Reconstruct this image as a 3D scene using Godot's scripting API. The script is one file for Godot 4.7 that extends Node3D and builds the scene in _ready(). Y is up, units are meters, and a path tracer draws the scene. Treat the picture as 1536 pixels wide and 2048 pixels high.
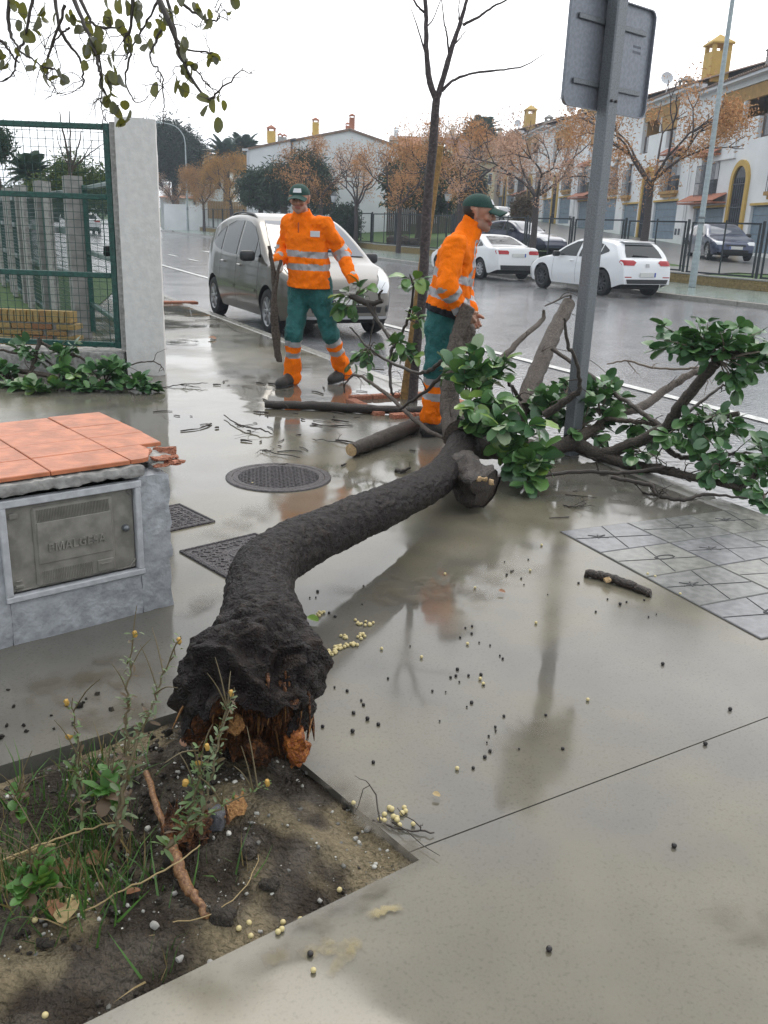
extends Node3D

# ---------------------------------------------------------------- helpers
var M := {}
var used := {}
var rng := RandomNumberGenerator.new()
var NZ := FastNoiseLite.new()
const K0 := Vector3(-0.73, 0, -10.24)
const UU := Vector3(-0.446, 0, -0.895)
const NN := Vector3(0.895, 0, -0.446)

class MB:
	var v := PackedVector3Array()
	var n := PackedVector3Array()
	var t := PackedVector2Array()
	var c := PackedColorArray()
	var i := PackedInt32Array()
	var col := Color(1, 1, 1)
	var us := 1.0
	func vert(p: Vector3, nor: Vector3, uv := Vector2.ZERO) -> int:
		v.append(p)
		n.append(nor)
		t.append(uv)
		c.append(col)
		return v.size() - 1
	func tri(a: Vector3, b: Vector3, d: Vector3, out := Vector3.ZERO) -> void:
		var f := (d - a).cross(b - a)
		if out != Vector3.ZERO and f.dot(out) < 0.0:
			var s := b
			b = d
			d = s
			f = -f
		f = f.normalized()
		var ax := Vector3.RIGHT if absf(f.x) < 0.7 else Vector3.UP
		var e1 := ax.cross(f).normalized()
		var e2 := f.cross(e1)
		for p in [a, b, d]:
			i.append(vert(p, f, Vector2(p.dot(e1), p.dot(e2)) * us))
	func quad(a: Vector3, b: Vector3, d: Vector3, e: Vector3, out := Vector3.ZERO) -> void:
		tri(a, b, d, out)
		tri(a, d, e, out)
	func flat(poly: PackedVector2Array, y: float, us_ := 1.0) -> void:
		var ix := Geometry2D.triangulate_polygon(poly)
		var b := v.size()
		for p in poly:
			vert(Vector3(p.x, y, p.y), Vector3.UP, p * us_)
		for k in range(0, ix.size(), 3):
			var a := poly[ix[k]]
			var d := poly[ix[k + 1]]
			var e := poly[ix[k + 2]]
			if (d - a).cross(e - a) > 0.0:
				i.append_array([b + ix[k], b + ix[k + 1], b + ix[k + 2]])
			else:
				i.append_array([b + ix[k], b + ix[k + 2], b + ix[k + 1]])
	# vertical extrusion of a ground polygon between two heights
	func slab(poly: PackedVector2Array, y0: float, y1: float, us_ := 1.0, bev := 0.0) -> void:
		var cen := Vector2.ZERO
		for p in poly:
			cen += p / poly.size()
		var top := poly
		if bev > 0.0:
			var off := Geometry2D.offset_polygon(poly, -bev)
			if off.size() == 1 and off[0].size() == poly.size():
				top = off[0]
				# match the order of the corners
				var best := 0
				for k in top.size():
					if top[k].distance_to(poly[0]) < top[best].distance_to(poly[0]):
						best = k
				var r := PackedVector2Array()
				var way := 1 if top[(best + 1) % top.size()].distance_to(poly[1]) < top[(best - 1 + top.size()) % top.size()].distance_to(poly[1]) else -1
				for k in top.size():
					r.append(top[(best + way * k + top.size() * 2) % top.size()])
				top = r
		flat(top, y1, us_)
		var area := 0.0
		for k in poly.size():
			area += poly[k].cross(poly[(k + 1) % poly.size()])
		var s := signf(area)
		for k in poly.size():
			var p := poly[k]
			var q := poly[(k + 1) % poly.size()]
			var e := (q - p).normalized()
			var o := Vector3(e.y, 0, -e.x) * s
			quad(Vector3(p.x, y0, p.y), Vector3(q.x, y0, q.y), Vector3(q.x, y1 - bev, q.y), Vector3(p.x, y1 - bev, p.y), o)
			if bev > 0.0:
				var p2 := top[k]
				var q2 := top[(k + 1) % poly.size()]
				quad(Vector3(p.x, y1 - bev, p.y), Vector3(q.x, y1 - bev, q.y), Vector3(q2.x, y1, q2.y), Vector3(p2.x, y1, p2.y), o + Vector3.UP)
	func box(cen: Vector3, size: Vector3, basis := Basis(), bev := 0.0) -> void:
		var h := size / 2
		bev = minf(bev, minf(h.x, minf(h.y, h.z)) * 0.9)
		var X := [basis.x, basis.y, basis.z]
		for ax in 3:
			for s in [-1.0, 1.0]:
				var a1: int = (ax + 1) % 3
				var a2: int = (ax + 2) % 3
				var nrm: Vector3 = X[ax] * s
				var o: Vector3 = cen + nrm * h[ax]
				var e1: Vector3 = X[a1] * (h[a1] - bev)
				var e2: Vector3 = X[a2] * (h[a2] - bev)
				quad(o - e1 - e2, o + e1 - e2, o + e1 + e2, o - e1 + e2, nrm)
		if bev > 0.0:
			for ax in 3:
				var a1: int = (ax + 1) % 3
				var a2: int = (ax + 2) % 3
				for s1 in [-1.0, 1.0]:
					for s2 in [-1.0, 1.0]:
						var l: Vector3 = X[ax] * (h[ax] - bev)
						var p: Vector3 = cen + X[a1] * s1 * h[a1] + X[a2] * s2 * (h[a2] - bev)
						var q: Vector3 = cen + X[a1] * s1 * (h[a1] - bev) + X[a2] * s2 * h[a2]
						quad(p - l, p + l, q + l, q - l, X[a1] * s1 + X[a2] * s2)
			for sx in [-1.0, 1.0]:
				for sy in [-1.0, 1.0]:
					for sz in [-1.0, 1.0]:
						var b := Vector3(bev, bev, bev)
						var k := h - b
						tri(cen + X[0] * sx * h.x + X[1] * sy * k.y + X[2] * sz * k.z, cen + X[0] * sx * k.x + X[1] * sy * h.y + X[2] * sz * k.z, cen + X[0] * sx * k.x + X[1] * sy * k.y + X[2] * sz * h.z, X[0] * sx + X[1] * sy + X[2] * sz)
	func grid(rows: Array, wrap: bool, center = null, flip := false, uvs := Vector2.ONE) -> void:
		var R := rows.size()
		var K: int = rows[0].size()
		var b := v.size()
		var nn := PackedVector3Array()
		nn.resize(R * K)
		var kk := K if wrap else K - 1
		for r in R - 1:
			var ra: PackedVector3Array = rows[r]
			var rb: PackedVector3Array = rows[r + 1]
			for k in kk:
				var k2 := (k + 1) % K
				var f := (rb[k2] - ra[k]).cross(ra[k2] - rb[k])
				f = -f
				nn[r * K + k] += f
				nn[r * K + k2] += f
				nn[(r + 1) * K + k] += f
				nn[(r + 1) * K + k2] += f
		if not wrap and K > 3 and (rows[0][0] as Vector3).distance_to(rows[0][K - 1]) < 1e-5:
			for r in R:
				var s: Vector3 = nn[r * K] + nn[r * K + K - 1]
				nn[r * K] = s
				nn[r * K + K - 1] = s
		var sgn := -1.0 if flip else 1.0
		if center != null:
			var tot := 0.0
			for r in R:
				for k in range(0, K, 3):
					tot += nn[r * K + k].dot(rows[r][k] - (center[r] if center is PackedVector3Array else center))
			sgn = -1.0 if tot < 0.0 else 1.0
		for r in R:
			for k in K:
				vert(rows[r][k], nn[r * K + k].normalized() * sgn, Vector2(float(k) / maxi(K - 1, 1), float(r) / maxi(R - 1, 1)) * uvs)
		for r in R - 1:
			for k in kk:
				var k2 := (k + 1) % K
				var p := b + r * K + k
				var q := b + r * K + k2
				var s := b + (r + 1) * K + k2
				var w := b + (r + 1) * K + k
				if sgn < 0.0:
					i.append_array([p, q, s, p, s, w])
				else:
					i.append_array([p, s, q, p, w, s])
	func tube(path: PackedVector3Array, rad: PackedFloat32Array, seg := 8, cap := true, wob := 0.0, nz: FastNoiseLite = null, uvs := Vector2.ONE) -> void:
		var rows := []
		var T := (path[1] - path[0]).normalized()
		var A := T.cross(Vector3.UP if absf(T.y) < 0.9 else Vector3.RIGHT).normalized()
		for k in path.size():
			var d := (path[mini(k + 1, path.size() - 1)] - path[maxi(k - 1, 0)]).normalized()
			A = (A - d * A.dot(d)).normalized()
			var B := d.cross(A)
			var row := PackedVector3Array()
			for s in seg + 1:
				var an := TAU * (s % seg) / seg
				var o := A * cos(an) + B * sin(an)
				var r := rad[k]
				if nz != null:
					var q := path[k] + o * r
					r *= 1.0 + wob * nz.get_noise_3d(q.x, q.y, q.z)
				row.append(path[k] + o * r)
			rows.append(row)
		grid(rows, false, path, false, uvs)
		if cap:
			for e in [0, path.size() - 1]:
				var row: PackedVector3Array = rows[e]
				var out := (path[e] - path[1 if e == 0 else path.size() - 2]).normalized()
				var cc := path[e] + out * rad[e] * 0.15
				for s in seg:
					tri(cc, row[s], row[s + 1], out)
	func lathe(prof: PackedVector2Array, seg: int, xf := Transform3D()) -> void:
		# prof: (radius, height) upward
		var rows := []
		var cen := PackedVector3Array()
		for p in prof:
			var row := PackedVector3Array()
			for s in seg + 1:
				var a := TAU * (s % seg) / seg
				row.append(xf * Vector3(cos(a) * p.x, p.y, sin(a) * p.x))
			rows.append(row)
			cen.append(xf * Vector3(0, p.y, 0))
		grid(rows, false, null, false)
	func ball(cen: Vector3, r: Vector3, seg := 8, rings := 6, basis := Basis()) -> void:
		var rows := []
		for k in rings + 1:
			var ph := PI * k / rings
			var row := PackedVector3Array()
			for s in seg + 1:
				var a := TAU * (s % seg) / seg
				row.append(cen + basis * (Vector3(sin(ph) * cos(a), cos(ph), sin(ph) * sin(a)) * r))
			rows.append(row)
		grid(rows, false, cen)
	# extrude a 2D polygon (x right, y up in the frame) along frame z from 0 to depth
	func prism(poly: PackedVector2Array, xf: Transform3D, z0: float, z1: float) -> void:
		var ix := Geometry2D.triangulate_polygon(poly)
		for zz in [z0, z1]:
			for k in range(0, ix.size(), 3):
				tri(xf * Vector3(poly[ix[k]].x, poly[ix[k]].y, zz), xf * Vector3(poly[ix[k + 1]].x, poly[ix[k + 1]].y, zz), xf * Vector3(poly[ix[k + 2]].x, poly[ix[k + 2]].y, zz), xf.basis.z * (-1.0 if zz == minf(z0, z1) else 1.0))
		var area := 0.0
		for k in poly.size():
			area += poly[k].cross(poly[(k + 1) % poly.size()])
		var s := signf(area)
		for k in poly.size():
			var p := poly[k]
			var q := poly[(k + 1) % poly.size()]
			var e := (q - p).normalized()
			var o := xf.basis * Vector3(e.y, -e.x, 0) * s
			quad(xf * Vector3(p.x, p.y, z0), xf * Vector3(q.x, q.y, z0), xf * Vector3(q.x, q.y, z1), xf * Vector3(p.x, p.y, z1), o)
	func mesh() -> ArrayMesh:
		var a := []
		a.resize(Mesh.ARRAY_MAX)
		a[Mesh.ARRAY_VERTEX] = v
		a[Mesh.ARRAY_NORMAL] = n
		a[Mesh.ARRAY_TEX_UV] = t
		a[Mesh.ARRAY_TEX_UV2] = t
		a[Mesh.ARRAY_COLOR] = c
		a[Mesh.ARRAY_INDEX] = i
		var m := ArrayMesh.new()
		m.add_surface_from_arrays(Mesh.PRIMITIVE_TRIANGLES, a)
		return m

func lin(r: float, g: float, b: float) -> Color:
	return Color(r, g, b).linear_to_srgb()

func numbered(called: String, parent: Node = null) -> String:
	var key := called if parent == null or parent == self else str(parent.get_instance_id()) + called
	if not used.has(key):
		used[key] = 0
		return called
	used[key] += 1
	return "%s_%03d" % [called, used[key]]

func tag(o: Node, label: String, category: String, group := "") -> Node:
	o.set_meta("label", label)
	o.set_meta("category", category)
	if group != "":
		o.set_meta("group", group)
	return o

func thing(called: String, label: String, category: String, at := Vector3.ZERO, turn := 0.0, group := "") -> Node3D:
	var o := Node3D.new()
	o.name = numbered(called)
	add_child(o, true)
	o.position = at
	o.rotation.y = turn
	tag(o, label, category, group)
	return o

func put(called: String, mesh: Mesh, m: Material, parent: Node = null) -> MeshInstance3D:
	var o := MeshInstance3D.new()
	o.mesh = mesh
	o.material_override = m
	var par: Node = self if parent == null else parent
	o.name = numbered(called, par)
	par.add_child(o, true)
	return o

func part(called: String, b: MB, m: Material, parent: Node = null) -> MeshInstance3D:
	return put(called, b.mesh(), m, parent)

func struct(called: String, b: MB, m: Material) -> MeshInstance3D:
	var o := part(called, b, m)
	o.set_meta("kind", "structure")
	return o

func many(called: String, mesh: Mesh, m: Material, xfs: Array, cols = null, parent: Node = null) -> MultiMeshInstance3D:
	var mm := MultiMesh.new()
	mm.transform_format = MultiMesh.TRANSFORM_3D
	mm.use_colors = cols != null
	mm.mesh = mesh
	mm.instance_count = xfs.size()
	for k in xfs.size():
		mm.set_instance_transform(k, xfs[k])
		if cols != null:
			mm.set_instance_color(k, cols[k])
	var o := MultiMeshInstance3D.new()
	o.multimesh = mm
	o.material_override = m
	var par: Node = self if parent == null else parent
	o.name = numbered(called, par)
	par.add_child(o, true)
	o.set_meta("kind", "stuff")
	return o

func road_at(n: float, u: float, y := 0.0) -> Vector3:
	return K0 + NN * n + UU * u + Vector3.UP * y

func road_basis() -> Basis:   # x across the road, y up, z back along the road (towards the camera)
	return Basis(NN, Vector3.UP, -UU)

func noise(seed_: int, freq: float, oct := 4, kind := FastNoiseLite.TYPE_SIMPLEX_SMOOTH) -> FastNoiseLite:
	var f := FastNoiseLite.new()
	f.seed = seed_
	f.frequency = freq
	f.noise_type = kind
	f.fractal_octaves = oct
	return f

func ramp(cols: Array) -> Gradient:
	var g := Gradient.new()
	var o := PackedFloat32Array()
	var cc := PackedColorArray()
	for e in cols:
		o.append(e[0])
		cc.append(e[1])
	g.offsets = o
	g.colors = cc
	return g

func ntex(f: FastNoiseLite, cols: Array, size := 256) -> NoiseTexture2D:
	var t := NoiseTexture2D.new()
	t.width = size
	t.height = size
	t.seamless = true
	t.seamless_blend_skirt = 0.3
	t.noise = f
	t.color_ramp = ramp(cols)
	return t

func nmap(f: FastNoiseLite, strength := 8.0, size := 256) -> NoiseTexture2D:
	var t := NoiseTexture2D.new()
	t.width = size
	t.height = size
	t.seamless = true
	t.noise = f
	t.as_normal_map = true
	t.bump_strength = strength
	return t

func plain(col: Color, rough := 0.6, metal := 0.0) -> StandardMaterial3D:
	var m := StandardMaterial3D.new()
	m.albedo_color = col
	m.roughness = rough
	m.metallic = metal
	return m

var shared_tex := {}

# tinted surface with soft mottling from shared grey noise, laid on with object or world triplanar mapping
func mottled(a: Color, b: Color, scale: float, seed_: int, rough := 0.6, bump := 0.0, world := false, freq := 0.02, size := 256) -> StandardMaterial3D:
	var la := a.srgb_to_linear()
	var lb := b.srgb_to_linear()
	var ratio := snappedf(clampf((la.r + la.g + la.b) / maxf(lb.r + lb.g + lb.b, 1e-5), 0.2, 1.0), 0.1)
	var m := plain(b, rough)
	var fq := 0.015 if freq < 0.018 else (0.022 if freq < 0.027 else 0.04)
	var key := "m%d_%d_%d_%d" % [seed_ % 2, roundi(ratio * 10), roundi(fq * 1000), size]
	if not shared_tex.has(key):
		shared_tex[key] = ntex(noise(seed_, fq, 5), [[0.25, Color(ratio, ratio, ratio).linear_to_srgb()], [0.75, Color.WHITE]], size)
	m.albedo_texture = shared_tex[key]
	m.uv1_triplanar = true
	m.uv1_world_triplanar = world
	m.uv1_scale = Vector3.ONE * scale
	if bump > 0.0:
		m.heightmap_enabled = true
		var hk := "h%d_%d" % [seed_ % 2, size]
		if not shared_tex.has(hk):
			shared_tex[hk] = ntex(noise(seed_ + 5, 0.06, 5), [[0.2, Color.BLACK], [0.8, Color.WHITE]], size)
		m.heightmap_texture = shared_tex[hk]
		m.heightmap_scale = bump
	return m

func spline(pts: Array, per := 6) -> Array:   # [[Vector3, r], ...] -> [path, radii], smooth through the points
	var path := PackedVector3Array()
	var rad := PackedFloat32Array()
	for k in pts.size() - 1:
		var p0: Vector3 = pts[maxi(k - 1, 0)][0]
		var p1: Vector3 = pts[k][0]
		var p2: Vector3 = pts[k + 1][0]
		var p3: Vector3 = pts[mini(k + 2, pts.size() - 1)][0]
		for s in per:
			var f := float(s) / per
			path.append(p1.cubic_interpolate(p2, p0, p3, f))
			rad.append(lerpf(pts[k][1], pts[k + 1][1], f))
	path.append(pts[-1][0])
	rad.append(pts[-1][1])
	return [path, rad]

func limb(b: MB, pts: Array, seg := 8, per := 6, wob := 0.25, cap := true, crook := 0.0) -> Array:
	var s := spline(pts, per)
	if crook > 0.0:
		for k in range(1, s[0].size() - 1):
			var q: Vector3 = s[0][k]
			var w: float = s[1][k]
			s[0][k] = q + Vector3(NZ.get_noise_3d(q.x * 6, q.y * 6, q.z * 6), NZ.get_noise_3d(q.x * 6 + 40, q.y * 6, q.z * 6), NZ.get_noise_3d(q.x * 6, q.y * 6 + 70, q.z * 6)) * crook
			s[1][k] = w
	b.tube(s[0], s[1], seg, cap, wob, NZ)
	return s

func text_mesh(txt: String, height: float, depth: float, bold := true) -> Mesh:
	var tm := TextMesh.new()
	var f := SystemFont.new()
	f.font_names = PackedStringArray(["Droid Sans"])
	if bold:
		f.font_weight = 700
	tm.font = f
	tm.text = txt
	tm.font_size = 64
	tm.pixel_size = height / 46.0
	tm.depth = depth
	return tm


func _ready() -> void:
	rng.seed = 20240107
	NZ.seed = 7
	NZ.frequency = 9.0
	NZ.fractal_octaves = 3
	setup_view()
	materials()
	make_ground()
	make_road()
	make_left_side()
	make_houses()
	make_far_buildings()
	make_trees()
	make_street()
	make_cars()
	make_fallen_tree()
	make_people()
	make_small_things()

func setup_view() -> void:
	var cam := Camera3D.new()
	cam.name = "camera"
	cam.fov = rad_to_deg(2.0 * atan(1024.0 / 1742.0))
	cam.near = 0.05
	cam.far = 900.0
	var th := deg_to_rad(18.0)
	var ro := deg_to_rad(2.2)
	var fw := Vector3(0, -sin(th), -cos(th))
	var u0 := Vector3(0, cos(th), -sin(th))
	var rr := Vector3.RIGHT * cos(ro) + u0 * sin(ro)
	var up := -Vector3.RIGHT * sin(ro) + u0 * cos(ro)
	cam.transform = Transform3D(Basis(rr, up, -fw), Vector3(0, 1.42, 0))
	add_child(cam)
	cam.current = true
	# overcast sky: thin bright cloud with greyer banks to the side
	var w := 512
	var h := 256
	var im := Image.create(w, h, false, Image.FORMAT_RGBF)
	var f := noise(11, 0.9, 4)
	var f2 := noise(23, 2.4, 4)
	for y in h:
		var el := PI * (0.5 - (y + 0.5) / h)
		for x in w:
			var az := TAU * (x + 0.5) / w
			# direction as Godot lays a panorama: its left edge looks to -z
			var d := Vector3(sin(az) * cos(el), sin(el), -cos(az) * cos(el))
			var q := Vector3(d.x, d.y * 2.2, d.z)
			var c := f.get_noise_3dv(q) * 0.75 + f2.get_noise_3dv(q * Vector3(1, 1.6, 1)) * 0.35
			var toward := d.dot(Vector3(0.52, 0.42, -0.80).normalized())
			var t := smoothstep(-0.50, 0.45, c * 0.7 + toward * 1.05 - 0.62)
			var L := Vector3(0.97, 1.04, 1.10).lerp(Vector3(2.20, 2.20, 2.22), t)
			im.set_pixel(x, y, Color(L.x, L.y, L.z))
	var pm := PanoramaSkyMaterial.new()
	pm.panorama = ImageTexture.create_from_image(im)
	var sky := Sky.new()
	sky.sky_material = pm
	var env := Environment.new()
	env.background_mode = Environment.BG_SKY
	env.sky = sky
	env.background_energy_multiplier = 1.0
	env.ambient_light_source = Environment.AMBIENT_SOURCE_SKY
	env.tonemap_mode = Environment.TONE_MAPPER_LINEAR
	env.tonemap_exposure = 1.0
	env.fog_enabled = true
	env.fog_density = 0.0012
	env.fog_light_color = Color(0.86, 0.90, 0.95)
	env.sdfgi_enabled = true
	env.ssao_enabled = true
	env.ssil_enabled = true
	var we := WorldEnvironment.new()
	we.name = "world_environment"
	we.environment = env
	add_child(we)
	var sun := DirectionalLight3D.new()
	sun.name = "sun"
	sun.light_energy = 0.3
	sun.light_color = Color(1.0, 0.97, 0.92)
	sun.light_angular_distance = 25.0
	sun.shadow_enabled = true
	sun.rotation = Vector3(deg_to_rad(-58), deg_to_rad(190), 0)
	add_child(sun)


func leaf_mesh(len_: float, wid: float, curl: float, fold: float) -> ArrayMesh:
	var b := MB.new()
	var rows := []
	for r in 6:
		var f := 0.5 - 0.5 * cos(PI * r / 5.0)
		var g := pow(f, 1.12)
		var w := wid * 0.5 * pow(maxf(1.0 - pow(2.0 * g - 1.0, 2.0), 0.0), 0.55) + 0.012
		var row := PackedVector3Array()
		for k in 5:
			var s := k / 2.0 - 1.0
			row.append(Vector3(s * w, absf(s) * w * fold - curl * f * f * len_ + 0.02 * len_ * sin(f * 9.0 + s * 2.0) * absf(s), -f * len_))
		rows.append(row)
	b.grid(rows, false, Vector3(0, -1, 0))
	return b.mesh()

func materials() -> void:
	# wet concrete footway: macro stains and water film on uv1 (12 m), grain on uv2
	var g := StandardMaterial3D.new()
	var sz := 640
	var im := Image.create(sz, sz, false, Image.FORMAT_RGB8)
	var ro := Image.create(sz, sz, false, Image.FORMAT_RGB8)
	var f1 := noise(3, 0.0096, 4).get_seamless_image(sz, sz)
	var f2 := noise(31, 0.048, 4).get_seamless_image(sz, sz)
	var f3 := noise(77, 0.0072, 3).get_seamless_image(sz, sz)
	for y in sz:
		for x in sz:
			var a := f1.get_pixel(x, y).r
			var d := f2.get_pixel(x, y).r
			var e := f3.get_pixel(x, y).r
			var k := 0.86 + 0.26 * a + 0.14 * (d - 0.5)
			var warm := smoothstep(0.35, 0.65, e * 0.7 + d * 0.3)
			im.set_pixel(x, y, Color(0.410 * k + 0.012 * warm, 0.398 * k + 0.004 * warm, 0.374 * k - 0.027 * warm))
			var film := smoothstep(0.30, 0.72, a * 0.8 + d * 0.2)
			var q := lerpf(0.04, 0.22, film)
			ro.set_pixel(x, y, Color(q, q, q))
	g.albedo_texture = ImageTexture.create_from_image(im)
	g.roughness_texture = ImageTexture.create_from_image(ro)
	g.roughness = 1.0
	g.uv1_scale = Vector3(1.0 / 12.0, 1.0 / 12.0, 1)
	g.detail_enabled = true
	g.detail_blend_mode = BaseMaterial3D.BLEND_MODE_MUL
	g.detail_uv_layer = BaseMaterial3D.DETAIL_UV_2
	g.detail_albedo = ntex(noise(5, 0.10, 5), [[0.12, Color(0.86, 0.855, 0.84)], [0.4, Color(0.985, 0.985, 0.98)], [0.6, Color(1, 1, 1)], [0.9, Color(0.95, 0.945, 0.93)]], 512)
	g.uv2_scale = Vector3(1.3, 1.3, 1)
	g.normal_enabled = true
	g.normal_texture = nmap(noise(8, 0.02, 4), 6.0, 512)
	g.normal_scale = 0.02
	M.pavement = g
	M.gap = plain(lin(0.02, 0.019, 0.016), 0.7)
	var a := mottled(lin(0.175, 0.177, 0.187), lin(0.225, 0.227, 0.237), 0.22, 41, 0.20, 0.0, true, 0.01, 512)
	a.roughness_texture = ntex(noise(42, 0.006, 4), [[0.2, Color(0.15, 0.15, 0.15)], [0.8, Color(0.20, 0.20, 0.20)]], 512)
	a.roughness = 1.0
	a.normal_enabled = true
	a.normal_texture = nmap(noise(43, 0.25, 2), 4.0, 256)
	a.normal_scale = 0.05
	M.asphalt = a
	M.paint = mottled(lin(0.50, 0.50, 0.49), lin(0.72, 0.72, 0.70), 1.1, 45, 0.3, 0.0, true, 0.05)
	M.kerb = mottled(lin(0.20, 0.19, 0.175), lin(0.30, 0.29, 0.26), 1.5, 47, 0.22, 0.0, true, 0.03)
	M.bike = mottled(lin(0.17, 0.25, 0.22), lin(0.27, 0.33, 0.30), 0.4, 49, 0.2, 0.0, true, 0.02)
	M.grass_ground = mottled(lin(0.03, 0.07, 0.012), lin(0.06, 0.13, 0.02), 0.8, 51, 0.9, 0.0, true, 0.04)
	M.lane = mottled(lin(0.11, 0.11, 0.11), lin(0.17, 0.165, 0.16), 0.3, 53, 0.3, 0.0, true, 0.02)
	M.clod = mottled(lin(0.018, 0.013, 0.009), lin(0.045, 0.034, 0.024), 8.0, 56, 0.8, 0.5, false, 0.03, 256)
	M.soil = mottled(lin(0.15, 0.125, 0.085), lin(0.27, 0.225, 0.15), 2.2, 55, 0.75, 1.0, true, 0.03, 512)
	M.soil.roughness_texture = ntex(noise(57, 0.02, 3), [[0.3, Color(0.35, 0.35, 0.35)], [0.7, Color(0.9, 0.9, 0.9)]], 256)
	M.soil.roughness = 1.0
	M.soil.metallic_specular = 0.3
	M.soil.vertex_color_use_as_albedo = true
	M.concrete = mottled(lin(0.64, 0.63, 0.61), lin(0.72, 0.71, 0.69), 0.9, 61, 0.75, 0.12, false, 0.02, 512)
	M.grey_concrete = mottled(lin(0.30, 0.31, 0.325), lin(0.42, 0.435, 0.46), 1.3, 63, 0.6, 0.18, false, 0.018, 512)
	M.old_concrete = mottled(lin(0.22, 0.22, 0.20), lin(0.38, 0.37, 0.35), 1.6, 65, 0.8, 0.4, false, 0.03)
	M.terracotta = mottled(lin(0.42, 0.125, 0.055), lin(0.55, 0.19, 0.09), 1.6, 67, 0.42, 0.12, false, 0.02)
	M.red_clay = mottled(lin(0.38, 0.11, 0.06), lin(0.50, 0.20, 0.12), 4.0, 69, 0.8, 1.0, false, 0.03)
	M.green_paint = mottled(lin(0.008, 0.055, 0.042), lin(0.015, 0.09, 0.07), 3.0, 71, 0.35, 0.2)
	M.wire = plain(lin(0.012, 0.055, 0.045), 0.4)
	M.iron = mottled(lin(0.035, 0.032, 0.036), lin(0.085, 0.075, 0.08), 5.0, 73, 0.38, 0.5)
	M.iron.metallic = 0.3
	M.box_plastic = mottled(lin(0.20, 0.19, 0.165), lin(0.27, 0.255, 0.225), 2.5, 75, 0.42, 0.03, false, 0.02)
	M.dark = plain(lin(0.006, 0.006, 0.006), 0.7)
	M.galv = mottled(lin(0.13, 0.145, 0.16), lin(0.20, 0.215, 0.23), 7.0, 77, 0.42, 0.0, false, 0.03)
	M.galv.metallic = 0.55
	M.sign_back = mottled(lin(0.20, 0.215, 0.25), lin(0.24, 0.255, 0.29), 3.0, 79, 0.4, 0.0, false, 0.03)
	M.sign_back.metallic = 0.35
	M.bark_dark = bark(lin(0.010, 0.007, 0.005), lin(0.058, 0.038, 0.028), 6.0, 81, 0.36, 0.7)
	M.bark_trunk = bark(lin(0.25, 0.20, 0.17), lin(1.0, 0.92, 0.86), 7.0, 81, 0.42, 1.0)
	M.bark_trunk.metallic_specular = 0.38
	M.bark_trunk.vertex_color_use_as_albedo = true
	M.bark_grey = bark(lin(0.045, 0.032, 0.024), lin(0.15, 0.115, 0.088), 5.0, 83, 0.6, 1.2)
	M.bark_brown = bark(lin(0.030, 0.022, 0.016), lin(0.10, 0.078, 0.06), 6.0, 85, 0.55, 1.0)
	M.twig = plain(lin(0.035, 0.026, 0.02), 0.6)
	M.twig_pale = plain(lin(0.16, 0.125, 0.095), 0.65)
	M.cut_wood = mottled(lin(0.42, 0.24, 0.11), lin(0.62, 0.42, 0.22), 9.0, 87, 0.7, 0.5)
	M.rot_wood = bark(lin(0.03, 0.011, 0.004), lin(0.30, 0.105, 0.022), 5.0, 89, 0.65, 2.5)
	M.raw_wood = bark(lin(0.33, 0.15, 0.05), lin(0.62, 0.33, 0.12), 8.0, 91, 0.55, 1.0)
	M.stake = mottled(lin(0.24, 0.13, 0.035), lin(0.36, 0.21, 0.07), 3.0, 93, 0.5, 0.3)
	var tones := [[0.085, 0.19, 0.055], [0.115, 0.235, 0.06], [0.065, 0.15, 0.06], [0.17, 0.28, 0.055], [0.26, 0.34, 0.19]]
	M.leaf = []
	for k in tones.size():
		var t: Array = tones[k]
		var lm := mottled(lin(t[0] * 0.8, t[1] * 0.8, t[2] * 0.8), lin(t[0] * 1.25, t[1] * 1.2, t[2] * 1.3), 9.0, 100 + k, 0.3 if k < 4 else 0.5, 0.0, false, 0.03, 64)
		lm.cull_mode = BaseMaterial3D.CULL_DISABLED
		lm.backlight_enabled = true
		lm.backlight = Color(0.25, 0.33, 0.08)
		M.leaf.append(lm)
	M.leaf_meshes = [leaf_mesh(1.0, 0.74, 0.12, 0.25), leaf_mesh(1.0, 0.66, 0.3, 0.12), leaf_mesh(1.0, 0.8, -0.08, 0.35), leaf_mesh(1.0, 0.7, 0.45, 0.3)]

func bark(a: Color, d: Color, scale: float, seed_: int, rough: float, bump: float) -> StandardMaterial3D:
	var m := plain(Color.WHITE, rough)
	var f := noise(seed_, 0.035, 5, FastNoiseLite.TYPE_SIMPLEX)
	f.domain_warp_enabled = true
	f.domain_warp_amplitude = 18.0
	m.albedo_texture = ntex(f, [[0.25, a], [0.55, a.lerp(d, 0.45)], [0.8, d]], 256)
	m.uv1_triplanar = true
	m.uv1_scale = Vector3(scale, scale, scale)
	m.heightmap_enabled = true
	if not shared_tex.has("bark"):
		var h := noise(seed_ + 3, 0.03, 4, FastNoiseLite.TYPE_CELLULAR)
		h.cellular_return_type = FastNoiseLite.RETURN_DISTANCE2_SUB
		h.domain_warp_enabled = true
		h.domain_warp_amplitude = 12.0
		shared_tex["bark"] = ntex(h, [[0.0, Color.BLACK], [0.6, Color(0.75, 0.75, 0.75)], [1.0, Color.WHITE]], 512)
	m.heightmap_texture = shared_tex["bark"]
	m.heightmap_scale = bump
	return m

func v2(a: Vector3) -> Vector2:
	return Vector2(a.x, a.z)

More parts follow.
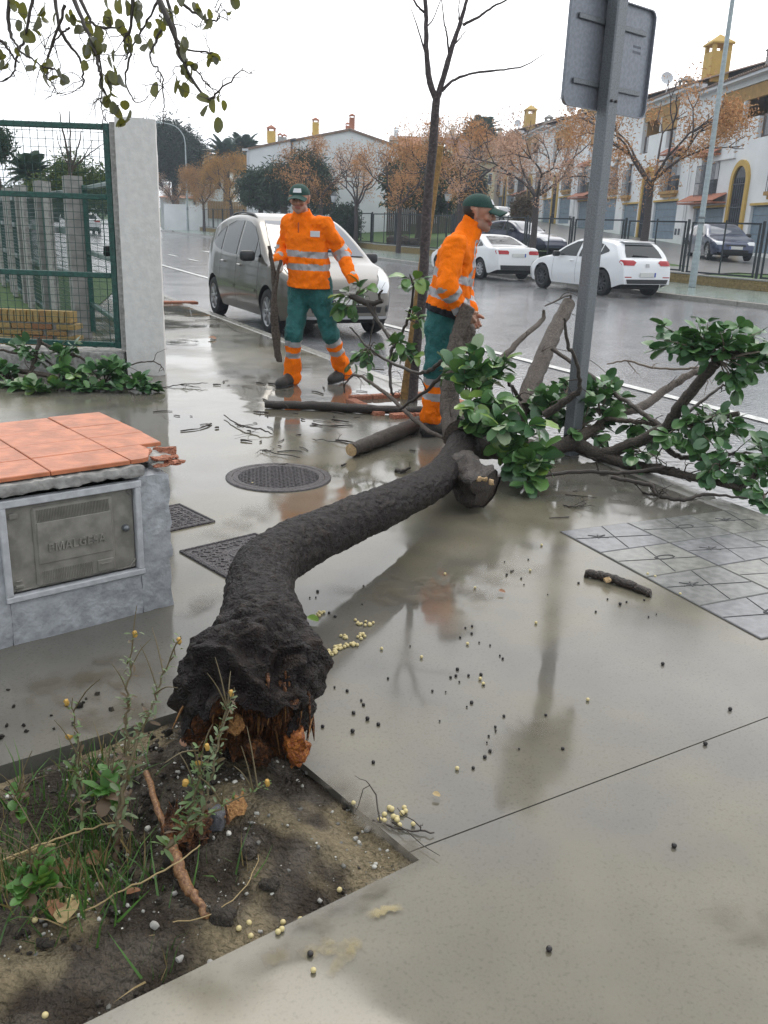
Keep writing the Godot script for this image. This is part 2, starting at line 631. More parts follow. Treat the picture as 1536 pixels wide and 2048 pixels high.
func clip_half(poly: PackedVector2Array, p: Vector2, nrm: Vector2) -> PackedVector2Array:   # keeps the side that nrm points to
	var o := PackedVector2Array()
	for k in poly.size():
		var a := poly[k]
		var b := poly[(k + 1) % poly.size()]
		var da := (a - p).dot(nrm)
		var db := (b - p).dot(nrm)
		if da >= 0.0:
			o.append(a)
		if da * db < 0.0:
			o.append(a.lerp(b, da / (da - db)))
	return o

const PIT_BR := Vector2(0.115, -1.711)
const PIT_TR := Vector2(-0.438, -2.449)
const PIT_E := Vector2(-0.765, 0.645)

func make_ground() -> void:
	# base sheet out to the horizon, under everything
	var b := MB.new()
	b.flat(PackedVector2Array([Vector2(-500, -700), Vector2(500, -700), Vector2(500, 120), Vector2(-500, 120)]), -0.9)
	struct("ground", b, M.lane)
	# near footway in cast slabs: cut by the tree pit and by two joints
	var kA := v2(road_at(-0.15, -30))
	var kB := v2(road_at(-0.15, 130))
	var outer := PackedVector2Array([kA, kB, kB + Vector2(-40, 20), Vector2(-60, -60), Vector2(-25, 14), Vector2(6, 14)])
	var j0 := Vector2(0.106, -1.746)
	var jd := Vector2(0.856, -0.517).normalized()
	var jn := Vector2(jd.y, -jd.x)
	if jn.y > 0:
		jn = -jn
	var pit_l := PIT_BR + PIT_E * 1.9
	var pit_tl := PIT_TR + PIT_E * 1.9
	# pieces round the pit: beyond the joint, near side, and left of the pit
	var far := clip_half(outer, j0 + jn * 0.0022, jn)
	var near := clip_half(outer, j0 - jn * 0.0022, -jn)
	var e2 := (PIT_TR - PIT_BR).normalized()
	var pieces := []
	var right_of := clip_half(far, PIT_BR, Vector2(-PIT_E.x, -PIT_E.y))
	var left_far := clip_half(clip_half(far, PIT_BR, PIT_E), PIT_TR, e2)
	var left_mid := clip_half(clip_half(clip_half(far, PIT_TR, -e2), PIT_BR, e2), pit_l, PIT_E)
	pieces.append(right_of)
	pieces.append(left_far)
	pieces.append(left_mid)
	pieces.append(clip_half(clip_half(far, PIT_BR, -e2), PIT_BR, PIT_E))
	pieces.append(clip_half(clip_half(near, PIT_BR, -e2), PIT_BR, PIT_E))
	pieces.append(clip_half(near, PIT_BR, -PIT_E))
	pieces.append(clip_half(clip_half(clip_half(near, PIT_BR, e2), PIT_BR, PIT_E), pit_l, PIT_E))
	b = MB.new()
	for p in pieces:
		if p.size() < 3:
			continue
		b.slab(p, -0.14, 0.0)
	var pav := struct("pavement", b, M.pavement)
	pav.name = "pavement"
	b = MB.new()
	b.flat(PackedVector2Array([j0 - jn * 0.02, j0 + jd * 6.0 - jn * 0.02, j0 + jd * 6.0 + jn * 0.02, j0 + jn * 0.02]), -0.012)
	struct("joint_filler", b, M.gap)
	make_soil()

func pit_point(s: float, w: float, y: float) -> Vector3:   # s along the long side from the near right corner, w across it
	var e2 := (PIT_TR - PIT_BR)
	var p := PIT_BR + PIT_E * s + e2 * w
	return Vector3(p.x, y, p.y)

func soil_height(s: float, w: float) -> float:
	var f := noise(91, 1.0, 4)
	return soil_h(f, s, w)

func soil_h(f: FastNoiseLite, s: float, w: float) -> float:
	var edge := minf(minf(w, 1.0 - w) * 0.92, s)
	var p := pit_point(s, w, 0)
	var y := -0.022 + 0.050 * smoothstep(0.0, 0.25, edge)
	# torn root hollow, dug up where the trunk came out
	var q := Vector2(s - 0.62, (w - 0.60) * 0.92)
	y -= 0.10 * exp(-q.length_squared() / 0.035)
	q = Vector2(s - 0.30, (w - 0.45) * 0.92)
	y += 0.035 * exp(-q.length_squared() / 0.02)
	y += 0.022 * f.get_noise_2d(p.x * 5.0, p.z * 5.0) * smoothstep(0.0, 0.1, edge) + 0.007 * f.get_noise_2d(p.x * 26.0, p.z * 26.0)
	return y - 0.002

func make_soil() -> void:
	var b := MB.new()
	var f := noise(91, 1.0, 4)
	var fc := noise(92, 3.0, 3)
	var n := 150
	var m := 90
	var rows := []
	for r in n + 1:
		var row := PackedVector3Array()
		for k in m + 1:
			var s := 1.9 * r / n
			var w := float(k) / m
			row.append(pit_point(s, w, soil_h(f, s, w)))
		rows.append(row)
	b.grid(rows, false, Vector3(-0.8, -30, -1.5))
	for k in b.v.size():
		var p := b.v[k]
		var sand := smoothstep(-0.05, 0.35, fc.get_noise_2d(p.x, p.z) + 0.9 * smoothstep(0.35, 0.0, Vector2(p.x, p.z).distance_to(PIT_BR)))
		var grey := smoothstep(-0.25, 0.3, fc.get_noise_2d(p.x * 1.7 + 9.0, p.z * 1.7))
		b.c[k] = Color(0.14, 0.125, 0.13).lerp(Color(0.36, 0.36, 0.42), grey * 0.8).lerp(Color(0.95, 0.92, 0.85), sand * 0.85)
	struct("soil", b, M.soil)

func make_road() -> void:
	var b := MB.new()
	var rr := []
	for k in 60:
		var u := -40.0 + k * 5.0
		rr.append(PackedVector3Array([road_at(0.0, u, -0.13 + rise(u)), road_at(7.0, u, -0.13 + rise(u)), road_at(14.1, u, -0.13 + rise(u))]))
	b.grid(rr, false, Vector3(0, -100, -20))
	struct("road", b, M.asphalt)
	# kerbs of single stones on both sides
	for side in [[-0.15, 0.0, -8.0, 40.0, 1.0, 0.0], [14.1, 14.28, -6.0, 60.0, 1.0, 0.0]]:
		var top: float = side[5]
		var root := Node3D.new()
		root.name = numbered("kerb")
		add_child(root, true)
		root.set_meta("kind", "structure")
		var u: float = side[2]
		while u < side[3]:
			var kb := MB.new()
			var cen := road_at((side[0] + side[1]) / 2.0, u + 0.5, (top - 0.16) / 2.0 + 0.0015 + rng.randf() * 0.003 + (rise(u) if side[0] > 5.0 else 0.0))
			kb.box(cen, Vector3(side[1] - side[0] + 0.004, 0.17, 0.992), road_basis(), 0.018)
			part("kerb_stone", kb, M.kerb, root)
			u += 1.0
		var kb2 := MB.new()
		for k in 14:
			var u0: float = side[3] + 5.0 + k * 10.0
			kb2.box(road_at((side[0] + side[1]) / 2.0, u0, (top - 0.16) / 2.0 + (rise(u0) if side[0] > 5.0 else 0.0)), Vector3(side[1] - side[0], 0.20, 9.99), road_basis())
		part("kerb_run", kb2, M.kerb, root)
	# painted lines: parking edge line, lane dashes, far markings
	b = MB.new()
	for k in 24:
		var u0 := -9.0 + k * 3.2
		stripe(b, 2.62, 2.76, u0, u0 + 3.2)
	struct("edge_line", b, M.paint)
	b = MB.new()
	for k in 16:
		var u0 := 14.0 + k * 3.4
		stripe(b, 4.6, 4.74, u0, u0 + 1.5)
	struct("lane_dash", b, M.paint)
	b = MB.new()
	for k in 3:
		var n0 := 7.2 + k * 0.9
		stripe(b, n0, n0 + 0.5, 30.0, 33.5)
	struct("crossing_mark", b, M.paint)
	# far footway with cycle lane, then planting strip and lawn rising to the houses
	b = MB.new()
	var rows := []
	for k in 60:
		var u := -30.0 + k * 5.0
		rows.append(PackedVector3Array([road_at(14.28, u, rise(u) - 0.004), road_at(15.0, u, rise(u) + 0.02), road_at(16.4, u, rise(u) + 0.06), road_at(17.6, u, rise(u) + 0.09)]))
	b.grid(rows, false, Vector3(0, -100, -20))
	struct("far_pavement", b, M.bike)
	b = MB.new()
	rows = []
	for k in 60:
		var u := -30.0 + k * 4.0
		var row := PackedVector3Array()
		for j in 26:
			var n := 17.85 + j * 2.4
			row.append(road_at(n, u, land(n, u)))
		rows.append(row)
	b.grid(rows, false, Vector3(0, -100, -20))
	struct("lawn", b, M.grass_ground)
	# paved side street in front of the terrace
	b = MB.new()
	rows = []
	for k in 40:
		var s := -22.0 + k * 4.0
		var row := PackedVector3Array()
		for j in 5:
			var p := Vector3(16.5, 0, -53.0) + Vector3(-0.07087, 0, -0.99749) * s
			var wide := minf(9.6, ((p - K0).dot(NN) - 18.3) / 0.924)
			p += Vector3(-0.99749, 0, 0.07087) * (0.4 + (wide - 0.4) * (1.0 - j / 4.0))
			var q := p - K0
			p.y = land(q.dot(NN), q.dot(UU)) + 0.03
			row.append(p)
		rows.append(row)
	b.grid(rows, false, Vector3(0, -100, -20))
	struct("side_street", b, M.lane)

func stripe(b: MB, n0: float, n1: float, u0: float, u1: float) -> void:
	var a := -0.13 + rise(u0) + 0.012
	var c := -0.13 + rise(u1) + 0.012
	b.quad(road_at(n0, u0, a), road_at(n1, u0, a), road_at(n1, u1, c), road_at(n0, u1, c), Vector3.UP)

func rise(u: float) -> float:   # the road climbs gently away
	return 0.009 * maxf(0.0, u - 10.0)

func land(n: float, u: float) -> float:
	# the ground climbs away from the road and up the side street
	var uc := clampf(u, 5.0, 120.0)
	var nf := 34.5 + 0.413 * (uc - 30.6)
	var top := 1.2 + 0.0433 * (uc - 30.6)
	var a := 0.14 + rise(u)
	return a + pow(clampf((n - 18.0) / maxf(nf - 27.0, 2.0), 0.0, 1.0), 0.6) * (top - a)


# a box with worn, rounded, uneven faces
func rough_box(b: MB, cen: Vector3, size: Vector3, basis: Basis, seg: Vector3i, rad: float, amp: float, freq := 6.0, sd := 0.0) -> void:
	var h := size / 2
	var f := NZ
	for ax in 3:
		var a1 := (ax + 1) % 3
		var a2 := (ax + 2) % 3
		for s in [-1.0, 1.0]:
			var rows := []
			for r in seg[a1] + 1:
				var row := PackedVector3Array()
				for k in seg[a2] + 1:
					var p := Vector3()
					p[ax] = s * h[ax]
					p[a1] = (2.0 * r / seg[a1] - 1.0) * h[a1]
					p[a2] = (2.0 * k / seg[a2] - 1.0) * h[a2]
					var inn := Vector3(clampf(p.x, -h.x + rad, h.x - rad), clampf(p.y, -h.y + rad, h.y - rad), clampf(p.z, -h.z + rad, h.z - rad))
					var d := p - inn
					if d.length() > 1e-6:
						p = inn + d.normalized() * rad
					var q := (cen + p) * freq / 9.0 + Vector3(sd, sd * 0.7, 0)
					p += Vector3(f.get_noise_3d(q.x, q.y, q.z), f.get_noise_3d(q.x + 31.0, q.y, q.z), f.get_noise_3d(q.x, q.y + 57.0, q.z)) * amp
					row.append(cen + basis * p)
				rows.append(row)
			b.grid(rows, false, cen)

func make_left_side() -> void:
	utility_box()
	covers()
	paving()
	gate_and_pillar()
	left_background()

func utility_box() -> void:
	M.pale_mortar = mottled(lin(0.42, 0.435, 0.45), lin(0.52, 0.53, 0.55), 3.0, 163, 0.7, 0.05)
	M.post_concrete = mottled(lin(0.19, 0.19, 0.175), lin(0.29, 0.285, 0.27), 1.2, 165, 0.8, 0.2)
	var a := Vector3(-0.765, 0, 0.645).normalized()
	var d := Vector3(-0.645, 0, -0.765).normalized()
	var o := thing("utility_cabinet", "low grey concrete meter block topped with terracotta tiles and a plastic door", "utility box")
	o.transform = Transform3D(Basis(a, Vector3.UP, d), Vector3(-0.798, -0.012, -3.10))
	var L := 1.15
	var I := Basis()
	var b := MB.new()
	# concrete shell built round the opening
	rough_box(b, Vector3(0.066, 0.275, 0.42), Vector3(0.132, 0.55, 0.84), I, Vector3i(4, 22, 24), 0.015, 0.014, 14.0)
	rough_box(b, Vector3((0.60 + L) / 2, 0.275, 0.42), Vector3(L - 0.60, 0.55, 0.84), I, Vector3i(8, 12, 12), 0.015, 0.008)
	rough_box(b, Vector3(0.366, 0.09, 0.42), Vector3(0.48, 0.182, 0.838), I, Vector3i(14, 6, 10), 0.008, 0.006)
	rough_box(b, Vector3(0.366, 0.30, 0.55), Vector3(0.48, 0.50, 0.57), I, Vector3i(6, 6, 6), 0.008, 0.003)
	part("concrete_body", b, M.grey_concrete, o)
	b = MB.new()
	rough_box(b, Vector3((0.10 + L) / 2, 0.5715, 0.415), Vector3(L - 0.10, 0.044, 0.86), I, Vector3i(60, 4, 12), 0.012, 0.011, 26.0)
	rough_box(b, Vector3(0.05, 0.560, 0.50), Vector3(0.12, 0.04, 0.64), I, Vector3i(6, 3, 10), 0.012, 0.012, 26.0)
	part("mortar_cap", b, M.old_concrete, o)
	# pale mortar frame round the door, then the door
	b = MB.new()
	for e in [[0.366, 0.523, 0.50, 0.026], [0.366, 0.184, 0.50, 0.022]]:
		b.box(Vector3(e[0], e[1], 0.006), Vector3(e[2], e[3], 0.03), I, 0.003)
	for e in [[0.130, 0.353, 0.022, 0.316], [0.603, 0.353, 0.024, 0.316]]:
		b.box(Vector3(e[0], e[1], 0.007), Vector3(e[2], e[3], 0.03), I, 0.003)
	part("door_surround", b, M.pale_mortar, o)
	b = MB.new()
	b.box(Vector3(0.366, 0.353, 0.10), Vector3(0.46, 0.33, 0.02), I)
	b.box(Vector3(0.35, 0.546, 0.12), Vector3(0.46, 0.03, 0.02), I)
	part("dark_cavity", b, M.dark, o)
	var door := MB.new()
	door.box(Vector3(0.366, 0.353, 0.022), Vector3(0.446, 0.306, 0.018), I, 0.004)
	var dn := part("door", door, M.box_plastic, o)
	b = MB.new()
	b.box(Vector3(0.364, 0.350, 0.010), Vector3(0.284, 0.286, 0.016), I, 0.007)
	b.box(Vector3(0.364, 0.365, 0.0005), Vector3(0.262, 0.15, 0.005), I, 0.002)
	b.box(Vector3(0.262, 0.240, 0.0005), Vector3(0.062, 0.042, 0.005), I, 0.0015)
	b.box(Vector3(0.262, 0.246, -0.0035), Vector3(0.040, 0.004, 0.003), I)
	b.box(Vector3(0.565, 0.475, 0.010), Vector3(0.030, 0.02, 0.012), I, 0.003)
	b.box(Vector3(0.565, 0.222, 0.010), Vector3(0.030, 0.012, 0.012), I, 0.003)
	b.box(Vector3(0.565, 0.242, 0.010), Vector3(0.022, 0.006, 0.012), I, 0.002)
	b.box(Vector3(0.552, 0.207, 0.011), Vector3(0.05, 0.004, 0.008), I, 0.001)
	b.box(Vector3(0.19, 0.207, 0.011), Vector3(0.05, 0.004, 0.008), I, 0.001)
	b.box(Vector3(0.155, 0.222, 0.011), Vector3(0.004, 0.035, 0.008), Basis(Vector3(0, 0, 1), 0.7), 0.001)
	b.box(Vector3(0.155, 0.488, 0.011), Vector3(0.004, 0.035, 0.008), Basis(Vector3(0, 0, 1), -0.7), 0.001)
	part("raised_panel", b, M.box_plastic, dn)
	b = MB.new()
	for k in 48:
		b.box(Vector3(0.240 + k * 0.0053, 0.464, 0.0005), Vector3(0.0028, 0.044, 0.006), I, 0.001)
	for k in 30:
		b.box(Vector3(0.312 + k * 0.006, 0.238, 0.001), Vector3(0.0028, 0.05, 0.004), I, 0.001)
	part("vent_ribs", b, M.box_plastic, dn).set_meta("kind", "stuff")
	b = MB.new()
	b.lathe(PackedVector2Array([Vector2(0.0, 0.022), Vector2(0.006, 0.022), Vector2(0.007, 0.019), Vector2(0.010, 0.019), Vector2(0.0125, 0.015), Vector2(0.0125, 0.0)]), 20, Transform3D(Basis(Vector3(1, 0, 0), Vector3(0, 0, -1), Vector3(0, 1, 0)), Vector3(0.179, 0.362, 0.014)))
	part("lock", b, M.galv, dn)
	var tx := put("lettering", text_mesh("EMALGESA", 0.029, 0.008), M.box_plastic, dn)
	tx.transform = Transform3D(Basis(Vector3(-1, 0, 0), Vector3.UP, Vector3(0, 0, -1)).scaled_local(Vector3(1.0, 1.0, 1.0)), Vector3(0.362, 0.346, -0.0045))
	# terracotta tiles, one by one; the front corner tile is broken away
	var rows := [0.005, 0.205, 0.40, 0.60, 0.80]
	var cols := [-0.085, 0.145, 0.43, 0.715, 1.0, 1.18]
	for r in 4:
		for k in 5:
			var z0: float = rows[r] + 0.002
			var z1: float = rows[r + 1] - 0.002 + (0.05 if r == 3 else 0.0)
			var x0: float = cols[k] + 0.002
			var x1: float = cols[k + 1] - 0.002
			var poly := PackedVector2Array([Vector2(x0, z0), Vector2(x1, z0), Vector2(x1, z1), Vector2(x0, z1)])
			if k == 0 and r == 0:
				poly = PackedVector2Array([Vector2(0.075, z0 + 0.01), Vector2(0.10, z0), Vector2(x1, z0), Vector2(x1, z1), Vector2(0.022, z1), Vector2(0.018, z1 - 0.05), Vector2(0.026, z1 - 0.09), Vector2(0.045, z1 - 0.13)])
			if k == 0 and r == 1:
				poly = PackedVector2Array([Vector2(x0 + 0.015, z0), Vector2(x1, z0), Vector2(x1, z1), Vector2(x0 + 0.004, z1)])
			b = MB.new()
			b.slab(poly, -0.008 + rng.randf() * 0.002, 0.008, 1.0, 0.0025)
			var tl := part("tile", b, M.terracotta, o)
			tl.position = Vector3(0, 0.604, 0)
			tl.rotation = Vector3(rng.randfn(0, 0.0012), 0, rng.randfn(0, 0.0012))
	# what the broken corner bares: mortar bed, hollow brick and shards
	b = MB.new()
	rough_box(b, Vector3(0.015, 0.586, 0.135), Vector3(0.11, 0.022, 0.15), I, Vector3i(8, 3, 8), 0.006, 0.010, 30.0)
	part("mortar_bed", b, M.old_concrete, o)
	for e in [[-0.005, 0.590, 0.075, 0.095, 0.010, 0.10, 0.05], [0.045, 0.596, 0.12, 0.05, 0.016, 0.07, -0.2], [-0.035, 0.577, 0.03, 0.055, 0.012, 0.055, 0.1], [0.0, 0.572, 0.02, 0.10, 0.008, 0.03, 0.0], [-0.035, 0.600, 0.11, 0.02, 0.03, 0.10, 0.15]]:
		b = MB.new()
		rough_box(b, Vector3.ZERO, Vector3(e[3], e[4], e[5]), I, Vector3i(5, 2, 5), 0.003, 0.009, 40.0, e[0] * 50.0)
		var sh := part("brick_shard", b, M.red_clay, o)
		sh.position = Vector3(e[0], e[1], e[2])
		sh.rotation = Vector3(e[6], e[6] * 3.0, e[6] * 0.7)

func covers() -> void:
	# round cast iron cover with a lattice top
	var o := thing("manhole_cover", "round rusty iron manhole cover with lattice pattern in the wet pavement", "manhole cover", Vector3(-0.63, 0.0, -4.955), 0.15)
	var b := MB.new()
	b.lathe(PackedVector2Array([Vector2(0.312, -0.01), Vector2(0.310, 0.006), Vector2(0.298, 0.008), Vector2(0.276, 0.008), Vector2(0.273, 0.002)]), 64)
	part("rim", b, M.iron, o)
	b = MB.new()
	b.lathe(PackedVector2Array([Vector2(0.270, 0.002), Vector2(0.268, 0.007), Vector2(0.240, 0.007), Vector2(0.236, 0.003), Vector2(0.0, 0.003)]), 64)
	part("plate", b, M.iron, o)
	b = MB.new()
	for dir in [0.62, -0.62]:
		var e := Vector3(cos(dir), 0, sin(dir))
		var s := Vector3(-e.z, 0, e.x)
		for k in range(-9, 10):
			var off: float = k * 0.0255
			if absf(off) >= 0.23:
				continue
			var hl := sqrt(0.236 * 0.236 - off * off)
			b.box(s * off + Vector3(0, 0.0045 + 0.0004 * signf(dir), 0), Vector3(hl * 2, 0.007, 0.008), Basis(e, Vector3.UP, e.cross(Vector3.UP)), 0.002)
	part("lattice", b, M.iron, o).set_meta("kind", "stuff")
	# two square covers with stamped tread
	for e in [[Vector3(-0.633, 0, -3.665), 0.40, 0.38, "square grey iron inspection cover half hidden behind the fallen trunk", true], [Vector3(-1.10, 0, -4.10), 0.38, 0.34, "square grey iron inspection cover peeping out behind the tiled concrete block", false]]:
		var c := thing("inspection_cover", e[3], "manhole cover")
		var ax := Vector3(0.735, 0, -0.678)
		c.transform = Transform3D(Basis(ax, Vector3.UP, ax.cross(Vector3.UP)), e[0])
		b = MB.new()
		var w: float = e[1]
		var h: float = e[2]
		for s in [-1.0, 1.0]:
			b.box(Vector3(0, 0.003, s * h / 2), Vector3(w + 0.012, 0.014, 0.012), Basis(), 0.003)
			b.box(Vector3(s * w / 2, 0.003, 0), Vector3(0.012, 0.014, h - 0.013), Basis(), 0.003)
		part("frame", b, M.iron, c)
		b = MB.new()
		b.box(Vector3(0, 0.001, 0), Vector3(w - 0.016, 0.010, h - 0.016), Basis(), 0.003)
		part("plate", b, M.iron, c)
		b = MB.new()
		var n := 9
		for r in n:
			for k in n:
				var p := Vector3((k - (n - 1) / 2.0) * (w - 0.05) / n, 0.0072, (r - (n - 1) / 2.0) * (h - 0.05) / n)
				if e[4] and Vector2(p.x, p.z).length() < 0.085:
					continue
				b.box(p, Vector3(0.022, 0.004, 0.006), Basis(Vector3.UP, 0.785 if (r + k) % 2 else -0.785), 0.001)
				b.box(p + Vector3(0.012, 0.0002, 0.008), Vector3(0.012, 0.004, 0.006), Basis(Vector3.UP, -0.785 if (r + k) % 2 else 0.785), 0.001)
		part("tread", b, M.iron, c).set_meta("kind", "stuff")
		if e[4]:
			b = MB.new()
			b.lathe(PackedVector2Array([Vector2(0.058, 0.004), Vector2(0.056, 0.010), Vector2(0.048, 0.011), Vector2(0.044, 0.008), Vector2(0.0, 0.008)]), 28)
			part("badge", b, M.iron, c)

func paving() -> void:
	# stamped grey paving field set flush into the footway
	var root := Node3D.new()
	root.name = "paving_field"
	add_child(root, true)
	root.set_meta("kind", "structure")
	var t := Vector2(0.905, -0.425).normalized()
	var s := Vector2(0.425, 0.905).normalized()
	var o := Vector2(0.890, -4.155)
	var mats := []
	for k in 3:
		var m := mottled(lin(0.12 + 0.012 * k, 0.12 + 0.012 * k, 0.13), lin(0.18 + 0.015 * k, 0.18 + 0.015 * k, 0.188), 1.4, 171 + k, 0.24, 0.0, true, 0.03)
		mats.append(m)
	var gb := MB.new()
	for r in 4:
		for k in 3:
			var p0 := o + s * (r * 0.322 + 0.004) + t * (k * 0.42 + 0.004)
			var poly := PackedVector2Array([p0, p0 + t * 0.412, p0 + t * 0.412 + s * 0.314, p0 + s * 0.314])
			var b := MB.new()
			b.slab(poly, -0.004, 0.005 + rng.randf() * 0.0012, 1.0, 0.003)
			part("paver", b, mats[(r * 2 + k) % 3], root)
			# stamped creases, one slanted pair per stone and a small emblem
			for e in [[0.25, 0.0, 0.17, 0.314], [0.0, 0.12, 0.412, 0.20]]:
				var a: Vector2 = p0 + t * e[0] + s * e[1]
				var c: Vector2 = p0 + t * e[2] + s * e[3]
				var m2 := (a + c) / 2
				var dd: Vector2 = (c - a).normalized()
				gb.box(Vector3(m2.x, 0.0052, m2.y), Vector3((c - a).length() - 0.01, 0.0044, 0.003), Basis(Vector3(dd.x, 0, dd.y), Vector3.UP, Vector3(-dd.y, 0, dd.x)))
			if (k + r) % 2 == 0:
				var cc := p0 + t * 0.13 + s * 0.13
				for an in [0.5, -0.35, 1.4]:
					gb.box(Vector3(cc.x, 0.0055 + 0.0002 * an, cc.y), Vector3(0.12 - 0.05 * absf(an), 0.0052, 0.007), Basis(Vector3.UP, an + 0.1), 0.001)
			else:
				for j in 14:
					var an := TAU * j / 14.0
					var q := p0 + t * (0.25 + 0.05 * cos(an)) + s * (0.15 + 0.022 * sin(an))
					gb.box(Vector3(q.x, 0.0056, q.y), Vector3(0.022, 0.0052, 0.004), Basis(Vector3.UP, 0.44 - atan2(0.022 * cos(an), -0.05 * sin(an))))
	var cr := part("crease", gb, plain(lin(0.05, 0.05, 0.052), 0.6), root)
	cr.set_meta("kind", "stuff")
	var fb := MB.new()
	var q0 := o - t * 0.003 - s * 0.003
	fb.flat(PackedVector2Array([q0, q0 + t * 1.268, q0 + t * 1.268 + s * 1.294, q0 + s * 1.294]), 0.002)
	part("joint_bed", fb, M.gap, root)

func frame_panel(o: Node3D, p: Vector3, q: Vector3, y0: float, y1: float, rails: Array, bar: float, mesh_step: float, wire := 0.0022) -> void:
	# welded panel between two uprights at p and q
	var e := (q - p).normalized()
	var bs := Basis(e, Vector3.UP, e.cross(Vector3.UP))
	var L := p.distance_to(q)
	for x in [0.0, L]:
		var b := MB.new()
		b.box(p + e * x + Vector3.UP * (y0 + y1) / 2, Vector3(bar, y1 - y0, bar), bs, 0.006)
		part("upright", b, M.green_paint, o)
	for y in rails:
		var b := MB.new()
		b.box(p + e * L / 2 + Vector3.UP * y, Vector3(L - bar - 0.002, bar * 0.85, bar * 0.8), bs, 0.006)
		part("rail", b, M.green_paint, o)
	var w := MB.new()
	var x := mesh_step
	while x < L - bar * 0.6:
		w.box(p + e * x + Vector3.UP * (y0 + y1) / 2 + bs.z * 0.003, Vector3(wire * 2, y1 - y0, wire * 2), bs)
		x += mesh_step
	var y := y0 + mesh_step
	while y < y1 - 0.02:
		w.box(p + e * L / 2 + Vector3.UP * y - bs.z * 0.002, Vector3(L, wire * 2, wire * 2), bs)
		y += mesh_step
	part("wire_mesh", w, M.wire, o).set_meta("kind", "stuff")

func gate_and_pillar() -> void:
	var o := thing("gate_pillar", "square off-white concrete pillar at the end of the green mesh gate", "pillar", Vector3(-2.36, 0, -8.48), deg_to_rad(13.0))
	var b := MB.new()
	rough_box(b, Vector3(0, 1.135, 0), Vector3(0.355, 2.27, 0.36), Basis(), Vector3i(6, 30, 6), 0.012, 0.006)
	part("shaft", b, M.concrete, o)
	b = MB.new()
	rough_box(b, Vector3(-0.195, 1.23, 0.06), Vector3(0.06, 2.0, 0.14), Basis(), Vector3i(2, 16, 2), 0.008, 0.004)
	part("rebate", b, M.old_concrete, o)
	var w := thing("gate_sill_wall", "low rough concrete sill wall under the green mesh gate", "wall", Vector3(-4.2, 0, -8.46))
	b = MB.new()
	rough_box(b, Vector3(0, 0.10, 0), Vector3(3.35, 0.22, 0.36), Basis(), Vector3i(50, 5, 6), 0.02, 0.014, 14.0)
	part("sill", b, M.old_concrete, w)
	var g := thing("mesh_gate", "dark green steel gate of square wire mesh beside the concrete pillar", "gate")
	frame_panel(g, Vector3(-5.6, 0, -8.40), Vector3(-2.60, 0, -8.40), 0.24, 2.22, [0.27, 0.91, 1.60, 2.19], 0.058, 0.068)
	b = MB.new()
	rough_box(b, Vector3(-2.66, 1.13, -8.46), Vector3(0.10, 0.10, 0.07), Basis(), Vector3i(4, 4, 4), 0.02, 0.01)
	part("latch", b, M.dark, g)

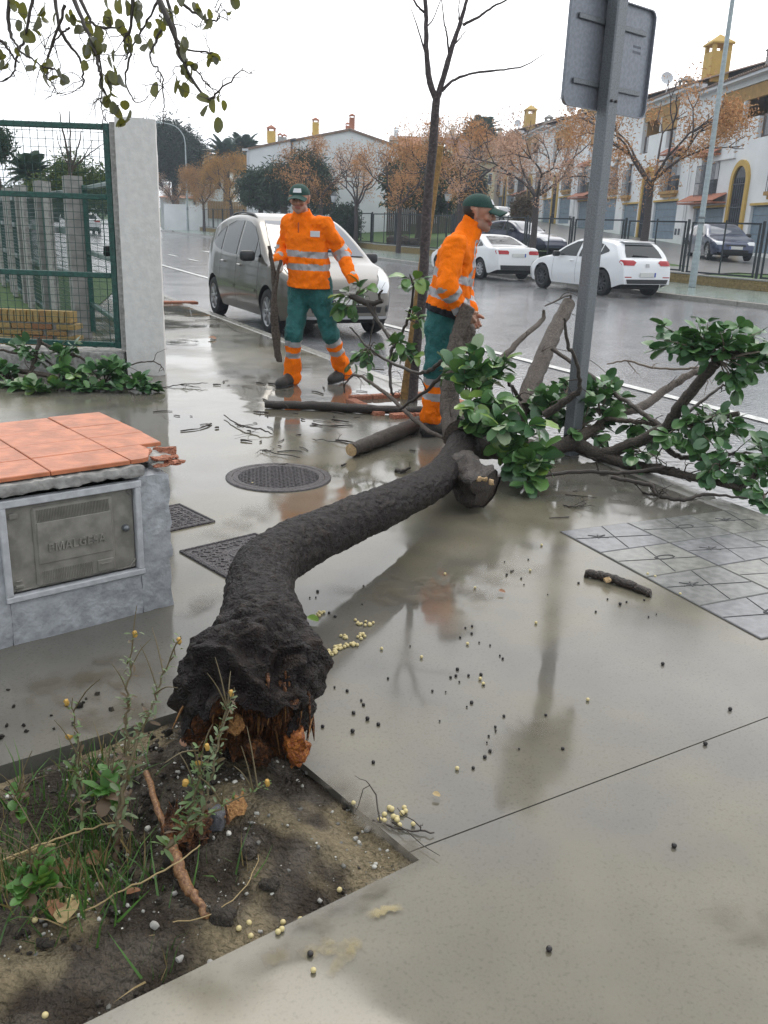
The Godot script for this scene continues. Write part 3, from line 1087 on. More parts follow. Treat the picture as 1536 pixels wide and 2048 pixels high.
func left_background() -> void:
	# yellow brick planter behind the gate, brick by brick
	var o := thing("brick_planter", "low yellow brick planter wall with a soldier course behind the green gate", "wall", Vector3(-3.45, 0, -9.62))
	var bm := []
	for c in [[0.38, 0.26, 0.09], [0.44, 0.31, 0.12], [0.34, 0.20, 0.075], [0.30, 0.14, 0.06]]:
		bm.append(mottled(lin(c[0] * 0.85, c[1] * 0.85, c[2] * 0.85), lin(c[0], c[1], c[2]), 4.0, 180 + bm.size(), 0.7, 0.4))
	var meshes := []
	for k in 3:
		var b := MB.new()
		rough_box(b, Vector3.ZERO, Vector3(0.058, 0.125, 0.22), Basis(), Vector3i(2, 2, 2), 0.005, 0.003, 20.0, k * 3.0)
		meshes.append(b.mesh())
	for k in 26:
		var i2 := put("brick", meshes[k % 3], bm[[0, 1, 1, 0, 2, 1, 0][k % 7]], o)
		i2.position = Vector3(-0.03 - k * 0.068, 0.385, 0.0)
		i2.rotation.x = -0.06
	for r in 5:
		for k in 9:
			var i2 := put("brick", meshes[(k + r) % 3], bm[(k * 3 + r * 2 + (k * r) % 2) % 4], o)
			i2.transform = Transform3D(Basis(Vector3(0, 0, 1), PI / 2).scaled(Vector3(1.72, 0.95, 1)), Vector3(-0.09 - k * 0.222 - 0.11 * (r % 2) + (0.04 if k == 0 else 0.0), 0.285 - r * 0.064, 0.01))
	var mb := MB.new()
	mb.box(Vector3(-1.0, 0.18, -0.01), Vector3(1.96, 0.36, 0.18), Basis())
	part("mortar", mb, M.old_concrete, o)
	# garden turf behind it
	mb = MB.new()
	mb.flat(PackedVector2Array([Vector2(-3.45, -9.7), Vector2(-12, -9.7), Vector2(-14, -30), Vector2(-6.5, -22), Vector2(-4.3, -12)]), 0.012)
	struct("garden_turf", mb, M.grass_ground)
	# receding line of precast posts with mesh panels
	var foot := [Vector3(-3.83, 0, -10.95), Vector3(-4.95, 0, -12.9), Vector3(-6.1, 0, -15.0), Vector3(-7.2, 0, -17.1), Vector3(-8.4, 0, -19.4), Vector3(-9.6, 0, -21.8), Vector3(-10.8, 0, -24.2)]
	var fence := thing("garden_fence", "receding garden fence of pale precast posts and dark green mesh panels", "fence")
	for k in foot.size():
		var p: Vector3 = foot[k]
		var e: Vector3 = (foot[mini(k + 1, foot.size() - 1)] - foot[maxi(k - 1, 0)]).normalized()
		var b := MB.new()
		rough_box(b, Vector3(0, 0.94, 0), Vector3(0.24, 1.88, 0.20), Basis(e, Vector3.UP, e.cross(Vector3.UP)), Vector3i(3, 14, 3), 0.012, 0.006, 8.0, k * 2.0)
		var pp := part("post", b, M.post_concrete, fence)
		pp.position = p
		if k + 1 < foot.size():
			frame_panel(fence, p + e * 0.2 - Vector3.UP * 0.0, foot[k + 1] - e * 0.2, 0.08, 1.72, [0.10, 0.72, 1.25, 1.69], 0.09, 0.06, 0.003)
			# narrow precast slats between the main posts
			for j in 1:
				var q := p.lerp(foot[k + 1], 0.5)
				b = MB.new()
				rough_box(b, Vector3(0, 0.93, 0), Vector3(0.42, 1.80, 0.06), Basis(e, Vector3.UP, e.cross(Vector3.UP)), Vector3i(3, 10, 2), 0.01, 0.005, 8.0, k + j * 4.0)
				part("precast_slat", b, M.old_concrete, fence).position = q + e.cross(Vector3.UP) * -0.12
	var near := thing("side_fence", "dark green mesh panel swung between the near precast post and the pillar", "fence")
	frame_panel(near, Vector3(-3.68, 0, -10.9), Vector3(-2.75, 0, -8.95), 0.08, 1.78, [0.42, 1.02, 1.74], 0.055, 0.075, 0.002)


const HD := Vector3(-0.07087, 0, -0.99749)    # along the terrace, away
const HN := Vector3(-0.99749, 0, 0.07087)     # out of its front

func hpos(s: float, y: float, z: float) -> Vector3:
	return Vector3(16.5, 0, -53.0) + HD * s + HN * z + Vector3.UP * y

func hb(b: MB, s0: float, s1: float, y0: float, y1: float, z0: float, z1: float, bev := 0.0) -> void:
	b.box(hpos((s0 + s1) / 2, (y0 + y1) / 2, (z0 + z1) / 2), Vector3(absf(s1 - s0), absf(y1 - y0), absf(z1 - z0)), Basis(HD, Vector3.UP, -HN), bev)

# wall of thickness z0..z1 with rectangular openings [m0, m1, y0, y1]
func wall_holes(b: MB, holes: Array, m0: float, m1: float, y0: float, y1: float, emit: Callable) -> void:
	var xs := [m0, m1]
	var ys := [y0, y1]
	for h in holes:
		for k in 2:
			if h[k] > m0 and h[k] < m1 and not xs.has(h[k]):
				xs.append(h[k])
			if h[k + 2] > y0 and h[k + 2] < y1 and not ys.has(h[k + 2]):
				ys.append(h[k + 2])
	xs.sort()
	ys.sort()
	for j in ys.size() - 1:
		var start := -1
		for k in xs.size():
			var solid := false
			if k < xs.size() - 1:
				var cx: float = (xs[k] + xs[k + 1]) / 2.0
				var cy: float = (ys[j] + ys[j + 1]) / 2.0
				solid = true
				for h in holes:
					if cx > h[0] and cx < h[1] and cy > h[2] and cy < h[3]:
						solid = false
			if solid and start < 0:
				start = k
			if not solid and start >= 0:
				emit.call(b, xs[start], xs[k], ys[j], ys[j + 1])
				start = -1

func house_materials() -> void:
	M.white_wall = mottled(lin(0.70, 0.72, 0.745), lin(0.80, 0.815, 0.83), 0.12, 301, 0.85, 0.0, true, 0.012)
	M.ochre = mottled(lin(0.36, 0.20, 0.06), lin(0.44, 0.26, 0.085), 0.3, 303, 0.8, 0.0, true, 0.02)
	M.ochre_yellow = mottled(lin(0.50, 0.31, 0.07), lin(0.56, 0.37, 0.10), 0.3, 305, 0.8, 0.0, true, 0.02)
	M.garage = mottled(lin(0.14, 0.20, 0.27), lin(0.18, 0.25, 0.32), 0.3, 307, 0.5, 0.0, true, 0.02)
	M.glass_dark = plain(lin(0.03, 0.035, 0.045), 0.12)
	M.shutter = plain(lin(0.10, 0.055, 0.04), 0.6)
	M.frame_white = plain(lin(0.6, 0.62, 0.65), 0.5)
	M.grille = plain(lin(0.05, 0.06, 0.08), 0.5)
	M.roof_tile = mottled(lin(0.17, 0.12, 0.095), lin(0.30, 0.21, 0.165), 0.5, 309, 0.85, 0.0, true, 0.04)
	M.roof_red = mottled(lin(0.38, 0.15, 0.09), lin(0.50, 0.24, 0.15), 0.5, 311, 0.8, 0.0, true, 0.04)
	M.awning = mottled(lin(0.36, 0.11, 0.06), lin(0.46, 0.17, 0.10), 0.8, 313, 0.7, 0.0, true, 0.04)
	M.beige_wall = plain(lin(0.58, 0.50, 0.42), 0.85)
	M.pink_wall = plain(lin(0.52, 0.32, 0.26), 0.85)
	M.cream_wall = plain(lin(0.62, 0.54, 0.36), 0.85)

func corrugated(b: MB, origin: Vector3, along: Vector3, up_slope: Vector3, L: float, W: float, step: float, amp: float) -> void:
	# roof surface of round tiles: waves run along `along`
	var n := int(L / step) * 4
	var nrm := along.cross(up_slope).normalized()
	if nrm.y < 0:
		nrm = -nrm
	var rows := []
	for r in 2:
		var row := PackedVector3Array()
		for k in n + 1:
			var t := float(k) / n * L
			row.append(origin + along * t + up_slope * (W * r) + nrm * (amp * absf(sin(PI * t / step))))
		rows.append(row)
	b.grid(rows, false, origin - nrm * 50.0)

func chimney(o: Node3D, at: Vector3, w: float, h: float, m: Material, bs := Basis(), cap: Material = null) -> void:
	var b := MB.new()
	b.box(at + Vector3.UP * h / 2, Vector3(w, h, w * 0.85), bs, 0.03)
	var c := part("chimney", b, m, o)
	b = MB.new()
	for sx in [-1, 1]:
		for sz in [-1, 1]:
			b.box(at + bs * Vector3(sx * w * 0.4, h + w * 0.16, sz * w * 0.34), Vector3(w * 0.16, w * 0.32, w * 0.16), bs)
	var t := at + Vector3.UP * (h + w * 0.32)
	b.box(t, Vector3(w * 1.16, w * 0.08, w), bs, 0.02)
	var tip := t + Vector3.UP * w * 0.42
	var cs := []
	for e in [[-1, -1], [1, -1], [1, 1], [-1, 1]]:
		cs.append(t + bs * Vector3(e[0] * w * 0.57, w * 0.04, e[1] * w * 0.49))
	for k in 4:
		b.tri(cs[k], cs[(k + 1) % 4], tip, (cs[k] + cs[(k + 1) % 4]) / 2.0 - t)
	part("cowl", b, m if cap == null else cap, c)

func make_houses() -> void:
	house_materials()
	var labels := ["white terraced house with balustrade panel and ochre arched door behind the blue car", "white terraced house with tall ochre chimney right of the sign post", "white terraced house mostly hidden behind the metal sign post", "white terraced house with ochre balconies just left of the sign post", "white terraced house with ochre panel and small chimney farther up the terrace", "stepped white end house at the far top of the terrace"]
	for k in 6:
		var s0: float = -12.3 + k * 12.1
		terrace_house(k, s0, s0 + 12.1, k % 2 == 0, labels[k])

func terrace_house(idx: int, s0: float, s1: float, mirrored: bool, label: String) -> void:
	var o := thing("terraced_house", label, "house", Vector3.ZERO, 0.0, "white terraced houses up the side street")
	var sm := (s0 + s1) / 2
	var y := 1.22 + 0.040 * sm
	var eav := 8.02 + 0.05 * (idx - 1)
	if idx == 5:
		eav = 8.4
	# m runs from the wide white pier (0) to the narrow one (12.1)
	var S := func(m: float) -> float: return s1 - m if mirrored else s0 + m
	var put_box := func(b: MB, m0: float, m1: float, y0: float, y1: float, z0: float, z1: float) -> void:
		hb(b, S.call(m0), S.call(m1), y0, y1, z0, z1)
	var holes := [[3.0, 9.0, y + 6.2, y + eav - 0.25], [3.0, 4.5, y + 5.2, y + 6.3], [7.6, 9.0, y + 5.2, y + 6.3],
		[1.5, 3.9, y + 2.75, y + 4.75], [9.9, 11.3, y + 2.75, y + 4.75], [1.3, 5.2, y, y + 2.15], [8.2, 11.3, y, y + 2.15], [5.9, 7.4, y, y + 3.5]]
	var b := MB.new()
	wall_holes(b, holes, 0.0, 12.1, y - 0.6, y + eav, func(bb, m0, m1, y0, y1): put_box.call(bb, m0, m1, y0, y1, -0.28, 0.0))
	# end walls and back so that the house is a closed body
	put_box.call(b, 0.0, 0.25, y - 0.6, y + eav, -9.0, -0.281)
	put_box.call(b, 11.85, 12.1, y - 0.6, y + eav, -9.0, -0.281)
	put_box.call(b, 0.0, 12.1, y - 0.6, y + eav, -9.25, -9.001)
	part("wall", b, M.white_wall, o)
	b = MB.new()
	put_box.call(b, 0.26, 11.84, y, y + eav - 0.3, -2.4, -2.2)
	part("inner_wall", b, M.ochre, o)
	# recessed ochre loggia
	b = MB.new()
	put_box.call(b, 3.0, 3.12, y + 6.2, y + eav - 0.26, -2.2, -0.29)
	put_box.call(b, 8.88, 9.0, y + 6.2, y + eav - 0.26, -2.2, -0.29)
	put_box.call(b, 3.0, 9.0, y + 6.05, y + 6.195, -2.2, -0.29)
	put_box.call(b, 3.1, 8.9, y + eav - 0.9, y + eav - 0.27, -0.25, -0.06)
	put_box.call(b, 3.01, 5.7, y + 6.3, y + eav - 0.95, -0.24, -0.05)
	part("loggia", b, M.ochre, o)
	b = MB.new()
	put_box.call(b, 5.7, 5.86, y + 6.28, y + eav - 0.9, -0.2, 0.02)
	part("loggia_post", b, M.white_wall, o)
	b = MB.new()
	put_box.call(b, 0.1, 0.22, y + 0.2, y + eav - 0.4, 0.0, 0.06)
	part("downpipe", b, M.white_wall, o)
	for e in [[3.05, 4.45], [7.65, 8.95]]:
		b = MB.new()
		put_box.call(b, e[0], e[1], y + 5.22, y + 6.28, -0.26, -0.2)
		var w := part("window", b, M.shutter, o)
		b = MB.new()
		put_box.call(b, e[0] + 0.25, e[1] - 0.25, y + 5.3, y + 6.2, -0.199, -0.18)
		part("pane", b, M.glass_dark, w)
	# middle floor windows with tiled hood, grille and rounded ochre base
	for e in [[1.5, 3.9], [9.9, 11.3]]:
		b = MB.new()
		put_box.call(b, e[0], e[1], y + 2.75, y + 4.75, -0.26, -0.2)
		var w := part("window", b, M.glass_dark, o)
		b = MB.new()
		put_box.call(b, e[0], e[0] + 0.08, y + 2.76, y + 4.74, -0.199, -0.1)
		put_box.call(b, e[1] - 0.08, e[1], y + 2.76, y + 4.74, -0.199, -0.1)
		put_box.call(b, e[0] + 0.4, e[1] - 0.5, y + 3.6, y + 4.6, -0.19, -0.17)
		part("frame", b, M.frame_white, w)
		b = MB.new()
		var n := int((e[1] - e[0]) / 0.16)
		for k in n + 1:
			var m: float = e[0] + (e[1] - e[0]) * k / n
			put_box.call(b, m - 0.012, m + 0.012, y + 2.7, y + 4.3, 0.22, 0.245)
		put_box.call(b, e[0], e[1], y + 4.28, y + 4.32, 0.215, 0.25)
		put_box.call(b, e[0], e[1], y + 3.4, y + 3.44, 0.215, 0.25)
		part("grille", b, M.grille, w)
		b = MB.new()
		put_box.call(b, e[0] - 0.1, e[1] + 0.1, y + 2.55, y + 2.72, 0.001, 0.28)
		put_box.call(b, e[0] + 0.1, e[1] - 0.1, y + 2.38, y + 2.549, 0.001, 0.2)
		part("sill", b, M.ochre, w)
		if e[0] < 3.0:
			b = MB.new()
			corrugated(b, hpos(minf(S.call(e[0] - 0.15), S.call(e[1] + 0.15)), y + 4.82, 0.5), HD, (-HN * 0.5 + Vector3.UP * 0.3).normalized(), e[1] - e[0] + 0.3, 0.58, 0.2, 0.05)
			put_box.call(b, e[0] - 0.15, e[1] + 0.15, y + 4.74, y + 4.81, 0.001, 0.5)
			part("hood", b, M.awning, w)
	# garage doors with ochre lintel
	for e in [[1.3, 5.2], [8.2, 11.3]]:
		b = MB.new()
		for k in 5:
			put_box.call(b, e[0] + 0.01, e[1] - 0.01, y + 0.02 + k * 0.42, y + 0.02 + k * 0.42 + 0.405, -0.2, -0.14)
		var gd := part("garage_door", b, M.garage, o)
		b = MB.new()
		put_box.call(b, e[0] - 0.1, e[1] + 0.1, y + 2.151, y + 2.26, 0.001, 0.05)
		part("lintel", b, M.ochre_yellow, gd)
	if idx % 2 == 0:
		b = MB.new()
		corrugated(b, hpos(minf(S.call(0.6), S.call(5.3)), y + 2.42, 0.8), HD, (-HN * 0.8 + Vector3.UP * 0.4).normalized(), 4.7, 0.88, 0.22, 0.06)
		put_box.call(b, 0.6, 5.3, y + 2.34, y + 2.41, 0.002, 0.78)
		part("tiled_awning", b, M.awning, o)
		b = MB.new()
		put_box.call(b, 3.0, 5.6, y + 4.55, y + 6.1, 0.001, 0.10)
		put_box.call(b, 2.9, 5.7, y + 4.45, y + 4.55, 0.001, 0.14)
		part("balcony_panel", b, M.white_wall, o)
		b = MB.new()
		for k in 7:
			put_box.call(b, 3.3 + k * 0.2, 3.4 + k * 0.2, y + 5.15, y + 5.95, 0.101, 0.16)
		part("balusters", b, M.frame_white, o)
	# arched entrance
	var arch := PackedVector2Array()
	var inner := PackedVector2Array()
	var r := 1.02
	var ri := 0.74
	for k in 13:
		var a := PI * k / 12.0
		arch.append(Vector2(r * cos(a), 3.3 + r * sin(a)))
		inner.append(Vector2(ri * cos(a), 3.3 + ri * sin(a)))
	var ring := PackedVector2Array([Vector2(r, 0)])
	ring.append_array(arch)
	ring.append(Vector2(-r, 0))
	ring.append(Vector2(-ri, 0))
	for k in 13:
		ring.append(inner[12 - k])
	ring.append(Vector2(ri, 0))
	var xf := Transform3D(Basis(-HD, Vector3.UP, HN), hpos(S.call(6.65), y, 0.0))
	b = MB.new()
	b.prism(ring, xf, 0.002, 0.12)
	var ar := part("arch_surround", b, M.ochre_yellow, o)
	var door := PackedVector2Array([Vector2(ri, 0)])
	door.append_array(inner)
	door.append(Vector2(-ri, 0))
	b = MB.new()
	b.prism(door, xf, -0.2, 0.03)
	part("door", b, M.glass_dark, ar)
	b = MB.new()
	for k in 6:
		b.box(xf * Vector3(-0.6 + k * 0.24, 1.8, 0.05), Vector3(0.03, 3.4, 0.03), Basis(HD, Vector3.UP, -HN))
	for yy in [0.9, 2.1, 3.2]:
		b.box(xf * Vector3(0, yy, 0.052), Vector3(1.46, 0.05, 0.03), Basis(HD, Vector3.UP, -HN))
	part("door_grille", b, M.grille, ar)
	# vents in the pier
	b = MB.new()
	for m in [0.35, 0.85]:
		put_box.call(b, m, m + 0.28, y + 0.25, y + 0.6, 0.001, 0.03)
	part("vent", b, M.grille, o)
	# eaves and roof
	b = MB.new()
	put_box.call(b, -0.001, 12.1, y + eav, y + eav + 0.14, -0.3, 0.42)
	part("eaves", b, M.frame_white, o)
	b = MB.new()
	corrugated(b, hpos(s0, y + eav + 0.16, 0.52), HD, (-HN * 4.9 + Vector3.UP * 1.5).normalized(), 12.1, 5.2, 0.24, 0.07)
	var rp := hpos(s0, y + eav + 0.16, 0.52) + (-HN * 4.9 + Vector3.UP * 1.5).normalized() * 5.2
	corrugated(b, rp, HD, (-HN * 4.9 - Vector3.UP * 1.5).normalized(), 12.1, 5.2, 0.24, 0.07)
	put_box.call(b, 0.0, 12.1, y + eav + 0.141, y + eav + 0.2, -0.2, 0.5)
	part("roof", b, M.roof_tile, o)
	var bs := Basis(HD, Vector3.UP, -HN)
	if mirrored:
		chimney(o, hpos(S.call(4.5), y + eav + 0.5, -1.8), 0.8, 0.9, M.old_concrete, bs)
	else:
		chimney(o, hpos(S.call(0.9), y + eav + 0.3, -1.0), 1.25, 1.55, M.ochre_yellow, bs)
		chimney(o, hpos(S.call(8.3), y + eav + 0.6, -2.2), 0.8, 0.7, M.old_concrete, bs)
		b = MB.new()
		b.lathe(PackedVector2Array([Vector2(0.0, 0.0), Vector2(0.22, 0.03), Vector2(0.40, 0.12)]), 18, Transform3D(Basis(Vector3.RIGHT, Vector3(0, 0.3, 0.95).normalized(), Vector3(0, -0.95, 0.3).normalized()), hpos(S.call(10.0), y + eav + 1.9, -1.5)))
		b.box(hpos(S.call(10.0), y + eav + 1.2, -1.6), Vector3(0.06, 1.4, 0.06), bs)
		part("satellite_dish", b, M.frame_white, o)
	# aerial
	b = MB.new()
	b.box(hpos(S.call(6.0), y + eav + 2.2, -2.4), Vector3(0.035, 2.6, 0.035), bs)
	for k in 4:
		b.box(hpos(S.call(6.0), y + eav + 3.2 + k * 0.08, -2.4), Vector3(0.7 - k * 0.12, 0.025, 0.025), bs)
	part("aerial", b, M.grille, o)

func gable_building(called: String, label: String, prof: PackedVector2Array, z: float, depth: float, wallm: Material, roofm: Material, roof_pts: Array, grp := "") -> Node3D:
	# front wall outline in x, y at distance z; the body runs back from it
	var o := thing(called, label, "house", Vector3.ZERO, 0.0, grp)
	var b := MB.new()
	b.prism(prof, Transform3D(Basis(), Vector3(0, 0, z)), -depth, 0.0)
	part("wall", b, wallm, o)
	b = MB.new()
	for k in roof_pts.size() - 1:
		var p: Vector2 = roof_pts[k]
		var q: Vector2 = roof_pts[k + 1]
		var d := (q - p).normalized()
		b.prism(PackedVector2Array([p + Vector2(-d.y, d.x) * 0.02, q + Vector2(-d.y, d.x) * 0.02, q + Vector2(-d.y, d.x) * 0.16, p + Vector2(-d.y, d.x) * 0.16]), Transform3D(Basis(), Vector3(0, 0, z)), -depth - 0.2, 0.12)
	part("roof", b, roofm, o)
	return o

func win(o: Node3D, cx: float, cy: float, z: float, w: float, h: float) -> void:
	var b := MB.new()
	b.box(Vector3(cx, cy, z + 0.03), Vector3(w, h, 0.06), Basis())
	var f := part("window", b, M.frame_white, o)
	b = MB.new()
	b.box(Vector3(cx, cy, z + 0.065), Vector3(w * 0.82, h * 0.84, 0.012), Basis())
	part("pane", b, M.glass_dark, f)

func make_far_buildings() -> void:
	# large blank gable facing the road
	var z := -62.0
	var pr := PackedVector2Array([Vector2(-7.07, -0.5), Vector2(0.90, -0.5), Vector2(0.70, 6.50), Vector2(-3.19, 7.60), Vector2(-7.07, 6.78)])
	var o := gable_building("gable_house", "large blank white gable wall with a low pitched roof facing the road", pr, z, 9.0, M.white_wall, M.roof_tile, [Vector2(0.9, 6.44), Vector2(-3.19, 7.60), Vector2(-7.15, 6.76)])
	chimney(o, Vector3(-3.10, 7.55, z - 0.6), 0.36, 0.75, M.red_clay)
	chimney(o, Vector3(-3.45, 7.45, z - 2.0), 0.3, 0.5, M.red_clay)
	chimney(o, Vector3(-5.55, 7.15, z - 1.2), 0.42, 0.85, M.ochre_yellow, Basis(), M.red_clay)
	var b := MB.new()
	b.box(Vector3(-7.0, 6.3, z + 0.1), Vector3(0.12, 0.9, 0.12), Basis())
	b.box(Vector3(-6.9, 6.75, z + 0.14), Vector3(0.35, 0.12, 0.16), Basis())
	part("gutter", b, M.grille, o)
	z = -63.5
	pr = PackedVector2Array([Vector2(-10.15, -0.8), Vector2(-7.0, -0.8), Vector2(-7.0, 7.02), Vector2(-10.2, 6.28)])
	o = gable_building("low_gable_house", "lower white house wall with a corner gutter beside the large gable", pr, z, 9.0, M.white_wall, M.roof_tile, [Vector2(-6.9, 7.04), Vector2(-10.35, 6.26)])
	for e in [[-8.75, 0.55], [-8.15, 0.32], [-7.85, 0.3]]:
		chimney(o, Vector3(e[0], 6.75, z - 1.5), e[1], e[1] * 1.4, M.ochre_yellow if e[1] > 0.5 else M.old_concrete, Basis(), M.red_clay)
	b = MB.new()
	b.box(Vector3(-10.16, 3.0, z + 0.08), Vector3(0.10, 6.0, 0.10), Basis())
	b.box(Vector3(-10.3, 6.15, z + 0.1), Vector3(0.4, 0.14, 0.2), Basis())
	part("downpipe", b, M.frame_white, o)
	# small gable behind, right
	z = -72.0
	var p0 := Vector3(0.364, 6.921, -72)
	var p1 := Vector3(1.708, 7.66, -72)
	var p2 := Vector3(2.684, 7.288, -72)
	pr = PackedVector2Array([Vector2(p0.x, 0.5), Vector2(p2.x + 0.6, 0.5), Vector2(p2.x + 0.6, p2.y - 0.25), Vector2(p1.x, p1.y), Vector2(p0.x, p0.y)])
	o = gable_building("small_gable_house", "small white gabled house tucked behind the blank gable", pr, z, 8.0, M.white_wall, M.roof_red, [Vector2(p2.x + 0.7, p2.y - 0.28), Vector2(p1.x, p1.y), Vector2(p0.x - 0.1, p0.y - 0.04)])
	win(o, p1.x + 1.2, p1.y - 2.4, z, 0.9, 0.8)
	# long grey roofs on the hill
	far_block("hill_house", "distant white house with long grey roof above the small gable", Vector3(-0.715, 9.812, -105), Vector3(4.806, 10.009, -105), Vector3(-0.753, 10.791, -105).y, Vector3(-0.399, 11.676, -105).y, M.white_wall, 7)
	far_block("pink_house", "distant beige and pink house with grey roof behind the palm tree", Vector3(5.994, 3.858, -112), Vector3(12.78, 4.105, -112), Vector3(5.525, 11.914, -112).y, Vector3(6.655, 12.828, -112).y, M.beige_wall, 8)
	b = MB.new()
	var a := Vector3(5.588, 8.869, -111)
	var c := Vector3(8.311, 8.966, -111)
	b.box(Vector3((a.x + c.x) / 2, a.y - 1.0, -111.2), Vector3(c.x - a.x, 8.0, 1.2), Basis())
	part("pink_bay", b, M.pink_wall, get_node("pink_house"))
	# red tiled roof slope between the gables
	o = thing("red_roof_house", "low house with a faded red tiled roof between the white gables", "house")
	b = MB.new()
	p0 = Vector3(0.014, 8.109, -85)
	p1 = Vector3(2.092, 8.183, -85)
	corrugated(b, p0, Vector3.RIGHT, Vector3(0, 0.5, -0.8).normalized(), p1.x - p0.x, 2.6, 0.25, 0.06)
	part("roof", b, M.roof_red, o)
	b = MB.new()
	b.box(Vector3((p0.x + p1.x) / 2, p0.y - 2.1, p0.z - 1.8), Vector3(p1.x - p0.x - 0.2, 4.0, 3.0), Basis())
	part("wall", b, M.white_wall, o)
	# cream house with arches right of the young tree
	far_block("cream_house", "cream coloured house with arched windows behind the bare orange trees", Vector3(4.838, 3.184, -92), Vector3(9.67, 3.359, -92), Vector3(5.15, 7.978, -92).y, Vector3(5.367, 8.442, -92).y, M.cream_wall, 5)
	# left: orange roofed houses and low white buildings
	far_block("orange_roof_house", "house with bright orange tiled roof beyond the pine tree", Vector3(-21.694, 2.615, -100), Vector3(-18.426, 2.734, -100), Vector3(-21.138, 6.795, -100).y, Vector3(-19.776, 7.642, -100).y, M.white_wall, 2, M.roof_red)
	o = thing("orange_gable", "small orange tiled gable roof peeping over the trees", "house")
	p0 = Vector3(-25.481, 8.346, -120)
	p1 = Vector3(-23.743, 8.408, -120)
	p2 = Vector3(-24.604, 9.868, -120)
	b = MB.new()
	b.prism(PackedVector2Array([Vector2(p0.x, p0.y - 4.0), Vector2(p1.x, p0.y - 4.0), Vector2(p1.x, p1.y - 0.3), Vector2(p2.x, p2.y), Vector2(p0.x, p0.y - 0.3)]), Transform3D(Basis(), Vector3(0, 0, -120)), -6.0, 0.0)
	part("wall", b, M.beige_wall, o)
	b = MB.new()
	for e in [[p0, p2], [p2, p1]]:
		var u: Vector3 = e[0]
		var v: Vector3 = e[1]
		var dd := Vector2(v.x - u.x, v.y - u.y).normalized()
		var nn := Vector2(-dd.y, dd.x)
		b.prism(PackedVector2Array([Vector2(u.x, u.y), Vector2(v.x, v.y), Vector2(v.x, v.y) + nn * 0.3, Vector2(u.x, u.y) + nn * 0.3]), Transform3D(Basis(), Vector3(0, 0, -120)), -6.2, 0.5)
	part("roof", b, M.roof_red, o)
	far_block("white_villa", "low white villa behind the bare trees at the far left of the road", Vector3(-24.553, 0.943, -96), Vector3(-21.923, 1.039, -96), Vector3(-24.02, 3.681, -96).y, Vector3(-23.745, 4.034, -96).y, M.white_wall, 2, M.roof_red)
	far_block("white_pitched_house", "white house front with a grey pitched roof seen through bare branches", Vector3(-24.223, 1.51, -102), Vector3(-19.484, 1.683, -102), Vector3(-23.23, 6.126, -102).y, Vector3(-22.003, 6.785, -102).y, M.white_wall, 3)
	o = thing("garden_wall", "long white garden wall with brown timber screen under the trees", "wall")
	b = MB.new()
	p0 = Vector3(-21.13, 0.666, -84)
	p1 = Vector3(-13.578, 0.942, -84)
	b.box(Vector3((p0.x + p1.x) / 2, p0.y + 0.9, -84.0), Vector3(p1.x - p0.x, 2.6, 0.3), Basis())
	part("wall", b, M.white_wall, o)
	p0 = Vector3(-17.077, 1.942, -83.7)
	p1 = Vector3(-13.516, 2.072, -83.7)
	for k in 24:
		b = MB.new()
		var w := (p1.x - p0.x) / 24.0
		b.box(Vector3(p0.x + w * (k + 0.5), p0.y + 0.55, -83.6), Vector3(w - 0.02, 1.5, 0.05), Basis())
		part("board", b, M.stake, o)

func far_block(called: String, label: String, a: Vector3, c: Vector3, y_eave: float, y_ridge: float, wm: Material, nwin: int, rm: Material = null) -> void:
	var o := thing(called, label, "house")
	var b := MB.new()
	var y0 := minf(a.y, c.y) - 3.0
	var cx := (a.x + c.x) / 2
	var w := absf(c.x - a.x)
	b.box(Vector3(cx, (y0 + y_eave) / 2, a.z - 4.0), Vector3(w, y_eave - y0, 8.0), Basis())
	part("wall", b, wm, o)
	b = MB.new()
	var rise_ := y_ridge - y_eave
	b.prism(PackedVector2Array([Vector2(-0.5, 0), Vector2(8.5, 0), Vector2(4.0, rise_)]), Transform3D(Basis(Vector3(0, 0, -1), Vector3.UP, Vector3.RIGHT), Vector3(cx, y_eave + 0.01, a.z)), -w / 2 - 0.3, w / 2 + 0.3)
	part("roof", b, M.roof_tile if rm == null else rm, o)
	for k in nwin:
		win(o, a.x + w * (k + 0.5) / nwin, y_eave - 1.5 - 0.0, a.z, w / nwin * 0.4, 1.1)
		win(o, a.x + w * (k + 0.5) / nwin, y_eave - 4.6, a.z, w / nwin * 0.4, 1.3)
	for k in 2:
		chimney(o, Vector3(a.x + w * (0.08 + 0.84 * k), y_eave + rise_ * 0.4, a.z - 2.5), 0.5, 1.0, wm)


func clump_mesh(seed_: int, leaves: int, size: float, slim: float) -> ArrayMesh:
	var r := RandomNumberGenerator.new()
	r.seed = seed_
	var b := MB.new()
	for k in leaves:
		var p := Vector3(r.randfn(0, 0.42), r.randfn(0, 0.36), r.randfn(0, 0.42))
		var d := Vector3(r.randfn(0, 1), r.randfn(-0.2, 0.7), r.randfn(0, 1)).normalized()
		var s := d.cross(Vector3(r.randfn(0, 1), r.randfn(0, 1), r.randfn(0, 1))).normalized() * slim * size
		var q := p + d * size
		var m := (p + q) / 2 + d.cross(s).normalized() * size * 0.12
		b.tri(p, m + s, q)
		b.tri(p, q, m - s)
	return b.mesh()

func foliage_mat(a: Color) -> StandardMaterial3D:
	var m := plain(a, 0.55)
	m.vertex_color_use_as_albedo = true
	m.cull_mode = BaseMaterial3D.CULL_DISABLED
	m.backlight_enabled = true
	m.backlight = Color(0.3, 0.35, 0.15)
	return m

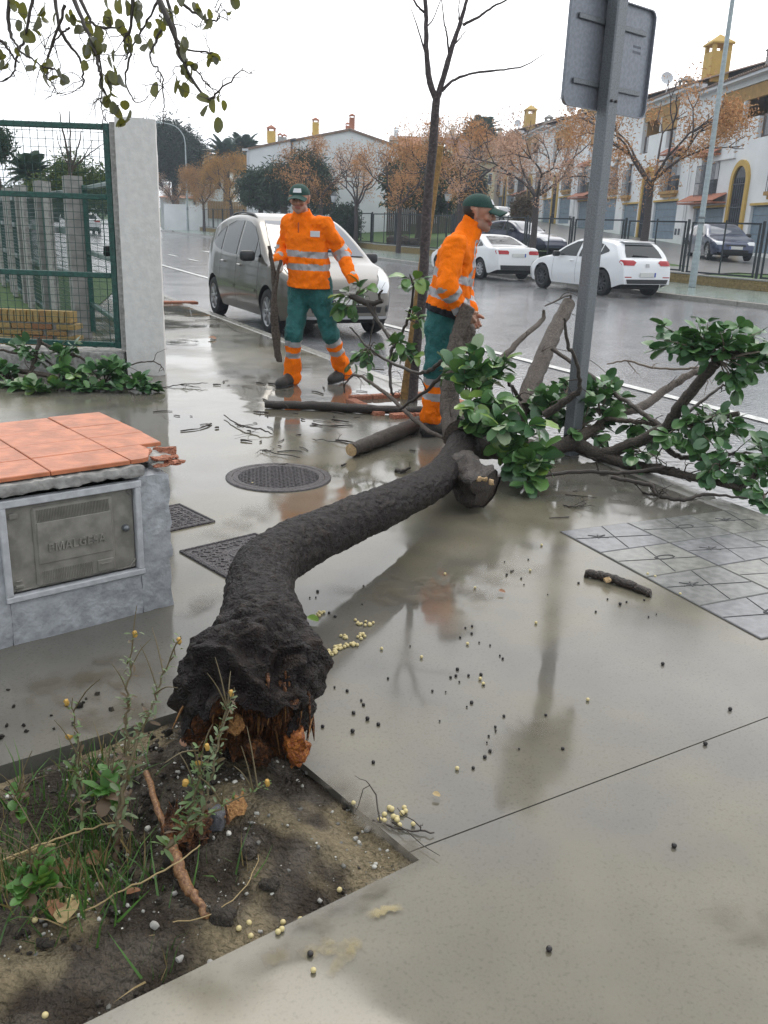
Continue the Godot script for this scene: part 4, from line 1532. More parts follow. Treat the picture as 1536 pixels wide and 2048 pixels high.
# leaf clumps through the outer part of several lobes [centre, radius]
func crown(o: Node3D, called: String, lobes: Array, n: int, size: float, mesh: Mesh, m: Material, droop := 0.0) -> void:
	var xs := []
	var cs := []
	var f := noise(411, 1.0, 3)
	for k in n:
		var l: Array = lobes[rng.randi() % lobes.size()]
		var d := Vector3(rng.randfn(0, 1), rng.randfn(0, 1), rng.randfn(0, 1)).normalized()
		var rr := pow(rng.randf(), 0.45)
		var rad: Vector3 = l[1]
		var p: Vector3 = l[0] + d * rad * rr * (0.8 + 0.35 * f.get_noise_3dv(d * 2.2 + l[0]))
		if f.get_noise_3dv(p * 1.1 / maxf(rad.x, 0.3)) < -0.22:
			continue
		p.y -= droop * rng.randf() * rad.y * (1.0 - absf(d.y))
		var s := size * (0.6 + 0.7 * rng.randf())
		var bs := Basis.from_euler(Vector3(rng.randfn(0, 0.5), rng.randf() * TAU, rng.randfn(0, 0.5))) * Basis.from_scale(Vector3(s, s * (1.0 + droop), s))
		xs.append(Transform3D(bs, p))
		var t := 0.65 + 0.7 * rng.randf()
		cs.append(Color(t * (0.9 + 0.25 * rng.randf()), t, t * (0.85 + 0.25 * rng.randf())))
	many(called, mesh, m, xs, cs, o)

func skeleton(b: MB, p: Vector3, d: Vector3, len_: float, r: float, depth: int, spread: float, tips: Array, up := 0.25) -> void:
	var q := p + d * len_ * 0.5 + Vector3(rng.randfn(0, 0.04), rng.randfn(0, 0.03), rng.randfn(0, 0.04)) * len_
	var e := p + d * len_
	limb(b, [[p, r], [q, r * 0.82], [e, r * 0.62]], 6 if depth > 1 else 4, 3, 0.15, false)
	if depth == 0:
		tips.append(e)
		return
	var n := 2 + (1 if rng.randf() < 0.45 else 0)
	for k in n:
		var a := rng.randf() * TAU
		var side := d.cross(Vector3(cos(a), 0.2, sin(a))).normalized()
		var nd := (d + side * spread * (0.6 + 0.6 * rng.randf()) + Vector3.UP * up).normalized()
		skeleton(b, e, nd, len_ * (0.68 + 0.2 * rng.randf()), r * 0.62, depth - 1, spread, tips, up)
	if depth >= 2:
		tips.append(q + Vector3(rng.randfn(0, 0.1), 0, rng.randfn(0, 0.1)))

# bare street tree hung with bunches of dry seeds
func seed_tree(at: Vector3, h: float, label: String, dense: float, seed_: int, tint: Color, spread := 0.85) -> void:
	rng.seed = seed_
	var o := thing("street_tree", label, "tree", at, 0.0, "bare street trees with dry orange seed bunches")
	var b := MB.new()
	var fork := h * 0.42
	var r := 0.022 * h
	limb(b, [[Vector3(0, -0.3, 0), r * 1.25], [Vector3(0.03, fork * 0.5, 0), r], [Vector3(0, fork, 0), r * 0.92]], 9, 5, 0.2, false)
	part("trunk", b, M.bark_street, o)
	b = MB.new()
	var tips := []
	var n := 5
	for k in n:
		var a := TAU * k / n + rng.randf() * 0.8
		var d := Vector3(cos(a) * spread, 0.75 + 0.35 * rng.randf(), sin(a) * spread).normalized()
		skeleton(b, Vector3(0, fork - 0.02 * k, 0), d, h * 0.21, r * 0.55, 3, 0.62, tips, 0.06)
	part("limbs", b, M.bark_street, o)
	if dense > 0.0:
		var xs := []
		var cs := []
		for t in tips:
			if rng.randf() > dense:
				continue
			var sz := 0.22 + 0.25 * rng.randf()
			for j in 8:
				var p: Vector3 = t + Vector3(rng.randfn(0, sz * 0.7), rng.randfn(-0.12, sz * 0.75), rng.randfn(0, sz * 0.7))
				var s := 0.22 + 0.22 * rng.randf()
				xs.append(Transform3D(Basis.from_euler(Vector3(rng.randfn(0, 0.5), rng.randf() * 6, rng.randfn(0, 0.5))) * Basis.from_scale(Vector3(s, s * 1.4, s)), p))
				var w := 0.7 + 0.6 * rng.randf()
				cs.append(Color(tint.r * w, tint.g * w, tint.b * w))
		many("seed_bunches", M.seed_mesh, M.seed_mat, xs, cs, o)

func leafy_tree(called: String, label: String, at: Vector3, trunk_h: float, r: float, lobes: Array, n: int, size: float, m: Material, mesh: Mesh, droop := 0.0, cat := "tree") -> Node3D:
	var o := thing(called, label, cat, at)
	var b := MB.new()
	limb(b, [[Vector3(0, -0.4, 0), r * 1.3], [Vector3(0.06, trunk_h * 0.5, 0.02), r], [Vector3(-0.03, trunk_h, 0), r * 0.8]], 9, 5, 0.3, false)
	for l in lobes:
		limb(b, [[Vector3(-0.03, trunk_h * 0.85, 0), r * 0.6], [(Vector3(0, trunk_h, 0) + (l[0] as Vector3)) * 0.5, r * 0.4], [l[0], r * 0.15]], 6, 4, 0.3, false)
	part("trunk", b, M.bark_brown, o)
	crown(o, "crown", lobes, n, size, mesh, m, droop)
	return o

func frond_mesh(len_: float, droop: float, pairs: int, wid: float) -> ArrayMesh:
	var b := MB.new()
	var path := []
	for k in 9:
		var t := k / 8.0
		path.append(Vector3(0, 0.32 * len_ * t - droop * len_ * t * t, -len_ * t * (1.0 - 0.15 * t)))
	for k in 8:
		var w := 0.02 * (1.0 - k / 9.0)
		b.quad(path[k] + Vector3(w, 0, 0), path[k + 1] + Vector3(w * 0.8, 0, 0), path[k + 1] - Vector3(w * 0.8, 0, 0), path[k] - Vector3(w, 0, 0))
	for k in pairs:
		var t := 0.15 + 0.85 * k / pairs
		var i := mini(int(t * 8), 7)
		var p: Vector3 = (path[i] as Vector3).lerp(path[i + 1], t * 8 - i)
		for s in [-1.0, 1.0]:
			var L: float = wid * sin(PI * clampf(t * 0.9 + 0.1, 0, 1)) + 0.08
			var q := p + Vector3(s * L * 0.8, -L * 0.35, -L * 0.55)
			b.tri(p + Vector3(0, 0, 0.03), q, p - Vector3(0, 0, 0.04))
	return b.mesh()

func palm(label: String, at: Vector3, h: float, fl: float, nf: int, upright: float, col: Color, r := 0.2) -> void:
	var o := thing("palm_tree", label, "palm tree", at)
	var b := MB.new()
	var pts := []
	var rr := PackedFloat32Array()
	var pp := PackedVector3Array()
	for k in 31:
		pp.append(Vector3(0.02 * sin(k * 0.3), h * k / 30.0 - 0.3, 0))
		rr.append(r * (1.15 - 0.25 * k / 30.0) * (1.0 + 0.07 * (k % 2)))
	b.tube(pp, rr, 10, true)
	part("trunk", b, M.bark_brown, o)
	var xs := []
	var cs := []
	for k in nf:
		var el := lerpf(1.25, -0.75 + upright, float(k) / nf)
		var az := k * 2.399 + rng.randfn(0, 0.2)
		xs.append(Transform3D(Basis(Vector3.UP, az) * Basis(Vector3.RIGHT, el) * Basis.from_scale(Vector3.ONE * fl * (0.85 + 0.3 * rng.randf())), Vector3(0, h - 0.3, 0)))
		var t := 0.75 + 0.5 * rng.randf()
		cs.append(Color(t, t, t))
	many("fronds", frond_mesh(1.0, 0.5, 26, 0.24), foliage_mat(col), xs, cs, o)

func make_trees() -> void:
	var b := MB.new()
	M.bark_street = bark(lin(0.035, 0.026, 0.028), lin(0.11, 0.088, 0.085), 3.0, 431, 0.7, 0.5)
	M.seed_mesh = clump_mesh(9, 22, 0.34, 0.13)
	M.seed_mat = plain(Color.WHITE, 0.8)
	M.seed_mat.vertex_color_use_as_albedo = true
	M.seed_mat.cull_mode = BaseMaterial3D.CULL_DISABLED
	var cm := clump_mesh(1, 16, 0.55, 0.16)
	var cm2 := clump_mesh(2, 22, 0.6, 0.07)
	var cm3 := clump_mesh(3, 10, 0.6, 0.28)
	var dark := foliage_mat(lin(0.018, 0.042, 0.022))
	var olive := foliage_mat(lin(0.045, 0.075, 0.032))
	var pepper := foliage_mat(lin(0.050, 0.082, 0.050))
	var ficus := foliage_mat(lin(0.022, 0.055, 0.020))
	var bright := foliage_mat(lin(0.085, 0.13, 0.030))
	var tint := Color(0.52, 0.28, 0.125)
	var rose := Color(0.54, 0.35, 0.25)
	# street trees along the far footway
	seed_tree(Vector3(8.212, 0.827, -30.188), 5.5, "bare street tree with sparse orange seed bunches just behind the white hatchback", 0.42, 501, tint, 0.95)
	seed_tree(Vector3(5.412, 0.462, -35.807), 5.6, "bare street tree with wide limbs between the white saloon and the sign post", 0.5, 502, rose, 1.0)
	seed_tree(Vector3(2.852, 0.634, -40.944), 5.6, "street tree with orange seed bunches rising behind the second worker", 0.4, 503, tint, 0.9)
	seed_tree(Vector3(0.2, 0.42, -46.265), 5.2, "slim street tree with orange bunches in front of the dark ficus", 0.4, 504, tint, 0.8)
	seed_tree(Vector3(-2.201, 0.496, -51.083), 5.0, "bare pale street tree almost without seeds before the blank gable", 0.06, 505, rose, 0.5)
	seed_tree(Vector3(-4.554, 0.625, -55.805), 5.6, "street tree with orange bunches behind the first worker", 0.4, 506, tint, 0.8)
	seed_tree(Vector3(-13.059, 0.806, -72.873), 5.6, "street tree thick with yellow orange seeds above the silver car roof", 0.95, 507, Color(0.42, 0.24, 0.07), 0.8)
	seed_tree(Vector3(-16.77, 0.741, -80.319), 5.2, "street tree thick with dull orange seeds left of the silver car", 0.85, 508, Color(0.40, 0.22, 0.08), 0.8)
	seed_tree(Vector3(-21.876, 0.923, -90.566), 5.2, "pinkish street tree next to the concrete pillar edge far down the road", 0.7, 509, rose, 0.8)
	rng.seed = 99
	# evergreen trees behind the fence
	var p := Vector3(-22.026, 0.778, -92)
	leafy_tree("pine_tree", "big dense dark pine crown beside the concrete pillar", p, 5.0, 0.35, [[Vector3(-0.8, 7.2, 0), Vector3(3.6, 3.2, 3.0)], [Vector3(1.7, 6.2, 0.5), Vector3(2.2, 2.6, 2.4)], [Vector3(-2.8, 6.5, 0), Vector3(2.4, 2.8, 2.4)]], 2600, 0.9, dark, cm2)
	p = Vector3(-15.475, 1.011, -88)
	palm("bushy dark feather palm left of the low gable house", Vector3(-15.736, 0.998, -86), 6.4, 2.3, 44, 0.2, lin(0.05, 0.085, 0.065), 0.3)
	palm("taller drooping feather palm touching the low gable house", Vector3(-14.416, 1.049, -88), 6.9, 2.2, 40, 0.2, lin(0.045, 0.08, 0.06), 0.3)
	p = Vector3(-8.55, 1.06, -58)
	leafy_tree("pepper_tree", "drooping grey green pepper tree in front of the low white house", p, 1.9, 0.16, [[Vector3(-0.2, 2.5, 0), Vector3(1.1, 1.2, 1.0)], [Vector3(0.8, 2.3, 0.2), Vector3(0.9, 1.1, 0.9)]], 1100, 0.5, pepper, cm2, 0.5)
	p = Vector3(-6.967, 1.118, -57)
	leafy_tree("pepper_tree", "large drooping pepper tree with dark leaning trunk before the gable", p, 2.2, 0.24, [[Vector3(-0.3, 2.8, 0), Vector3(1.1, 1.2, 1.0)], [Vector3(1.4, 3.4, 0.2), Vector3(1.4, 1.2, 1.1)], [Vector3(2.4, 2.4, 0), Vector3(0.7, 1.4, 0.7)]], 1700, 0.5, pepper, cm2, 0.6)
	p = Vector3(-2.812, 0.459, -52)
	leafy_tree("clipped_shrub", "rounded dark clipped shrub behind the fence beside the first worker", p, 0.8, 0.1, [[Vector3(0, 1.1, 0), Vector3(0.95, 1.15, 0.95)]], 1500, 0.32, dark, cm, 0.0, "shrub")
	p = Vector3(1.509, 0.944, -52)
	leafy_tree("ficus_tree", "broad dark green ficus with thick trunk behind the young staked tree", p, 2.0, 0.34, [[Vector3(-0.9, 3.0, 0), Vector3(1.5, 1.3, 1.4)], [Vector3(0.8, 2.8, 0), Vector3(1.5, 1.5, 1.4)], [Vector3(0.1, 3.9, 0), Vector3(1.5, 0.9, 1.2)]], 2100, 0.62, ficus, cm3)
	p = Vector3(6.341, 2.376, -76)
	leafy_tree("cypress_shrub", "narrow dark evergreen shrub under the palm", p, 1.5, 0.12, [[Vector3(0, 2.0, 0), Vector3(1.0, 2.4, 1.0)]], 900, 0.5, dark, cm, 0.0, "shrub")
	p = Vector3(6.603, 1.572, -48)
	leafy_tree("brown_shrub", "small bare brown conical shrub on the lawn by the side street", p, 0.7, 0.05, [[Vector3(0, 1.0, 0), Vector3(0.55, 0.9, 0.5)]], 260, 0.4, foliage_mat(lin(0.14, 0.10, 0.065)), cm2, 0.0, "shrub")
	p = Vector3(8.496, 2.664, -98)
	palm("tall palm with a compact upright crown above the terrace", p, Vector3(7.915, 11.094, -98).y - p.y, 2.5, 60, 0.75, lin(0.045, 0.095, 0.07), 0.36)
	# trees behind the mesh gate
	p = Vector3(-13.428, 1.607, -34)
	palm("dark spreading palm seen through the mesh gate", p, 1.5, 1.05, 40, 0.3, lin(0.03, 0.075, 0.035), 0.15)
	p = Vector3(-10.47, 1.635, -30)
	leafy_tree("garden_tree", "yellow green garden tree seen through the mesh gate near the pillar", p, 1.0, 0.12, [[Vector3(-0.1, 0.95, 0), Vector3(0.7, 0.8, 0.7)], [Vector3(0.7, 0.7, 0), Vector3(0.7, 0.7, 0.7)], [Vector3(-0.9, 0.5, 0), Vector3(0.8, 0.5, 0.7)]], 900, 0.26, bright, cm)
	p = Vector3(-12.239, 1.63, -33)
	leafy_tree("garden_hedge", "dull green hedge mass behind the precast posts", p, 0.6, 0.1, [[Vector3(-1.3, 0.35, 0), Vector3(1.4, 0.6, 0.8)], [Vector3(0.8, 0.4, 0), Vector3(1.6, 0.6, 0.8)], [Vector3(2.2, 0.5, 0), Vector3(1.2, 0.7, 0.8)]], 1700, 0.3, olive, cm, 0.0, "hedge")
	p = Vector3(-12.899, 1.547, -30)
	leafy_tree("thin_tree", "thin dark tree at the left edge seen through the gate mesh", p, 1.4, 0.05, [[Vector3(0, 2.0, 0), Vector3(0.6, 0.6, 0.6)]], 260, 0.3, ficus, cm)
	# bare shoots rising behind the gate
	var o := thing("bare_shoots", "tall bare shoots of a pruned tree rising behind the gate mesh", "tree")
	b = MB.new()
	for e in [[[Vector3(-7.395, 2.21, -21), 0.05], [Vector3(-7.386, 2.632, -21), 0.035], [Vector3(-7.459, 3.148, -21), 0.02], [Vector3(-7.543, 3.636, -21), 0.008]], [[Vector3(-7.372, 2.37, -21), 0.03], [Vector3(-7.329, 2.946, -21), 0.02], [Vector3(-7.299, 3.644, -21), 0.008]], [[Vector3(-7.387, 2.317, -21), 0.03], [Vector3(-7.179, 2.848, -21), 0.018], [Vector3(-7.061, 3.245, -21), 0.008]], [[Vector3(-7.38, 2.422, -21), 0.025], [Vector3(-6.962, 2.752, -21), 0.015], [Vector3(-6.529, 3.027, -21), 0.006]], [[Vector3(-7.387, 2.475, -21), 0.02], [Vector3(-7.551, 2.835, -21), 0.012], [Vector3(-7.632, 3.225, -21), 0.006]], [[Vector3(-7.372, 2.37, -21), 0.02], [Vector3(-7.08, 2.664, -21), 0.012], [Vector3(-6.817, 3.068, -21), 0.006]]]:
		limb(b, e, 6, 6, 0.2, false, 0.03)
	part("shoots", b, M.bark_grey, o)
	overhang()
	young_tree()

func overhang() -> void:
	rng.seed = 611
	var o := thing("overhanging_branch", "thin hanging branches with curled grey green leaves against the sky above the gate", "branch")
	leaf_left = 300
	var strands := [
		[[Vector3(-1.464, 2.398, -4.3), 0.01], [Vector3(-1.377, 2.226, -4.2), 0.007], [Vector3(-1.324, 2.122, -4.15), 0.006], [Vector3(-1.283, 2.019, -4.1), 0.005], [Vector3(-1.276, 1.952, -4.1), 0.004], [Vector3(-1.205, 1.848, -4.05), 0.002]],
		[[Vector3(-1.465, 2.422, -4.4), 0.009], [Vector3(-1.386, 2.265, -4.3), 0.006], [Vector3(-1.334, 2.218, -4.3), 0.004], [Vector3(-1.223, 2.226, -4.3), 0.002]],
		[[Vector3(-1.057, 2.364, -4.1), 0.012], [Vector3(-0.953, 2.182, -4), 0.009], [Vector3(-0.925, 2.1, -4), 0.007], [Vector3(-0.904, 2.045, -4), 0.006], [Vector3(-0.802, 1.91, -3.95), 0.004], [Vector3(-0.734, 1.933, -3.9), 0.003], [Vector3(-0.629, 2.012, -3.85), 0.0012]],
		[[Vector3(-1.05, 2.412, -4.3), 0.008], [Vector3(-1.001, 2.249, -4.25), 0.006], [Vector3(-0.95, 2.135, -4.2), 0.004], [Vector3(-0.82, 2.12, -4.2), 0.002]],
		[[Vector3(-1.594, 2.441, -4.5), 0.008], [Vector3(-1.547, 2.221, -4.4), 0.006], [Vector3(-1.465, 2.109, -4.4), 0.004], [Vector3(-1.458, 2.008, -4.4), 0.003], [Vector3(-1.485, 1.984, -4.4), 0.0012]],
		[[Vector3(-1.147, 2.385, -4.2), 0.008], [Vector3(-1.169, 2.214, -4.2), 0.005], [Vector3(-1.202, 2.155, -4.2), 0.004], [Vector3(-1.174, 2.117, -4.2), 0.0035], [Vector3(-1.203, 1.988, -4.2), 0.003], [Vector3(-1.156, 1.91, -4.2), 0.002], [Vector3(-1.097, 1.946, -4.2), 0.001]],
		[[Vector3(-1.719, 2.389, -4.3), 0.008], [Vector3(-1.736, 2.214, -4.3), 0.006], [Vector3(-1.681, 2.114, -4.25), 0.004], [Vector3(-1.585, 2.054, -4.2), 0.003], [Vector3(-1.554, 2.035, -4.2), 0.003], [Vector3(-1.494, 2.028, -4.2), 0.0015]],
		[[Vector3(-1.639, 2.416, -4.4), 0.007], [Vector3(-1.688, 2.186, -4.35), 0.005], [Vector3(-1.709, 2.106, -4.3), 0.004], [Vector3(-1.74, 2.015, -4.3), 0.003], [Vector3(-1.799, 1.984, -4.3), 0.0015]],
		[[Vector3(-1.482, 2.301, -4.3), 0.006], [Vector3(-1.569, 2.097, -4.3), 0.004], [Vector3(-1.583, 2.016, -4.3), 0.003], [Vector3(-1.539, 1.946, -4.3), 0.001]],
		[[Vector3(-1.007, 2.394, -4.3), 0.007], [Vector3(-0.951, 2.309, -4.3), 0.005], [Vector3(-0.837, 2.254, -4.25), 0.003], [Vector3(-0.794, 2.264, -4.25), 0.002], [Vector3(-0.823, 2.309, -4.25), 0.001]],
		[[Vector3(-1.015, 2.181, -4.1), 0.004], [Vector3(-1.067, 2.073, -4.1), 0.003], [Vector3(-1.004, 1.998, -4.05), 0.0025], [Vector3(-1.004, 1.896, -4.05), 0.002], [Vector3(-1.002, 1.787, -4), 0.001]],
		[[Vector3(-1.301, 2.123, -4.15), 0.004], [Vector3(-1.292, 1.988, -4.15), 0.003], [Vector3(-1.285, 1.873, -4.1), 0.002], [Vector3(-1.266, 1.808, -4.1), 0.001]],
		[[Vector3(-1.802, 2.173, -4.2), 0.008], [Vector3(-1.721, 2.118, -4.2), 0.005], [Vector3(-1.682, 2.064, -4.2), 0.003], [Vector3(-1.662, 2.051, -4.2), 0.002]],
		[[Vector3(-1.467, 2.214, -4.3), 0.004], [Vector3(-1.514, 2.183, -4.3), 0.003], [Vector3(-1.574, 2.121, -4.3), 0.002], [Vector3(-1.591, 2.188, -4.3), 0.001]],
		[[Vector3(-0.904, 2.054, -4), 0.004], [Vector3(-0.855, 2.018, -4), 0.003], [Vector3(-0.815, 1.973, -4), 0.002], [Vector3(-0.784, 1.949, -4), 0.001]],
		[[Vector3(-1.016, 2.37, -4.2), 0.006], [Vector3(-1.067, 2.275, -4.2), 0.004], [Vector3(-1.127, 2.192, -4.2), 0.003], [Vector3(-1.202, 2.077, -4.2), 0.002]],
	]
	var clusters := []
	for e in strands:
		var b := MB.new()
		for q in e:
			q[1] *= 1.3
		var r := limb(b, e, 6, 7, 0.3, false, 0.01)
		sprout(b, r[0], 6, 0.10, 0.0024)
		clusters.append(part("branch", b, M.twig, o))
	# leaves in loose bunches of two to five
	var spots := [[Vector3(-1.702, 2.297, -4.3), 6, 7], [Vector3(-1.655, 2.255, -4.35), 3, 7], [Vector3(-1.662, 2.231, -4.35), 3, 7], [Vector3(-1.614, 2.286, -4.4), 3, 4], [Vector3(-1.565, 2.276, -4.4), 2, 4], [Vector3(-1.318, 2.291, -4.3), 5, 1], [Vector3(-1.245, 2.313, -4.3), 3, 1], [Vector3(-1.164, 2.305, -4.2), 5, 5], [Vector3(-1.122, 2.288, -4.2), 4, 15], [Vector3(-1.32, 2.174, -4.18), 5, 0], [Vector3(-1.276, 2.097, -4.15), 6, 0], [Vector3(-1.337, 2.087, -4.15), 3, 0], [Vector3(-1.252, 2.024, -4.1), 3, 0], [Vector3(-1.202, 2.007, -4.1), 4, 0], [Vector3(-1.237, 2.002, -4.1), 2, 0], [Vector3(-1.213, 2.22, -4.28), 2, 5], [Vector3(-1.097, 2.172, -4.15), 3, 15], [Vector3(-1.06, 2.244, -4.2), 6, 15], [Vector3(-1.024, 2.268, -4.2), 4, 3], [Vector3(-0.902, 2.121, -4), 6, 2], [Vector3(-0.893, 2.025, -4), 5, 2], [Vector3(-0.919, 1.982, -4), 3, 2], [Vector3(-0.805, 2.106, -4.2), 5, 3], [Vector3(-0.83, 2.019, -4), 2, 14], [Vector3(-0.778, 1.874, -3.95), 3, 2], [Vector3(-0.761, 1.905, -3.95), 3, 2], [Vector3(-1.213, 1.926, -4.05), 3, 0], [Vector3(-1.173, 1.877, -4.05), 4, 0], [Vector3(-1.736, 2.113, -4.2), 4, 12], [Vector3(-1.731, 2.055, -4.2), 4, 12], [Vector3(-1.649, 2.129, -4.25), 3, 6], [Vector3(-1.573, 2.068, -4.2), 3, 6], [Vector3(-1.553, 2.049, -4.2), 3, 6], [Vector3(-1.502, 2.027, -4.2), 4, 6], [Vector3(-0.728, 2.314, -4.2), 3, 9], [Vector3(-0.976, 2.323, -4.25), 3, 9], [Vector3(-0.89, 2.32, -4.25), 2, 9], [Vector3(-0.864, 2.242, -4.25), 3, 9], [Vector3(-0.847, 2.304, -4.25), 2, 9], [Vector3(-1.447, 2.244, -4.3), 4, 1], [Vector3(-1.421, 2.237, -4.3), 3, 1], [Vector3(-1.004, 1.987, -4.05), 2, 10], [Vector3(-1.192, 1.853, -4.05), 2, 0], [Vector3(-1.181, 2.144, -4.2), 2, 5]]
	var mats := []
	for c in [[0.035, 0.042, 0.026], [0.075, 0.078, 0.022], [0.05, 0.056, 0.046], [0.028, 0.034, 0.026]]:
		var m := plain(lin(c[0], c[1], c[2]), 0.55)
		m.cull_mode = BaseMaterial3D.CULL_DISABLED
		m.backlight_enabled = true
		m.backlight = Color(0.45, 0.45, 0.15)
		mats.append(m)
	for e in spots:
		for k in int(e[1]):
			var sp: Vector3 = e[0] + Vector3(rng.randfn(0, 0.022), rng.randfn(0, 0.022), rng.randfn(0, 0.02))
			var lf := put("leaf", M.leaf_meshes[rng.randi() % 4], mats[rng.randi() % 4], clusters[e[2]])
			var s := 0.036 + 0.03 * rng.randf()
			lf.transform = Transform3D(Basis.from_euler(Vector3(-1.2 + rng.randfn(0, 0.6), rng.randf() * TAU, rng.randfn(0, 0.5))) * Basis.from_scale(Vector3(s, s * 1.3, s)), sp)

func young_tree() -> void:
	rng.seed = 77
	var o := thing("young_tree", "slim bare young tree tied beside a wooden stake at the kerb", "tree")
	var b := MB.new()
	limb(b, [[Vector3(0.213, -0.037, -7.5), 0.045], [Vector3(0.215, 0.19, -7.5), 0.041], [Vector3(0.229, 0.532, -7.5), 0.039], [Vector3(0.252, 0.905, -7.5), 0.04], [Vector3(0.253, 1.384, -7.5), 0.041], [Vector3(0.261, 1.769, -7.5), 0.037], [Vector3(0.278, 2.068, -7.5), 0.036], [Vector3(0.281, 2.305, -7.5), 0.033], [Vector3(0.287, 2.402, -7.5), 0.03]], 14, 6, 0.12, false)
	part("trunk", b, M.bark_street, o)
	for e in [[[Vector3(0.287, 2.395, -7.5), 0.026], [Vector3(0.23, 2.517, -7.5), 0.023], [Vector3(0.193, 2.709, -7.5), 0.02], [Vector3(0.182, 2.847, -7.5), 0.018], [Vector3(0.173, 3.017, -7.5), 0.016], [Vector3(0.148, 3.217, -7.5), 0.013]], [[Vector3(0.287, 2.395, -7.5), 0.026], [Vector3(0.336, 2.567, -7.5), 0.022], [Vector3(0.386, 2.768, -7.5), 0.019], [Vector3(0.438, 2.931, -7.5), 0.016], [Vector3(0.486, 3.128, -7.5), 0.012], [Vector3(0.511, 3.262, -7.5), 0.01]], [[Vector3(0.327, 2.461, -7.5), 0.014], [Vector3(0.405, 2.534, -7.5), 0.011], [Vector3(0.537, 2.588, -7.5), 0.009], [Vector3(0.768, 2.624, -7.5), 0.007], [Vector3(0.94, 2.655, -7.5), 0.005], [Vector3(1.106, 2.751, -7.5), 0.002]], [[Vector3(0.461, 2.925, -7.5), 0.012], [Vector3(0.568, 2.979, -7.5), 0.01], [Vector3(0.678, 3.054, -7.5), 0.008], [Vector3(0.842, 3.133, -7.5), 0.005]], [[Vector3(0.189, 2.702, -7.5), 0.008], [Vector3(0.127, 2.862, -7.5), 0.006], [Vector3(0.058, 3.03, -7.5), 0.002]], [[Vector3(0.368, 2.687, -7.5), 0.009], [Vector3(0.343, 2.852, -7.5), 0.007], [Vector3(0.314, 2.947, -7.5), 0.005], [Vector3(0.28, 3.155, -7.5), 0.003]], [[Vector3(0.183, 2.898, -7.5), 0.006], [Vector3(0.237, 2.968, -7.5), 0.004], [Vector3(0.289, 3.121, -7.5), 0.003]], [[Vector3(0.159, 2.999, -7.5), 0.01], [Vector3(0.107, 3.041, -7.5), 0.008], [Vector3(0.054, 3.113, -7.5), 0.006]], [[Vector3(0.408, 2.793, -7.5), 0.006], [Vector3(0.458, 2.849, -7.5), 0.004], [Vector3(0.483, 2.884, -7.5), 0.003]], [[Vector3(0.428, 2.958, -7.5), 0.006], [Vector3(0.423, 3.042, -7.5), 0.004], [Vector3(0.425, 3.126, -7.5), 0.003]]]:
		b = MB.new()
		limb(b, e, 8, 6, 0.2, true, 0.006)
		part("branch", b, M.bark_street, o)
	# stake
	var st := thing("tree_stake", "square wooden stake leaning behind the slim young tree", "stake")
	b = MB.new()
	var p0 := Vector3(0.132, -0.064, -7.62)
	var p1 := Vector3(0.34, 2.088, -7.75)
	var d := (p1 - p0).normalized()
	var x := d.cross(Vector3.BACK).normalized()
	b.box((p0 + p1) / 2, Vector3(0.072, p0.distance_to(p1), 0.06), Basis(x, d, x.cross(d)), 0.006)
	part("post", b, M.stake, st)
	# red brick edging of the tree pit
	var pit := thing("tree_pit_edging", "red brick edging round the foot of the young tree", "edging")
	for k in 14:
		b = MB.new()
		rough_box(b, Vector3.ZERO, Vector3(0.19, 0.06, 0.09), Basis(), Vector3i(3, 2, 2), 0.008, 0.004, 20.0, k * 2.0)
		var br := part("brick", b, M.red_clay, pit)
		var c := Vector3(0.203, 0, -7.308)
		var i := k % 4 if k < 8 else k - 8
		if k < 8:
			br.position = c + NN * (-0.3 + 0.2 * i) + UU * (-0.4 if k < 4 else 0.4) + Vector3.UP * 0.005
			br.rotation.y = atan2(-NN.z, NN.x)
		else:
			br.position = c + UU * (-0.2 + 0.2 * (i % 3)) + NN * (-0.44 if i < 3 else 0.44) + Vector3.UP * 0.005
			br.rotation.y = atan2(-UU.z, UU.x)


func make_street() -> void:
	rng.seed = 321
	far_fence()
	lamps()
	sign_post()

